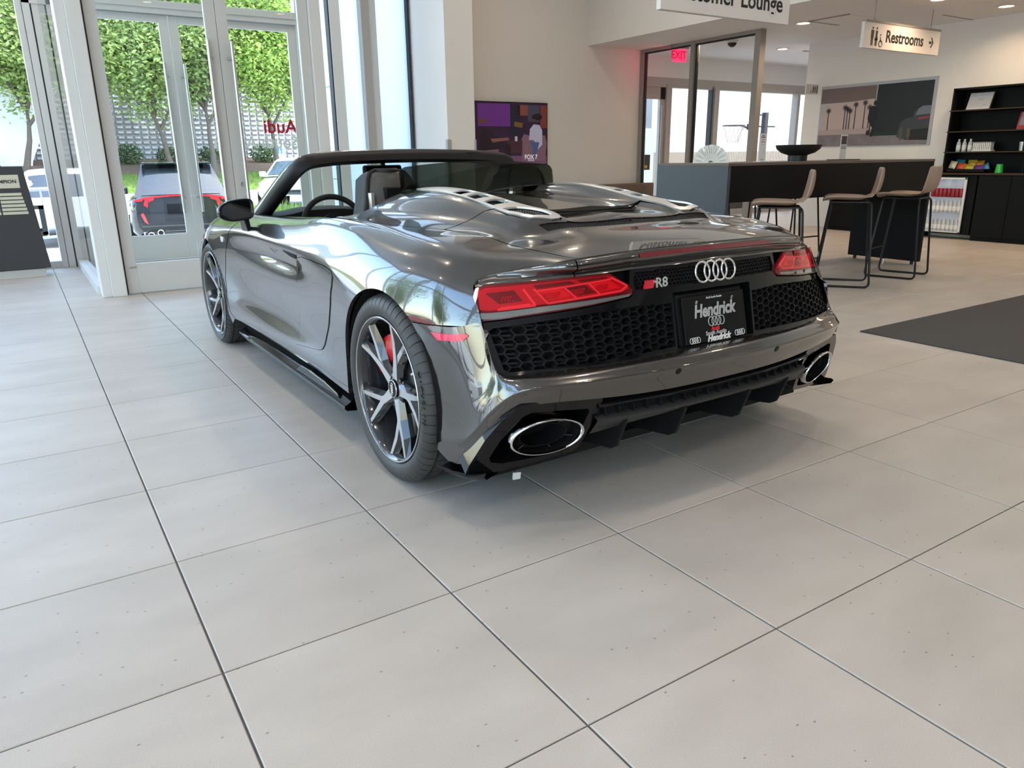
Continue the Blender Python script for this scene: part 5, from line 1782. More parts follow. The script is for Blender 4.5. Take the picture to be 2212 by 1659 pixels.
# ------------------------------------------------------------------ shelf wall and base cabinets (x = 10.4)
for k, (y0, y1) in enumerate(((4.90, 5.60), (5.60, 6.33), (3.77, 4.17), (3.30, 3.77), (2.6, 3.30))):
    lb = ['black base cabinet behind the end panel of the table', 'black base cabinet furthest left, below the mural', 'black base cabinet just right of the fridge', 'black base cabinet at the right edge of the picture, under the green cup', 'black base cabinet out of the picture to the right'][k]
    c = thing('base_cabinet', lb, 'cabinet', (10.4, (y0 + y1) / 2, 0), 0, 'black base cabinets')
    w = (y1 - y0) / 2
    MB().box(.02, .34, -w, w, .0, .845).build('body', M_CABB, c)
    MB().box(.06, .08, -w, w, 0, .06).build('plinth', M_CABB, c)
    MB().box(0, .02, -w + .003, w - .003, .055, .84).build('door', M_CABB, c, bevel=.0015)
tag(MB().box(10.38, 10.745, 2.6, 6.35, .846, .8695).build('counter_top', M_SHELFEDGE, bevel=.002), 'black counter with a brown front edge above the cabinets and fridge', 'counter')
SU = thing('wall_shelf_unit', 'black wall shelving with thin brown edged boards at far right', 'shelf', (10.45, 3.66, .87), 0)
MB().box(.28, .30, -1.06, 1.03, 0, 1.07).build('back_panel', M_CABB, SU)
MB().box(0, .28, 1.01, 1.03, 0, 1.07).build('side_panel', M_CABB, SU)
MB().box(0, .28, -1.06, -1.04, 0, 1.07).build('side_panel', M_CABB, SU)
MB().box(0, .30, -1.06, 1.03, 1.05, 1.07).build('top_panel', M_CABB, SU)
MB().box(.02, .28, .03, .045, 0, 1.05).build('divider', M_CABB, SU)
for z in (.265, .525, .79):
    s_ = MB().box(.005, .28, -1.04, 1.01, z - .010, z + .006).build('shelf_board', M_CABB, SU)
    MB().box(-.001, .005, -1.04, 1.045, z - .009, z + .005).build('board_edge', M_SHELFEDGE, s_)
# fridge in the row
FR = thing('glass_door_fridge', 'white framed glass door drinks fridge built into the black cabinets', 'fridge', (10.405, 4.53, 0))
M_FRW = mat('white_fridge', (.72, .73, .76), .35)
M_FRIN = mat('fridge_liner', (.55, .57, .62), .5, emit=(.75, .82, 1.0), estr=.09)  # liner emission stands in for the light inside the fridge
MB().box(.02, .34, -.33, .36, .065, .835).build('casing', M_CABB, FR)
MB().box(-.02, .0, -.225, .33, .085, .105).box(-.02, .0, -.225, .33, .785, .81).box(-.02, .0, -.225, -.195, .085, .81).box(-.02, .0, .30, .33, .085, .81).build('door_frame', M_FRW, FR, bevel=.003)
MB().box(.012, .02, -.2, .305, .10, .79).build('liner', M_FRIN, FR)
pane('door_glass', -.008, -.008, -.2, .305, .10, .79, FR, glass_mat('fridge_glass', (.9, .92, .95), .8))
MB().box(-.006, .018, -.195, .30, .545, .553).build('wire_shelf', M_FRW, FR)
MB().box(-.006, .018, -.195, .30, .345, .353).build('wire_shelf', M_FRW, FR)
MB().box(-.0235, -.020, .20, .27, .755, .775).build('brand_plate', mat('pale_label', (.8, .8, .8), .4), FR)
M_CAN = mat('red_drink_can', (.34, .03, .05), .3, metal=.3)
def can(m, r=.026, h=.115):
    return MB().lathe([(r * .85, 0), (r, .006), (r, h - .012), (r * .8, h), (0, h)], 14).build('drink_can', m, smooth=True)
c0 = None
for k in range(8):
    if c0 is None:
        c0 = can(M_CAN); o = c0
    else:
        o = c0.copy(); COL.objects.link(o)
    o.location = (10.405 + .0, 4.53 - .168 + k * .054, .553)
    tag(o, 'red drink can on the top shelf of the fridge, %s from the left' % ORD[7 - k], 'can', 'red cans in the fridge')
M_CLB = mat('clear_bottle', (.55, .58, .62), .15)
M_LBL = mat('white_bottle_label', (.80, .80, .80), .5)
def bottle(group, label, s=1.0, parent=None):
    t = thing('water_bottle', label, 'bottle', (0, 0, 0), 0, group)
    b_ = MB().lathe([(.028 * s, 0), (.030 * s, .01 * s), (.030 * s, .10 * s), (.026 * s, .125 * s), (.013 * s, .15 * s), (.013 * s, .160 * s), (0, .160 * s)], 14)
    b_.build('bottle_body', M_CLB, t, smooth=True)
    MB().lathe([(.0308 * s, .03 * s), (.0308 * s, .09 * s)], 14, cap=False).build('label_band', M_LBL, t, smooth=True)
    MB().lathe([(.014 * s, .158 * s), (.014 * s, .174 * s), (0, .174 * s)], 12, cap=False).build('cap', M_FRW, t, smooth=True)
    return t
b0 = bottle('water bottles on the fridge shelves', 'small water bottle in the middle row of the fridge, eighth from the left', .92)
b0.location = (10.405, 4.53 - .165, .353)
for row, z in ((0, .353), (1, .105)):
    for k in range(8):
        if row == 0 and k == 0: continue
        copy_tree(b0, (10.405, 4.53 - .165 + k * .056, z), 0, 'small water bottle in the %s row of the fridge, %s from the left' % ('middle' if row == 0 else 'bottom', ORD[7 - k]))
w0 = bottle('water bottles on the wall shelf', 'white labelled water bottle on the wall shelf, furthest left of three', .92)
w0.location = (10.56, 4.575, 1.141)
copy_tree(w0, (10.56, 4.50, 1.141), 0, 'white labelled water bottle on the wall shelf, middle of three')
copy_tree(w0, (10.56, 4.425, 1.141), 0, 'white labelled water bottle on the wall shelf, beside the tray of sleeves')
# tray of paper sleeves
TR = thing('sleeve_tray', 'white tray of stacked paper sleeves beside the bottles on the shelf', 'tray', (10.56, 4.26, 1.141))
MB().box(-.05, .05, -.13, .12, 0, .02).build('tray', M_FRW, TR, bevel=.004)
for k in range(10):
    MB().box(-.045, .04, -.115 + k * .023, -.100 + k * .023, .02, .105).build('paper_sleeve', M_LBL, TR)
MB().box(-.048, .043, -.118, .112, .105, .118).build('lid', mat('brown_card_lid', (.32, .28, .26), .5), TR)
# framed certificate on the top shelf
pl = thing('framed_certificate', 'white certificate in a thin dark frame leaning on the top shelf', 'certificate', (10.60, 4.40, 1.668))
MB().add([(-.05, .155, 0), (-.05, -.155, 0), (.03, -.155, .215), (.03, .155, .215), (-.035, .155, 0), (-.035, -.155, 0), (.045, -.155, .215), (.045, .155, .215)], [(0, 3, 2, 1), (4, 5, 6, 7), (0, 1, 5, 4), (2, 3, 7, 6), (1, 2, 6, 5), (0, 4, 7, 3)]).build('frame', M_SHELFEDGE, pl)
MB().add([(-.0515, .148, .004), (-.0515, -.142, .004), (.0265, -.142, .208), (.0265, .148, .208)], [(0, 3, 2, 1)]).build('certificate_sheet', mat('white_certificate', (.66, .64, .66), .4), pl)
for a, b, w in ((.09, .17, .05), (.0, .13, .09), (.0, .115, .06), (-.07, .05, .05)):
    MB().add([(-.0515 + b * .363 - .001, a + w / 2, b), (-.0515 + b * .363 - .001, a - w / 2, b), (-.0515 + (b + .006) * .363 - .001, a - w / 2, b + .006), (-.0515 + (b + .006) * .363 - .001, a + w / 2, b + .006)], [(0, 3, 2, 1)]).build('printed_line', M_GREYLET, pl)
# magazines at the right end
mg = thing('magazine', 'red and grey magazine standing on the middle shelf at the right edge', 'magazine', (10.60, 3.80, 1.401))
MB().hexa([(-.03, -.10, 0), (-.02, -.10, 0), (-.02, .10, 0), (-.03, .10, 0), (.02, -.10, .21), (.03, -.10, .21), (.03, .10, .21), (.02, .10, .21)]).build('pages', mat('magazine_grey', (.32, .31, .36), .4), mg)
MB().add([(-.031, .10, .0), (-.031, .078, 0), (.019, .078, .21), (.019, .10, .21)], [(0, 3, 2, 1)]).build('red_spine', mat('magazine_red', (.42, .04, .05), .4), mg)
MB().add([(-.0195, .10, .05), (-.0195, -.10, .05), (-.0312, -.10, 0), (-.0312, .10, 0)], [(0, 1, 2, 3)]).build('red_band', bpy.data.materials['magazine_red'], mg)
cp = MB().lathe([(.030, 0), (.036, .11), (.038, .112), (.034, .108), (.028, .006)], 18, (10.58, 3.80, 1.141), cap=False)
tag(cp.build('steel_tumbler', M_STEELR, smooth=True), 'silver tumbler on the lower shelf at the right edge of the picture', 'tumbler')
# snack tray
stt = thing('snack_tray', 'low black tray holding snack bags on the counter', 'tray', (10.54, 4.36, .870))
MB().box(-.12, .12, -.24, .27, 0, .012).box(-.12, -.11, -.24, .27, 0, .05).box(.11, .12, -.24, .27, 0, .05).box(-.12, .12, -.24, -.23, 0, .05).box(-.12, .12, .26, .27, 0, .05).build('tray', M_CABB, stt)
def bag(name_col, col, y, x, z, tilt, w, h, label, lean=.35):
    n = 6
    def sh(sgn):
        g = []
        for i in range(n + 1):
            v = i / n
            row = []
            for k in range(n + 1):
                u = -1 + 2 * k / n
                b = .022 * (1 - abs(u) ** 2.5) * (math.sin(PI * min(1, max(0, (v - .04) / .92))) ** .6 if 0 < v < 1 else 0)
                row.append((sgn * b, u * w / 2, v * h))
            g.append(row)
        return g
    mb = MB().grid(sh(1)).grid([list(reversed(r)) for r in sh(-1)])
    M = Matrix.Translation((x, y, z)) @ Matrix.Rotation(math.radians(tilt), 4, 'X') @ Matrix.Rotation(lean, 4, 'Y')
    mb.xform(M)
    m = mat(name_col, col, .25, metal=.2, noise=.35, nscale=30)
    return tag(mb.build('snack_bag', m, smooth=True), label, 'snack bag', 'snack bags in the tray')
bag('teal_snack_foil', (.03, .25, .33), 4.555, 10.60, .93, 4, .12, .115, 'teal snack bag at the back of the tray')
bag('yellow_snack_foil', (.62, .42, .05), 4.385, 10.58, .925, 0, .11, .115, 'yellow snack bag standing tall in the middle of the tray')
bag('orange_snack_foil', (.60, .26, .05), 4.275, 10.58, .92, -4, .10, .11, 'orange brown snack bag behind the purple one')
bag('red_snack_foil', (.55, .08, .03), 4.48, 10.50, .895, 6, .11, .105, 'shiny red snack bag at the front left of the tray')
bag('cream_snack_foil', (.65, .58, .42), 4.61, 10.53, .925, 8, .09, .10, 'cream snack bag at the left end of the tray, by the stool back')
bag('olive_snack_foil', (.42, .38, .05), 4.37, 10.49, .89, 2, .12, .09, 'olive yellow snack bag low at the front of the tray')
bag('purple_snack_foil', (.15, .04, .28), 4.245, 10.50, .89, -6, .12, .085, 'purple snack bag at the front right of the tray')
bag('blue_snack_foil', (.05, .22, .36), 4.165, 10.53, .895, -28, .11, .10, 'blue snack bag tipping out of the right end of the tray')
gc = MB().lathe([(.048, 0), (.049, .008), (.037, .108), (.035, .110), (0, .110)], 24, (10.53, 4.00, .8705), cap=False)
tag(gc.build('green_cup', mat('green_plastic', (.03, .50, .05), .3, coat=.3), smooth=True, angle=35), 'bright green plastic cup upside down on the counter', 'cup')

# ------------------------------------------------------------------ mural photograph on the right wall (flat print)
MU = thing('mural_print', 'wide framed photograph of palms, a walking man and a dark car', 'picture', (10.735, 5.99, 1.235))
H_ = .91; W2 = .915
MB().box(-.0, .015, -W2, W2, 0, H_).build('frame', mat('pale_blue_frame', (.42, .44, .49), .5), MU)
def flat(name, pts, m, d=.0015):
    """polygon given as (across 0..1 from the left as seen, up 0..1) on the print"""
    return MB().add([(-d, W2 * .985 - a * W2 * 1.97 * .985, .012 + b * (H_ - .055)) for a, b in pts], [tuple(range(len(pts)))]).build(name, m, MU)
def pm_(n, c): return mat(n, c, .55)
flat('print_ground', [(0, 0), (1, 0), (1, .27), (0, .27)], mat('print_paving', (.20, .18, .20), .55, noise=.35, nscale=9))
flat('print_eave', [(0, .75), (.52, .75), (.52, 1), (0, 1)], pm_('print_soffit', (.17, .125, .12)), .0012)
flat('print_sky', [(.03, .27), (.52, .27), (.51, .78), (.03, .72)], pm_('print_dusk_sky', (.50, .40, .38)), .0018)
flat('print_steps', [(0, .20), (.47, .20), (.47, .31), (0, .29)], pm_('print_pale_steps', (.42, .34, .33)), .002)
flat('print_wall', [(.52, .16), (1, .20), (1, 1), (.53, 1)], mat('print_dark_wall', (.012, .018, .022), .5, noise=.3, nscale=5), .0016)
flat('print_lawn', [(.50, .16), (.80, .16), (.80, .23), (.50, .22)], pm_('print_dark_lawn', (.012, .028, .018)), .002)
M_PALM = pm_('print_palm', (.035, .035, .045))
for a, h in ((.085, .62), (.245, .66), (.27, .63), (.295, .60), (.345, .70), (.43, .72), (.475, .64)):
    cut = [(a - .005, .29), (a + .005, .29), (a + .004, h), (a - .004, h)]
    flat('print_palm_trunk', cut, M_PALM, .0024)
    star = []
    for k in range(18):
        t = 2 * PI * k / 18
        rr = (.055 if k % 2 else .022)
        star.append((a + rr * .62 * math.cos(t), h + rr * 1.2 * math.sin(t)))
    flat('print_palm_crown', star, M_PALM, .0026)
M_MAN = pm_('print_dark_suit', (.010, .012, .018))
flat('print_man', [(.475, .62), (.50, .66), (.535, .655), (.56, .60), (.555, .46), (.545, .44), (.535, .30), (.53, .16), (.505, .14), (.515, .30), (.50, .33), (.495, .17), (.485, .17), (.49, .36), (.465, .45)], M_MAN, .003)
flat('print_head', [(.512, .665), (.528, .665), (.535, .70), (.530, .74), (.515, .745), (.505, .71)], M_MAN, .003)
flat('print_bag', [(.465, .18), (.492, .18), (.492, .25), (.468, .25)], M_MAN, .0034)
flat('print_car', [(.74, .13), (.82, .08), (1, .07), (1, .60), (.92, .60), (.87, .54), (.86, .44), (.80, .42), (.76, .36)], pm_('print_car_body', (.045, .055, .065)), .003)
flat('print_car_window', [(.88, .47), (1, .48), (1, .61), (.93, .61), (.90, .57)], pm_('print_car_glass', (.16, .18, .22)), .0034)
flat('print_car_bumper', [(.82, .08), (1, .07), (1, .26), (.84, .24)], pm_('print_car_bumper', (.012, .014, .016)), .0034)
flat('print_car_lamp', [(.905, .40), (1, .42), (1, .44), (.91, .43)], pm_('print_lamp', (.40, .03, .05)), .0038)
for a in (.775, .838):
    flat('print_wheel', [(a + .016 * math.cos(2 * PI * k / 16), .18 + .10 * math.sin(2 * PI * k / 16)) for k in range(16)], pm_('print_wheel_%d' % int(a * 1000), (.10, .085, .05)), .0036)

# ------------------------------------------------------------------ hanging and projecting signs
def hanging_sign(label, x0, x1, y, z0, z1, ztop):
    t = thing('hanging_sign', label, 'sign', ((x0 + x1) / 2, y, z0))
    w = (x1 - x0) / 2
    MB().box(-w, w, -.02, .02, 0, z1 - z0).build('sign_panel', M_SIGN, t, bevel=.003)
    MB().box(-w + .02, w, -.025, .025, z1 - z0, z1 - z0 + .022).build('top_rail', M_ALUD, t)
    for s in (-.75, .75):
        MB().cyl((s * w, 0, z1 - z0 + .02), (s * w, 0, ztop - z0), .004, 6).build('hanger_rod', M_ALUD, t)
    return t
RS = hanging_sign('small white hanging sign lettered Restrooms with black figures and arrow', 8.17, 9.745, 4.60, 2.292, 2.565, 2.80)
def slet(t, body, size, x, z, **k):
    return text_obj('sign_lettering', body, size, M_INK, t, frame((x, -.0212, z), (1, 0, 0), (0, 0, 1)), depth=.0006, **k)
slet(RS, 'Restrooms', .178, .035, .138, bold=.0045)
arr = MB()
arr.prism([(.595, .125), (.645, .125), (.645, .145), (.595, .145)], -.0218, -.0205, 'y')
arr.prism([(.625, .178), (.645, .178), (.685, .135), (.645, .092), (.625, .092), (.662, .135)], -.0218, -.0205, 'y')
arr.v = [(x * 1.1 - .10, y, (z - .135) * 1.35 + .135) for x, y, z in arr.v]
arr.build('sign_arrow', M_INK, RS)
def disc(cx, cz, r, n=14): return [(cx + r * math.cos(2 * PI * k / n), cz + r * math.sin(2 * PI * k / n)) for k in range(n)]
def person_icon(px, skirt):
    mb = MB()
    mb.prism(disc(px, .215, .013), -.0218, -.0205, 'y')
    if skirt:
        mb.prism([(px - .022, .19), (px + .022, .19), (px + .016, .15), (px + .03, .09), (px - .03, .09), (px - .016, .15)], -.0218, -.0205, 'y')
    else:
        mb.prism([(px - .028, .195), (px + .028, .195), (px + .026, .11), (px - .026, .11)], -.0218, -.0205, 'y')
    mb.prism([(px - .020, .11), (px - .003, .11), (px - .004, .03), (px - .018, .03)], -.0218, -.0205, 'y')
    mb.prism([(px + .003, .11), (px + .020, .11), (px + .018, .03), (px + .004, .03)], -.0218, -.0205, 'y')
    mb.build('person_icon', M_INK, RS)
person_icon(-.625, False); person_icon(-.545, True)
wc = MB()
WX = -.075
wc.tube([(-.375 + .034 * math.cos(t * 2 * PI / 16), -.0212, .06 + .034 * math.sin(t * 2 * PI / 16)) for t in range(3, 15)], .004, 5)
wc.prism([(-.395, .13), (-.383, .13), (-.372, .085), (-.350, .085), (-.335, .045), (-.345, .043), (-.358, .075), (-.388, .075)], -.0218, -.0205, 'y')
wc.prism(disc(-.388, .15, .010), -.0218, -.0205, 'y')
wc.v = [(x + WX, y, z) for x, y, z in wc.v]
wc.build('wheelchair_icon', M_INK, RS)
LS = hanging_sign('large white hanging sign lettered Customer Lounge, cut by the top edge of the picture', 3.34, 4.565, 2.80, 2.01, 2.285, 4.6)
text_obj('sign_lettering', 'Customer Lounge', .146, M_INK, LS, frame((.00, -.0212, .118), (1, 0, 0), (0, 0, 1)), depth=.0006, bold=.0026)

FS = thing('flag_sign', 'small white restroom sign projecting from the end of the white wall', 'sign', (10.63, 7.0, 2.04))
MB().box(-.17, .13, -.012, .012, 0, .145).build('sign_plate', M_SIGN, FS, bevel=.002)
MB().box(.085, .105, -.014, -.012, .02, .125).build('sign_bar', M_INK, FS)
for px in (.0, .045):
    MB().prism(disc(px, .115, .008, 10), -.0132, -.012, 'y').prism([(px - .013, .104), (px + .013, .104), (px + .01, .06), (px + .009, .02), (px - .009, .02), (px - .01, .06)], -.0132, -.012, 'y').build('person_icon', M_INK, FS)
MB().tube([(-.05 + .016 * math.cos(t * 2 * PI / 12), -.0125, .035 + .016 * math.sin(t * 2 * PI / 12)) for t in range(12)], .003, 5, closed=True).build('wheelchair_icon', M_INK, FS)

EX = thing('exit_sign', 'glowing red edge-lit EXIT sign below the office ceiling', 'exit sign', (8.97, 8.30, 2.56))
M_EXITG = mat('red_exit_glass', (.75, .02, .10), .3, emit=(1.0, .03, .13), estr=1.3)
MB().box(-.135, .135, -.004, .004, 0, .19).build('lit_plate', M_EXITG, EX)
text_obj('exit_lettering', 'EXIT', .165, mat('exit_letter_red', (.5, 0, .02), .4, emit=(.55, 0, .03), estr=.8), EX, frame((0, -.0052, .095), (1, 0, 0), (0, 0, 1)), depth=.0008, bold=.003)
MB().box(-.19, .19, -.03, .03, .20, .222).build('canopy', M_ALUD, EX)
MB().box(.16, .165, -.006, .006, .0, .20).build('lit_edge', M_EXITG, EX)
el = bpy.data.lights.new('exit_glow', 'AREA'); el.size = .25; el.energy = 1.6; el.color = (1, .05, .12)
eo = bpy.data.objects.new('glow_lamp', el); COL.objects.link(eo); eo.parent = EX; eo.location = (-.05, .03, .1); eo.rotation_euler = (math.radians(90), 0, 0)
DC = thing('dome_camera', 'small dark dome security camera on the office ceiling', 'security camera', (9.28, 7.50, 2.80))
MB().lathe([(.085, 0), (.085, -.03), (.07, -.04)], 24, cap=False).build('housing', M_SIGN, DC, smooth=True)
MB().lathe([(.068, -.035), (.066, -.06), (.048, -.085), (.02, -.10), (0, -.103)], 24, cap=False).build('dome', M_GLOSSBLACK, DC, smooth=True)
VN = thing('ceiling_vent', 'square slotted air vent in the lounge ceiling', 'vent', (9.18, 5.56, 2.80))
MB().box(-.30, .30, -.27, .27, -.006, -.001).build('plate', M_CEIL, VN)
MB().box(-.33, -.30, -.29, .27, -.012, -.0005).box(-.33, .30, .27, .295, -.012, -.0005).build('slot', M_ALUD, VN)
VN2 = thing('ceiling_slot', 'thin dark slot diffuser in the ceiling right of the Restrooms sign', 'vent', (10.43, 4.735, 2.80))
MB().box(-.42, .42, -.012, .012, -.004, -.0005).build('slot', M_ALUD, VN2)
VN3 = thing('ceiling_slot', 'small dark curved slot in the ceiling above the flag sign', 'vent', (11.6, 7.75, 2.80))
MB().box(-.28, .28, -.03, .03, -.01, -.0005).build('slot', M_ALUD, VN3)

# ------------------------------------------------------------------ television on the screen wall
TV = thing('wall_television', 'wall mounted television showing a talk show, partly behind the pillar', 'television', (5.98, 8.965, 1.03))
MB().box(-.90, .90, -.025, .025, -.0, .905).build('casing', M_GLOSSBLACK, TV, bevel=.004)
def scr(name, c, e=.26):
    return mat(name, tuple(v * .5 for v in c), .35, emit=c, estr=e)
def tvp(name, pts, m, d):
    return MB().add([(-.885 + 1.77 * a, -.0255 - d, .012 + .88 * b) for a, b in pts], [tuple(range(len(pts)))]).build(name, m, TV)
def tvb(name, a0, a1, b0, b1, m, d): return tvp(name, [(a0, b0), (a1, b0), (a1, b1), (a0, b1)], m, d)
tvb('screen', 0, 1, 0, 1, scr('screen_dark_violet', (.035, .012, .045)), 0)
tvb('screen_backdrop', .30, .62, .62, .98, scr('screen_purple', (.16, .03, .26)), .0004)
tvb('screen_backdrop', .62, .72, .45, .97, scr('screen_navy', (.015, .015, .035)), .0006)
tvb('screen_backdrop', .70, .80, .80, .97, scr('screen_rust', (.26, .07, .05)), .0006)
tvb('screen_backdrop', .80, .92, .70, .97, scr('screen_slate', (.06, .06, .11)), .0006)
tvb('screen_backdrop', .93, 1, .60, .97, scr('screen_red', (.22, .04, .04)), .0006)
tvb('screen_floor', .28, 1, 0, .14, scr('screen_mauve', (.20, .09, .18)), .0004)
tvp('screen_chair', [(.74, .05), (.72, .38), (.76, .50), (.84, .46), (.98, .48), (1, .35), (.98, .05)], scr('screen_dusty_pink', (.24, .13, .17)), .0008)
tvp('screen_chair', [(.34, .12), (.34, .30), (.44, .30), (.50, .24), (.50, .12)], scr('screen_pink_chair', (.22, .11, .16)), .0008)
tvp('screen_presenter', [(.81, .40), (.82, .58), (.86, .66), (.92, .65), (.95, .56), (.95, .32), (.90, .24), (.86, .40)], scr('screen_white_jacket', (.55, .52, .68)), .0012)
tvp('screen_trousers', [(.82, .38), (.92, .36), (.88, .12), (.84, .12), (.85, .26)], scr('screen_blue_denim', (.08, .12, .30)), .0014)
tvp('screen_hair', disc(.895, .78, .055, 16), scr('screen_dark_hair', (.012, .006, .010)), .0014)
tvp('screen_face', disc(.862, .725, .022, 12), scr('screen_brown_skin', (.12, .045, .035)), .0016)
tvp('screen_guest', [(.30, .22), (.32, .50), (.36, .60), (.44, .52), (.52, .40), (.56, .36), (.62, .32), (.62, .10), (.56, .10), (.54, .26)], scr('screen_dark_dress', (.02, .008, .02)), .0012)
tvp('screen_guest_hair', disc(.345, .70, .045, 14), scr('screen_auburn', (.16, .06, .05)), .0014)
tvp('screen_arm', [(.42, .42), (.60, .44), (.61, .40), (.44, .36)], scr('screen_skin', (.28, .11, .10)), .0015)
tvb('screen_table', .58, .74, .18, .40, scr('screen_table_brown', (.07, .025, .04)), .0010)
tvb('screen_cup', .665, .69, .38, .46, scr('screen_white', (.6, .56, .66)), .0014)
tvp('screen_flowers', [(.66, .62), (.74, .60), (.75, .68), (.66, .70)], scr('screen_yellow', (.20, .10, .02)), .0012)
tvb('screen_caption_band', .30, .60, .035, .145, scr('screen_black', (.004, .003, .006)), .0016)
M_TVW = scr('screen_letter_white', (.75, .72, .80), .7)
def tvt(s, size, a, b, **k):
    return text_obj('screen_lettering', s, size, M_TVW, TV, frame((-.885 + 1.77 * a, -.0275, .012 + .88 * b), (1, 0, 0), (0, 0, 1)), depth=.0003, **k)
tvt('like observing the show', .047, .45, .118, sx=.75); tvt("there's nothing, there's", .047, .45, .062, sx=.75)
tvt('FOX 7', .095, .83, .115, sx=.9, bold=.001); tvt('AUSTIN', .03, .83, .06, sx=1.1)

# brown bench below the television wall
bn = thing('padded_bench', 'low brown padded bench along the screen wall behind the car', 'bench', (7.9, 8.62, 0))
MB().box(-1.2, 1.15, -.28, .25, .38, .48).build('seat_pad', M_BENCH, bn, bevel=.02)
MB().box(-1.2, 1.15, .20, .32, .46, .70).build('back_pad', M_BENCH, bn, bevel=.02)
MB().box(-1.15, 1.10, -.22, .30, 0, .38).build('plinth', M_CABB, bn)

# ------------------------------------------------------------------ honours board by the front glass
HB = thing('honours_board', 'dark leaning display board with cream name plates lettered CHAMPION', 'display board', (-.70, 8.30, 0))
MB().box(-.75, .622, -.02, .30, 0, .085).build('plinth', mat('pale_stone_plinth', (.52, .50, .47), .6), HB, bevel=.004)
bd = MB().hexa([(-.72, -.035, .09), (.675, -.035, .09), (.675, .26, .09), (-.72, .26, .09), (-.60, .02, 1.115), (.585, .02, 1.115), (.585, .20, 1.115), (-.60, .20, 1.115)])
bd.build('board', mat('charcoal_board', (.040, .038, .040), .55), HB, bevel=.004)
M_CREAM = mat('cream_name_plate', (.58, .55, .42), .5)
def bpt(x, z, o=.0): return (x, -.035 + .055 * (z - .09) / 1.025 - o, z)
def bplate(x0, x1, z0, z1, nm='name_plate'):
    return MB().hexa([bpt(x0, z0), bpt(x1, z0), (x1, bpt(x1, z0)[1] + .01, z0), (x0, bpt(x0, z0)[1] + .01, z0)][:0] + [bpt(x0, z0, .003), bpt(x1, z0, .003), bpt(x1, z0, -.01), bpt(x0, z0, -.01), bpt(x0, z1, .003), bpt(x1, z1, .003), bpt(x1, z1, -.01), bpt(x0, z1, -.01)]).build(nm, M_CREAM, HB)
bplate(-.50, .535, .905, 1.035, 'title_plate')
text_obj('board_lettering', 'CHAMPION', .046, M_INK, HB, frame(bpt(.385, .968, .0045), (1, 0, 0), (0, .053, 1)), depth=.0006, bold=.0012, sx=1.05)
for k in range(6):
    z = .858 - k * .037
    bplate(.345, .535 + k * .006, z - .027, z)
    bplate(.02, .315 + k * .003, z - .027, z)
    bplate(-.33, -.01, z - .027, z)
db_ = thing('display_box', 'small dark glossy box on top of the honours board', 'box', (-.45, 8.41, 1.115))
MB().hexa([(-.12, -.06, 0), (.16, -.06, 0), (.16, .06, 0), (-.12, .06, 0), (-.10, -.05, .075), (.11, -.05, .075), (.11, .05, .075), (-.10, .05, .075)]).build('box_body', M_GLOSSBLACK, db_, bevel=.004)
sf = MB()
sf.box(-.42, .02, 8.90, 8.93, .38, .415).box(-.42, .02, 8.90, 8.93, .66, .70).box(-.03, .02, 8.90, 8.93, .38, .70).box(-.42, -.38, 8.90, 8.93, .38, .70)
tag(sf.build('window_frame_holder', mat('grey_blue_plastic', (.20, .24, .26), .5)), 'grey empty poster frame fixed to the glass behind the honours board', 'poster frame')
# little white paper tag hanging at the tyre
tag(MB().add([(1.02, .93, .105), (1.045, .925, .105), (1.047, .925, .128), (1.022, .93, .130), (1.02, .936, .105), (1.045, .931, .105), (1.047, .931, .128), (1.022, .936, .130)], [(0, 1, 2, 3), (7, 6, 5, 4), (0, 4, 5, 1), (1, 5, 6, 2), (2, 6, 7, 3), (3, 7, 4, 0)]).build('paper_tag', mat('white_paper_tag', (.8, .8, .8), .6)), 'tiny white paper tag hanging under the corner of the rear bumper', 'tag')
# ------------------------------------------------------------------ outside: ground, bank, block wall
M_PAVE = mat('pale_concrete', (.62, .60, .57), .85, noise=.08, nscale=1.5)
M_ASPH = mat('sun_bleached_asphalt', (.50, .49, .47), .9, noise=.12, nscale=2)
M_GRASS = mat('lawn_green', (.13, .20, .035), .9, noise=.5, nscale=6)
M_MULCH = mat('bark_mulch', (.16, .10, .07), .95, noise=.5, nscale=12)
M_BLOCK = mat('white_cast_block', (.40, .40, .425), .8, noise=.06, nscale=4)
M_BARK = mat('grey_brown_bark', (.095, .075, .06), .9, noise=.4, nscale=14)
M_WHITEM = mat('white_metal_rail', (.75, .76, .77), .45)
M_PANELW = mat('white_composite_panel', (.72, .76, .82), .4)
def leaf_mat(name, col, col2):
    m, nt, b = new_mat(name)
    oi = nt.nodes.new('ShaderNodeNewGeometry')
    mx = nt.nodes.new('ShaderNodeMix'); mx.data_type = 'RGBA'
    mx.inputs['A'].default_value = (*col, 1); mx.inputs['B'].default_value = (*col2, 1)
    nt.links.new(oi.outputs['Random Per Island'], mx.inputs['Factor'])
    nt.links.new(mx.outputs['Result'], b.inputs['Base Color'])
    b.inputs['Roughness'].default_value = .55
    tr = nt.nodes.new('ShaderNodeBsdfTranslucent')
    nt.links.new(mx.outputs['Result'], tr.inputs['Color'])
    ms = nt.nodes.new('ShaderNodeMixShader'); ms.inputs[0].default_value = .35
    out = nt.nodes['Material Output']
    nt.links.new(b.outputs[0], ms.inputs[1]); nt.links.new(tr.outputs[0], ms.inputs[2]); nt.links.new(ms.outputs[0], out.inputs['Surface'])
    return m
M_LEAF = leaf_mat('oak_leaf_green', (.13, .20, .055), (.34, .44, .13))
M_LEAF2 = leaf_mat('fresh_leaf_green', (.18, .30, .05), (.42, .55, .13))
M_BUSH = leaf_mat('shrub_green', (.05, .09, .03), (.12, .18, .06))

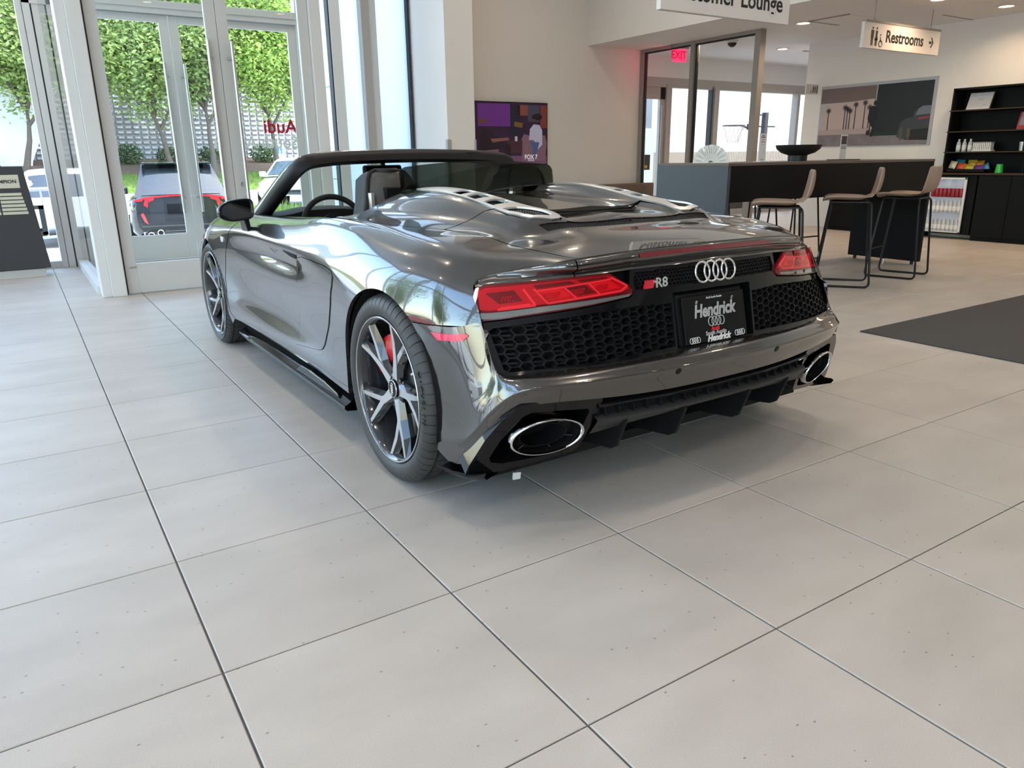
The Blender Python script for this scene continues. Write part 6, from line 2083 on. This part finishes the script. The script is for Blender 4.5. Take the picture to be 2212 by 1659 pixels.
struct(MB().box(-5.4, 16, 9.0, 11.2, -.35, -.03), 'ground_landing', M_PAVE)
gx0, gx1 = -60, 60
struct(MB().add([(gx0, -40, -.5), (gx1, -40, -.5), (gx1, 20, -.5), (gx0, 20, -.5), (gx1, 28, 0), (gx0, 28, 0)], [(0, 1, 2, 3), (3, 2, 4, 5)]), 'ground_lot', M_ASPH)
struct(MB().box(gx0, gx1, 28, 28.25, -.1, .12), 'kerb', M_PAVE)
struct(MB().grid([[(x, y, z) for x in (gx0, gx1)] for y, z in ((28.25, .11), (29.2, .30), (31.2, .72))]), 'lawn', M_GRASS)
struct(MB().grid([[(x, y, z) for x in (gx0, gx1)] for y, z in ((31.2, .71), (32.5, .98), (34.6, 1.26))]), 'ground_mulch', M_MULCH)
gr = MB()
rnd = random.Random(3)
for k in range(5200):
    x = rnd.uniform(-2, 14); y = rnd.uniform(28.3, 31.2); z = float(np.interp(y, [28.25, 29.2, 31.2], [.11, .30, .72]))
    h = rnd.uniform(.05, .13); a = rnd.uniform(0, PI)
    gr.add([(x - .02 * math.cos(a), y - .02 * math.sin(a), z), (x + .02 * math.cos(a), y + .02 * math.sin(a), z), (x + rnd.uniform(-.03, .03), y, z + h)], [(0, 1, 2)])
go = gr.build('grass', M_GRASS); tag(go, 'sunlit lawn grass on the bank beyond the car park', 'grass', kind='stuff')

# wall of cast blocks: far, so each block is a few pixels; one mass of real blocks
BW = struct(MB().box(-6, 24, 34.9, 35.3, .6, 9.5), 'wall_block_backing', M_BLOCK)
bk = MB()
bw_, bh_ = .30, .20
nz_ = 34
for j in range(nz_):
    z0 = 1.22 + j * bh_
    for i in range(78):
        x0 = -5 + i * bw_
        p = .10
        bk.add([(x0 + .02, 34.9, z0 + .015), (x0 + bw_ - .02, 34.9, z0 + .015), (x0 + bw_ - .02, 34.9, z0 + bh_ - .015), (x0 + .02, 34.9, z0 + bh_ - .015),
                (x0 + .06, 34.9 - p, z0 + .08), (x0 + bw_ - .06, 34.9 - p, z0 + .08), (x0 + bw_ - .05, 34.9 - p * .6, z0 + bh_ - .03), (x0 + .05, 34.9 - p * .6, z0 + bh_ - .03)],
               [(0, 1, 5, 4), (1, 2, 6, 5), (2, 3, 7, 6), (3, 0, 4, 7), (4, 5, 6, 7)])
bb = bk.build('cast_blocks', M_BLOCK, BW, kind='stuff')
sw_ = MB().prism([(-12, .4), (1.05, .4), (1.10, 1.4), (1.62, 3.6), (1.62, 9), (-12, 9)][:0] or [(-12, .3), (.35, .3), (.55, 1.25), (1.75, 3.75), (-12, 3.75)], 33.2, 33.5, 'y')
struct(sw_, 'wall_white_ramp', M_PANELW)

# pier clad in pale metal just outside the glazing
WC = struct(MB().box(3.72, 3.95, 9.62, 9.98, -.4, 5.5), 'wall_clad_pier', M_PANELW)
for z in (-.35, .88, 2.12, 3.36, 4.6):
    MB().box(3.69, 3.72, 9.60, 9.98, z, z + 1.22).build('cladding_panel', M_PANELW, WC, bevel=.006)
    MB().box(3.70, 3.95, 9.59, 9.62, z, z + 1.22).build('cladding_panel', M_PANELW, WC, bevel=.006)
MB().box(3.68, 3.80, 9.53, 9.59, 1.50, 1.62).build('wall_box', M_ALU, WC, bevel=.004)

# ------------------------------------------------------------------ trees
def tree_mesh(seed, h, r, base, mleaf, n, leaf=.17, lean=0.0):
    rg = random.Random(seed)
    tr = MB()
    tips = []
    def branch(p, d, L, rad, lv):
        pts = [p]; rr = [rad]
        cur = Vector(p); dd = Vector(d).normalized()
        for k in range(5):
            dd = (dd + Vector((rg.uniform(-.16, .16), rg.uniform(-.16, .16), rg.uniform(-.02, .14)))).normalized()
            cur = cur + dd * L / 5
            pts.append(tuple(cur)); rr.append(rad * (1 - .13 * (k + 1)))
        tr.tube(pts, rr, 7 if lv < 2 else 5)
        if lv >= 1:
            tips.extend(Vector(q) for q in pts[2:])
        if lv < 3:
            for q in range(rg.randint(3, 4) if lv else 5):
                a = rg.uniform(0, 2 * PI) if lv else 2 * PI * q / 5 + rg.uniform(-.3, .3)
                nd = Vector((math.cos(a), math.sin(a), rg.uniform(.25, .9))) * (.9 if lv else 1.0) + dd * .7
                branch(pts[-1] if q else pts[-2], nd, L * rg.uniform(.55, .78), rad * .48, lv + 1)
    branch((0, 0, -.1), (lean, 0, 1), base, .135, 0)
    lf = MB()
    cz = (base + h) / 2 + .3
    for k in range(n):
        if rg.random() < .6 and tips:
            c = rg.choice(tips) + Vector((rg.gauss(0, .45), rg.gauss(0, .45), rg.gauss(0, .35)))
        else:
            u = Vector((rg.gauss(0, 1), rg.gauss(0, 1), rg.gauss(0, 1))).normalized() * (rg.random() ** .38)
            lump = 1 + .22 * math.sin(5 * u.x + seed) * math.cos(4 * u.y - seed) + .12 * math.sin(9 * u.z + 3 * u.x)
            c = Vector((u.x * r * lump, u.y * r * lump, cz + u.z * (h - base) / 2 * lump))
        if c.z < base * .72: continue
        s = leaf * rg.uniform(.6, 1.3)
        a = Vector((rg.uniform(-1, 1), rg.uniform(-1, 1), rg.uniform(-.6, .6))).normalized()
        b = a.orthogonal().normalized()
        b = (b * math.cos(rg.uniform(0, 6)) + a.cross(b) * math.sin(rg.uniform(0, 6))).normalized()
        lf.add([c - a * s, c + b * s * .45, c + a * s, c - b * s * .45], [(0, 1, 2, 3)])
    return tr, lf
def tree(name, label, loc, seed, h, r, base, n, ml=None, group=None, lean=0.0, leaf=.085, rz=0):
    t = thing(name, label, 'tree', loc, rz, group)
    tr, lf = tree_mesh(seed, h, r, base, ml, n, leaf, lean)
    tr.build('trunk', M_BARK, t, smooth=True, angle=80)
    lf.build('crown', ml or M_LEAF, t, kind='stuff')
    return t
TR1 = tree('shade_tree', 'leafy shade tree behind the black car, trunk behind the far door stiles', (5.0, 30.4, .55), 4, 9.2, 3.6, 2.35, 42000, lean=-.12)
tree('shade_tree', 'leafy shade tree with a curving trunk between the two pairs of pull handles', (6.35, 30.2, .52), 11, 8.4, 2.7, 2.6, 30000, lean=.05)
tree('shade_tree', 'bright green tree behind the red and white window lettering', (8.75, 30.0, .48), 23, 9.0, 3.3, 2.5, 42000, ml=M_LEAF2, lean=-.06)
tree('shade_tree', 'shade tree at the left edge of the picture, above the honours board', (.2, 30.8, .62), 37, 9.4, 3.9, 2.4, 42000, lean=.10)
# trees and cars that the car's flank mirrors (left of the building)
for k, (x, y, rz) in enumerate(((-15.5, 8.5, .4), (-16.5, -1.5, 1.9), (-15, 18, 2.7), (-17, -11, 4.0))):
    copy_tree(TR1, (x, y, -.55), rz, 'shade tree beyond the left glass, %s, mirrored in the car' % ('level with the door', 'level with the rear wheel', 'level with the lobby', 'level with the back wall')[k])['group'] = 'trees mirrored in the car'
# distant green behind
def shrub(label, loc, w, h, n, seed, m=None, blade=False, group=None):
    rg = random.Random(seed)
    t = thing('shrub', label, 'shrub', loc, 0, group)
    mb = MB()
    for k in range(n):
        if blade:
            a = rg.uniform(0, 2 * PI); q = rg.random() ** .5 * w
            b0_ = Vector((q * math.cos(a), q * .4 * math.sin(a), 0)); hh = h * rg.uniform(.5, 1)
            tp = b0_ + Vector((rg.uniform(-.35, .35) * hh, rg.uniform(-.35, .35) * hh, hh))
            sd = Vector((.02, 0, 0))
            mb.add([b0_ - sd, b0_ + sd, b0_.lerp(tp, .6) + sd * 1.2, tp, b0_.lerp(tp, .6) - sd * 1.2], [(0, 1, 2, 3, 4)])
        else:
            u = Vector((rg.gauss(0, 1), rg.gauss(0, 1), rg.gauss(0, 1))).normalized() * (rg.random() ** .35)
            c = Vector((u.x * w, u.y * w * .6, h / 2 + u.z * h / 2))
            s = rg.uniform(.05, .10)
            a = Vector((rg.uniform(-1, 1), rg.uniform(-1, 1), rg.uniform(-.5, 1))).normalized(); b = a.orthogonal().normalized()
            mb.add([c - a * s, c + b * s * .5, c + a * s, c - b * s * .5], [(0, 1, 2, 3)])
    mb.build('foliage', m or M_BUSH, t, kind='stuff')
    MB().cyl((0, 0, -.15), (0, 0, h * .4), .03, 6).build('stem', M_BARK, t)
    return t
for k, (x, w, h, lb) in enumerate(((3.85, .55, .85, 'dark shrub at the foot of the block wall, left of the black car roof'), (5.35, .55, .75, 'dark shrub at the foot of the block wall above the black car roof'), (6.9, .5, .75, 'dark shrub at the foot of the block wall behind the far door pulls'),
                                   (9.15, .6, .85, 'spiky shrub at the foot of the block wall left of the windscreen pillar'), (2.35, .5, .5, 'low shrub at the foot of the block wall beside the honours board'), (-1.2, .7, .8, 'shrub at the foot of the wall at the left edge of the picture'))):
    shrub(lb, (x, 32.5 if x < 2 else 33.3, .98 if x < 2 else 1.03), w, h, 420, 50 + k)
shrub('bright green grassy shrub just outside the glass, seen through the car windscreen', (3.2, 11.9, -.42), .50, .95, 900, 91, M_LEAF2, True)
shrub('bright green grassy shrub outside the glass, behind the windscreen pillar', (4.6, 12.4, -.42), .45, .85, 600, 92, M_LEAF2, True)

# ------------------------------------------------------------------ accessible parking sign, railing
ps = thing('parking_sign', 'white and blue accessible parking sign on a post before the block wall', 'sign', (9.05, 30.6, .5))
MB().cyl((0, 0, 0), (0, 0, 1.25), .03, 8).build('post', M_WHITEM, ps)
MB().box(-.20, .20, -.02, .0, .72, 1.28).build('sign_plate', M_WHITEM, ps)
MB().box(-.10, .10, -.025, -.02, .92, 1.14).build('blue_square', mat('sign_blue', (.03, .20, .55), .5), ps)
MB().tube([(-.01 + .035 * math.cos(t * 2 * PI / 12), -.027, .985 + .035 * math.sin(t * 2 * PI / 12)) for t in range(2, 11)], .008, 5).prism([(-.02, 1.09), (.0, 1.09), (.005, 1.03), (.035, 1.03), (.05, .97), (.035, .965), (.022, 1.01), (-.015, 1.01)], -.03, -.024, 'y').build('wheelchair_icon', M_WHITEM, ps)
rl = thing('ramp_railing', 'white metal railing with thin balusters outside the glass, beyond the honours board', 'railing', (0, 0, 0))
P0, P1 = Vector((-.9, 10.2, 0)), Vector((.20, 10.9, 0))
RT = [P0 + Vector((0, 0, .80)), P0.lerp(P1, .5) + Vector((0, 0, .82)), P1 + Vector((0, 0, .82))]
MB().tube(RT, .024, 8).build('handrail', M_WHITEM, rl, smooth=True)
MB().tube([p - Vector((0, 0, .62)) for p in RT], .018, 8).build('bottom_rail', M_WHITEM, rl, smooth=True)
for k in range(9):
    p = P0.lerp(P1, k / 8)
    MB().cyl((p.x, p.y, -.03 if k in (0, 4, 8) else .19), (p.x, p.y, .82), .024 if k in (0, 4, 8) else .011, 8).build('post' if k in (0, 4, 8) else 'baluster', M_WHITEM, rl)
rl2 = thing('ramp_railing', 'further run of white railing stepping down towards the car park', 'railing', (0, 0, 0))
P2, P3 = Vector((.22, 11.6, -.3)), Vector((.36, 14.6, -.5))
MB().tube([P2 + Vector((0, 0, 1.0)), P3 + Vector((0, 0, 1.0))], .024, 8).build('handrail', M_WHITEM, rl2)
for k in range(10):
    p = P2.lerp(P3, k / 9)
    MB().cyl((p.x, p.y, p.z - .2), (p.x, p.y, p.z + 1.0), .024 if k in (0, 9) else .011, 8).build('post' if k in (0, 9) else 'baluster', M_WHITEM, rl2)

# ------------------------------------------------------------------ other cars
M_TYRE2 = mat('parked_tyre', (.02, .02, .02), .7)
M_ALLOY2 = mat('parked_alloy', (.55, .56, .58), .3, metal=.8)
M_CARGLASS = mat('dark_car_glass', (.02, .028, .035), .06, coat=.8)
M_CARBLK = mat('black_car_paint', (.012, .012, .015), .22, coat=1.0)
M_CARWHT = mat('white_car_paint', (.78, .79, .80), .3, coat=.8)
M_CARRED = mat('red_car_paint', (.45, .015, .02), .3, coat=.9)
def road_car(label, loc, rz, paint, H=1.65, L=4.6, W=1.86, suv=True):
    """local x runs from the tail (0) to the nose (L)"""
    t = thing('parked_car', label, 'car', loc, rz)
    hw = W / 2
    belt = H * .62 if suv else H * .64
    st = [(0, .86, .42, belt * .99), (.05, .93, .36, belt * 1.0), (.22, .98, .32, belt), (.6, 1.0, .30, belt), (1.6, 1.0, .28, belt * .985), (2.7, 1.0, .28, belt * .97), (3.5, 1.0, .30, belt * .93), (4.0, .97, .32, belt * .86), (4.4, .88, .36, belt * .76), (4.6, .70, .42, belt * .66)]
    k = L / 4.6
    rows = []
    for x, wf_, zb, zt in st:
        w = hw * wf_
        half = [(w * .90, zb), (w * .98, zb + .10), (w, zb + .28), (w * .985, (zb + zt) * .55), (w * .99, zt - .16), (w * .95, zt - .05), (w * .86, zt), (w * .5, zt + .03)]
        rows.append([(x * k, y, z) for y, z in half] + [(x * k, 0, zt + .04)] + [(x * k, -y, z) for y, z in reversed(half)])
    mb = MB().grid(rows)
    n = len(rows[0])
    for r, sgn in ((0, 1), (len(rows) - 1, -1)):
        f = [r * n + i for i in range(n)]
        mb.f.append(tuple(f if sgn > 0 else reversed(f)))
    mb.build('body', paint, t, smooth=True, angle=50)
    # cabin
    if suv: pr = [(.10, belt + .01), (.34, belt + .30), (.52, H - .09), (.62, H - .03), (1.3, H), (2.2, H - .01), (2.7, H - .06), (3.45, belt + .03)]
    else: pr = [(.45, belt + .02), (.95, H - .12), (1.25, H - .03), (1.9, H), (2.4, H - .02), (2.7, H - .08), (3.5, belt)]
    cr = []
    for x, z in pr:
        f = (z - belt) / (H - belt)
        w = hw * (.86 - .22 * f)
        cr.append([(x * k, w * a, z - .03 * abs(a) ** 3 * (1 if f > .8 else .3)) for a in np.linspace(1, -1, 11)])
    mb = MB().grid(cr)
    for idx in (0, 10):
        mb.f.append(tuple((i * 11 + idx) for i in (range(len(cr)) if idx else reversed(range(len(cr))))))
    mb.build('cabin', paint, t, smooth=True, angle=40)
    # glazing
    def glz(i0, i1, inset, nm):
        g = []
        for f in np.linspace(.06, .94, 5):
            a = [Vector(p) for p in cr[i0]]; b = [Vector(p) for p in cr[i1]]
            row = [p.lerp(q, f) for p, q in zip(a, b)]
            c_ = row[5]
            nrm = (Vector(cr[i1][5]) - Vector(cr[i0][5])).cross(Vector((0, 1, 0))).normalized()
            if nrm.z < 0: nrm = -nrm
            g.append([(p.x + nrm.x * .012, p.y * inset, p.z + nrm.z * .012) for p in row])
        MB().grid(g).build(nm, M_CARGLASS, t, smooth=True)
    if suv:
        glz(0, 2, .86, 'rear_window'); glz(len(cr) - 2, len(cr) - 1, .92, 'windscreen')
    else:
        glz(0, 1, .88, 'rear_window'); glz(len(cr) - 2, len(cr) - 1, .92, 'windscreen')
    for s in (1, -1):
        z0, z1 = belt + .05, H - .13
        def yw(z): return hw * (.86 - .22 * (z - belt) / (H - belt)) + .008
        xs = (.55, 1.15, 1.22, 2.05, 2.12, 2.95) if suv else (1.0, 1.25, 1.3, 2.0, 2.07, 2.85)
        for i in (0, 2, 4):
            xa, xb = xs[i] * k, xs[i + 1] * k
            xa2 = xa + (.25 if i == 0 else 0); xb2 = xb - (.42 if i == 4 else 0)
            MB().add([(xa, s * yw(z0), z0), (xb, s * yw(z0), z0), (xb2, s * yw(z1), z1), (xa2, s * yw(z1), z1)], [(0, 1, 2, 3)]).build('side_window', M_CARGLASS, t)
        MB().box(2.75 * k, 2.9 * k, s * hw * .98, s * (hw + .16), belt - .02, belt + .13).build('wing_mirror', paint, t, bevel=.03)
        for x in (.80 * k, 3.62 * k):
            r = .345 if suv else .32
            w_ = MB().lathe([(r * .72, s * (hw - .20)), (r, s * (hw - .19)), (r, s * (hw - .02)), (r * .95, s * (hw + .005)), (r * .70, s * (hw + .008))], 28, (x, 0, r), axis='y', cap=False).build('tyre', M_TYRE2, t, smooth=True, angle=40)
            MB().lathe([(r * .70, s * (hw + .004)), (r * .62, s * (hw - .03)), (.06, s * (hw - .01)), (0, s * (hw - .005))], 10, (x, 0, r), axis='y', cap=False).build('alloy_wheel', M_ALLOY2, w_)
            MB().lathe([(r * 1.16, s * (hw + .006)), (r * 1.02, s * (hw + .006)), (r * 1.02, s * (hw - .2))], 28, (x, 0, r), axis='y', cap=False).build('wheel_arch', M_VOID, t)
    # nose
    MB().box(4.46 * k, 4.60 * k, -.42, .42, .42, .60).build('front_grille', M_VOID, t, bevel=.02)
    for s in (1, -1):
        MB().hexa([(4.2 * k, s * .86 * hw, belt * .64), (4.52 * k, s * .52 * hw, belt * .60), (4.50 * k, s * .50 * hw, belt * .60), (4.15 * k, s * .8 * hw, belt * .64), (4.2 * k, s * .90 * hw, belt * .74), (4.47 * k, s * .58 * hw, belt * .70), (4.42 * k, s * .5 * hw, belt * .70), (4.1 * k, s * .8 * hw, belt * .74)]).build('headlamp', M_CLEARLAMP, t)
    return t, belt, hw
SUV, sb, sh_ = road_car('black sport utility car parked outside the doors, seen from behind', (2.35, 14.15, -.5), math.radians(83), M_CARBLK)
# tail of the black car: lamps across, reflectors, pipes
ys = np.linspace(-.70, .70, 25)
def tx(y): return -.006
MB().grid([[(tx(y) - .012, y, 1.045 - .07 * (abs(y) / .8) ** 2 + d) for d in (0, .028)] for y in ys]).build('light_bar', mat('red_light_bar', (.55, .01, .02), .2, coat=.8, emit=(1, .02, .03), estr=.15), SUV)
for s in (1, -1):
    MB().prism([(s * .48, 1.03), (s * .62, 1.02), (s * .66, .90), (s * .60, .85), (s * .58, .95), (s * .48, .985)], -.03, .04, 'x').build('tail_lamp', bpy.data.materials['red_light_bar'], SUV)
    MB().prism([(s * .66, 1.02), (s * .82, .99), (s * .80, .96), (s * .67, .97)], -.025, .05, 'x').build('tail_lamp', bpy.data.materials['red_light_bar'], SUV)
    MB().prism([(s * .62, .56), (s * .68, .60), (s * .73, .74), (s * .68, .76)], -.02, .06, 'x').build('reflector', mat('suv_reflector', (.65, .05, .05), .2, coat=.8) if s > 0 else bpy.data.materials['suv_reflector'], SUV)
    for q in (.44, .60):
        tp_ = MB().lathe([(.055, .05), (.058, -.06), (.050, -.065), (.044, -.06), (.042, .04)], 20, (0, s * q, .36 + .04 * (q < .5)), axis='x', cap=False).build('exhaust_tip', M_CHROME, SUV, smooth=True)
    MB().prism([(s * .36, .33), (s * .36, .46), (s * .60, .46), (s * .74, .34), (s * .66, .29), (s * .44, .28)], .0, .06, 'x').build('exhaust_shroud', M_DARK, SUV)
MB().box(-.012, .06, -.28, .28, .72, .92).build('plate_recess', M_GLOSSBLACK, SUV, bevel=.01)
MB().box(-.03, .14, -.74, .74, .50, .53).build('bumper_step', M_DARK, SUV, bevel=.008)
MB().box(.0, .25, -.70, .70, .26, .40).build('lower_bumper', M_DARK, SUV, bevel=.02)
MB().hexa([(.40, -.62, 1.60), (.40, .62, 1.60), (.70, .60, 1.62), (.70, -.60, 1.62), (.36, -.60, 1.625), (.36, .60, 1.625), (.72, .58, 1.645), (.72, -.58, 1.645)]).build('roof_spoiler', M_CARBLK, SUV, bevel=.008)
MB().hexa([(1.0, -.02, 1.645), (1.0, .02, 1.645), (1.2, .02, 1.65), (1.2, -.02, 1.65), (.98, -.004, 1.72), (.98, .004, 1.72), (1.02, .004, 1.72), (1.02, -.004, 1.72)]).build('roof_antenna', M_CARBLK, SUV)
road_car('white car parked beside the black one, only its edge showing at the door frame', (.55, 16.6, -.5), math.radians(84), M_CARWHT, H=1.55)
road_car('white car facing the showroom, seen through the sports car windscreen', (8.3, 24.5, -.22), math.radians(-118), M_CARWHT, H=1.46, suv=False)
road_car('red car parked beyond the left glass front, seen only mirrored in the door', (-9.2, 8.6, -.5), math.radians(180), M_CARRED, H=1.45, suv=False)
road_car('white car parked beyond the left glass front, seen only mirrored in the quarter panel', (-9.4, 4.0, -.5), math.radians(180), M_CARWHT, H=1.62)

# ------------------------------------------------------------------ yard beyond the lounge glazing
struct(MB().box(9.9, 20, 13.6, 13.8, -.5, 4.5), 'wall_yard', mat('pale_yard_wall', (.74, .72, .71), .8))
struct(MB().box(8.2, 20, 9.55, 14, -.2, -.02), 'ground_yard', M_PAVE)
struct(MB().box(10.9, 20.2, 9.55, 13.8, 4.3, 4.5), 'roof_added_shade', M_WALL)  # unseen roof, added to shade the yard from the bright sky
struct(MB().box(20, 20.2, 9.55, 13.8, -.2, 4.5), 'wall_yard_end', M_WALL)
struct(MB().box(13.0, 20, 13.35, 13.6, -.1, 1.22), 'wall_tan_low', mat('tan_low_wall', (.44, .33, .25), .8))
struct(MB().box(8.3, 11.9, 12.0, 12.1, 1.72, 3.2), 'wall_grey_shade', mat('grey_soffit_panel', (.30, .31, .31), .7))
struct(MB().box(11.35, 11.9, 11.9, 12.1, -.1, 1.72), 'wall_yard_pier', M_PANELW)
fb = MB().box(7, 12.5, 17.0, 17.2, -.5, 2.6)
FB = struct(fb, 'wall_far_siding', M_PANELW)
for k in range(9):
    MB().box(7, 12.5, 16.97, 17.0, .95 + k * .14, 1.07 + k * .14).build('siding_board', M_PANELW, FB)
fe = thing('picket_railing', 'dark picket railing in the yard, seen through the lounge glazing', 'railing', (0, 0, 0))
for _x in (8.42, 10.3, 12.16):
    MB().box(_x, _x + .05, 14.27, 14.33, -.5, 1.26).build('post', M_ALUD, fe)
MB().box(8.4, 12.2, 14.28, 14.32, 1.16, 1.19).box(8.4, 12.2, 14.28, 14.32, .78, .81).build('rail', M_ALUD, fe)
for k in range(34):
    x = 8.45 + k * .11
    MB().box(x, x + .028, 14.285, 14.315, .3, 1.22).build('picket', M_ALUD, fe)
road_car('pale blue-grey car parked in the yard behind the picket railing', (13.4, 16.0, -.35), math.radians(186), mat('pale_blue_paint', (.35, .45, .56), .3, coat=.8), H=1.3, suv=False)
# film stripes on the lounge glass
st_ = MB()
for k in range(46):
    x = 11.20 + k * .048
    st_.box(x, x + .022, 9.435, 9.437, .98, 1.20)
st_.build('glass_film_stripes', M_DECAL, wb, kind='stuff')
MB().box(11.75, 12.4, 9.60, 9.9, .0, .98).build('yard_planter', mat('dark_brown_planter', (.09, .07, .06), .6))
tag(bpy.data.objects['yard_planter'], 'dark brown box planter beyond the lounge glazing', 'planter')
hp = thing('basketball_hoop', 'dark basketball hoop frame with pale net, hung in the yard beyond the lounge', 'basketball hoop', (13.35, 10.6, 0))
M_HOOP = mat('dark_hoop_steel', (.05, .05, .055), .5)
MB().tube([(-.38 + .23 * math.cos(2 * PI * k / 24), .0 + .23 * math.sin(2 * PI * k / 24), 1.74) for k in range(24)], .010, 6, closed=True).build('rim', M_HOOP, hp)
MB().box(.10, .22, -.06, .06, 1.66, 1.78).cyl((-.15, -.02, 1.74), (.12, -.05, 1.69), .012, 6).cyl((-.15, .02, 1.74), (.12, .05, 1.69), .012, 6).build('bracket', M_HOOP, hp)
MB().cyl((.17, 0, 1.72), (.17, 0, 2.45), .02, 8).build('upright', M_HOOP, hp)
MB().box(.17, .62, -.015, .015, 1.955, 1.985).box(.17, .95, -.015, .015, 1.715, 1.745).cyl((.2, 0, 1.76), (.4, 0, 1.9), .008, 6).build('arm', M_HOOP, hp)
MB().box(.56, .66, -.05, .05, .95, 2.02).cyl((.61, 0, -.2), (.61, 0, .95), .02, 8).build('post', M_HOOP, hp)
net = MB()
for k in range(12):
    a0 = 2 * PI * k / 12
    for d in (1, -1):
        pts = []
        for i in range(6):
            f = i / 5
            a = a0 + d * f * .8; rr = .225 - .11 * f ** .8
            pts.append((-.38 + rr * math.cos(a), rr * math.sin(a), 1.73 - .34 * f))
        net.tube(pts, .004, 4)
net.build('net', mat('pale_pink_net', (.62, .45, .40), .7), hp, kind='stuff')
# wall box beside the office door
bx_ = thing('wall_extinguisher_box', 'dark box with a yellow tag beside the office door', 'box', (9.30, 9.36, 1.02))
MB().box(-.10, .10, -.04, .02, -.12, .14).build('casing', M_DARK, bx_, bevel=.005)
MB().box(-.03, .03, -.045, -.04, -.09, -.04).build('yellow_tag', mat('yellow_tag', (.6, .42, .05), .5), bx_)
lm = thing('wall_lantern', 'grey emergency lamp outside the office door', 'lamp', (9.32, 9.8, 1.93))
MB().box(-.12, .10, -.05, .05, -.12, .14).build('casing', M_ALU, lm, bevel=.01)
MB().lathe([(.035, 0), (.028, .03), (0, .035)], 14, (0, -.06, -.06), axis='y').build('lens', M_CHROME, lm)
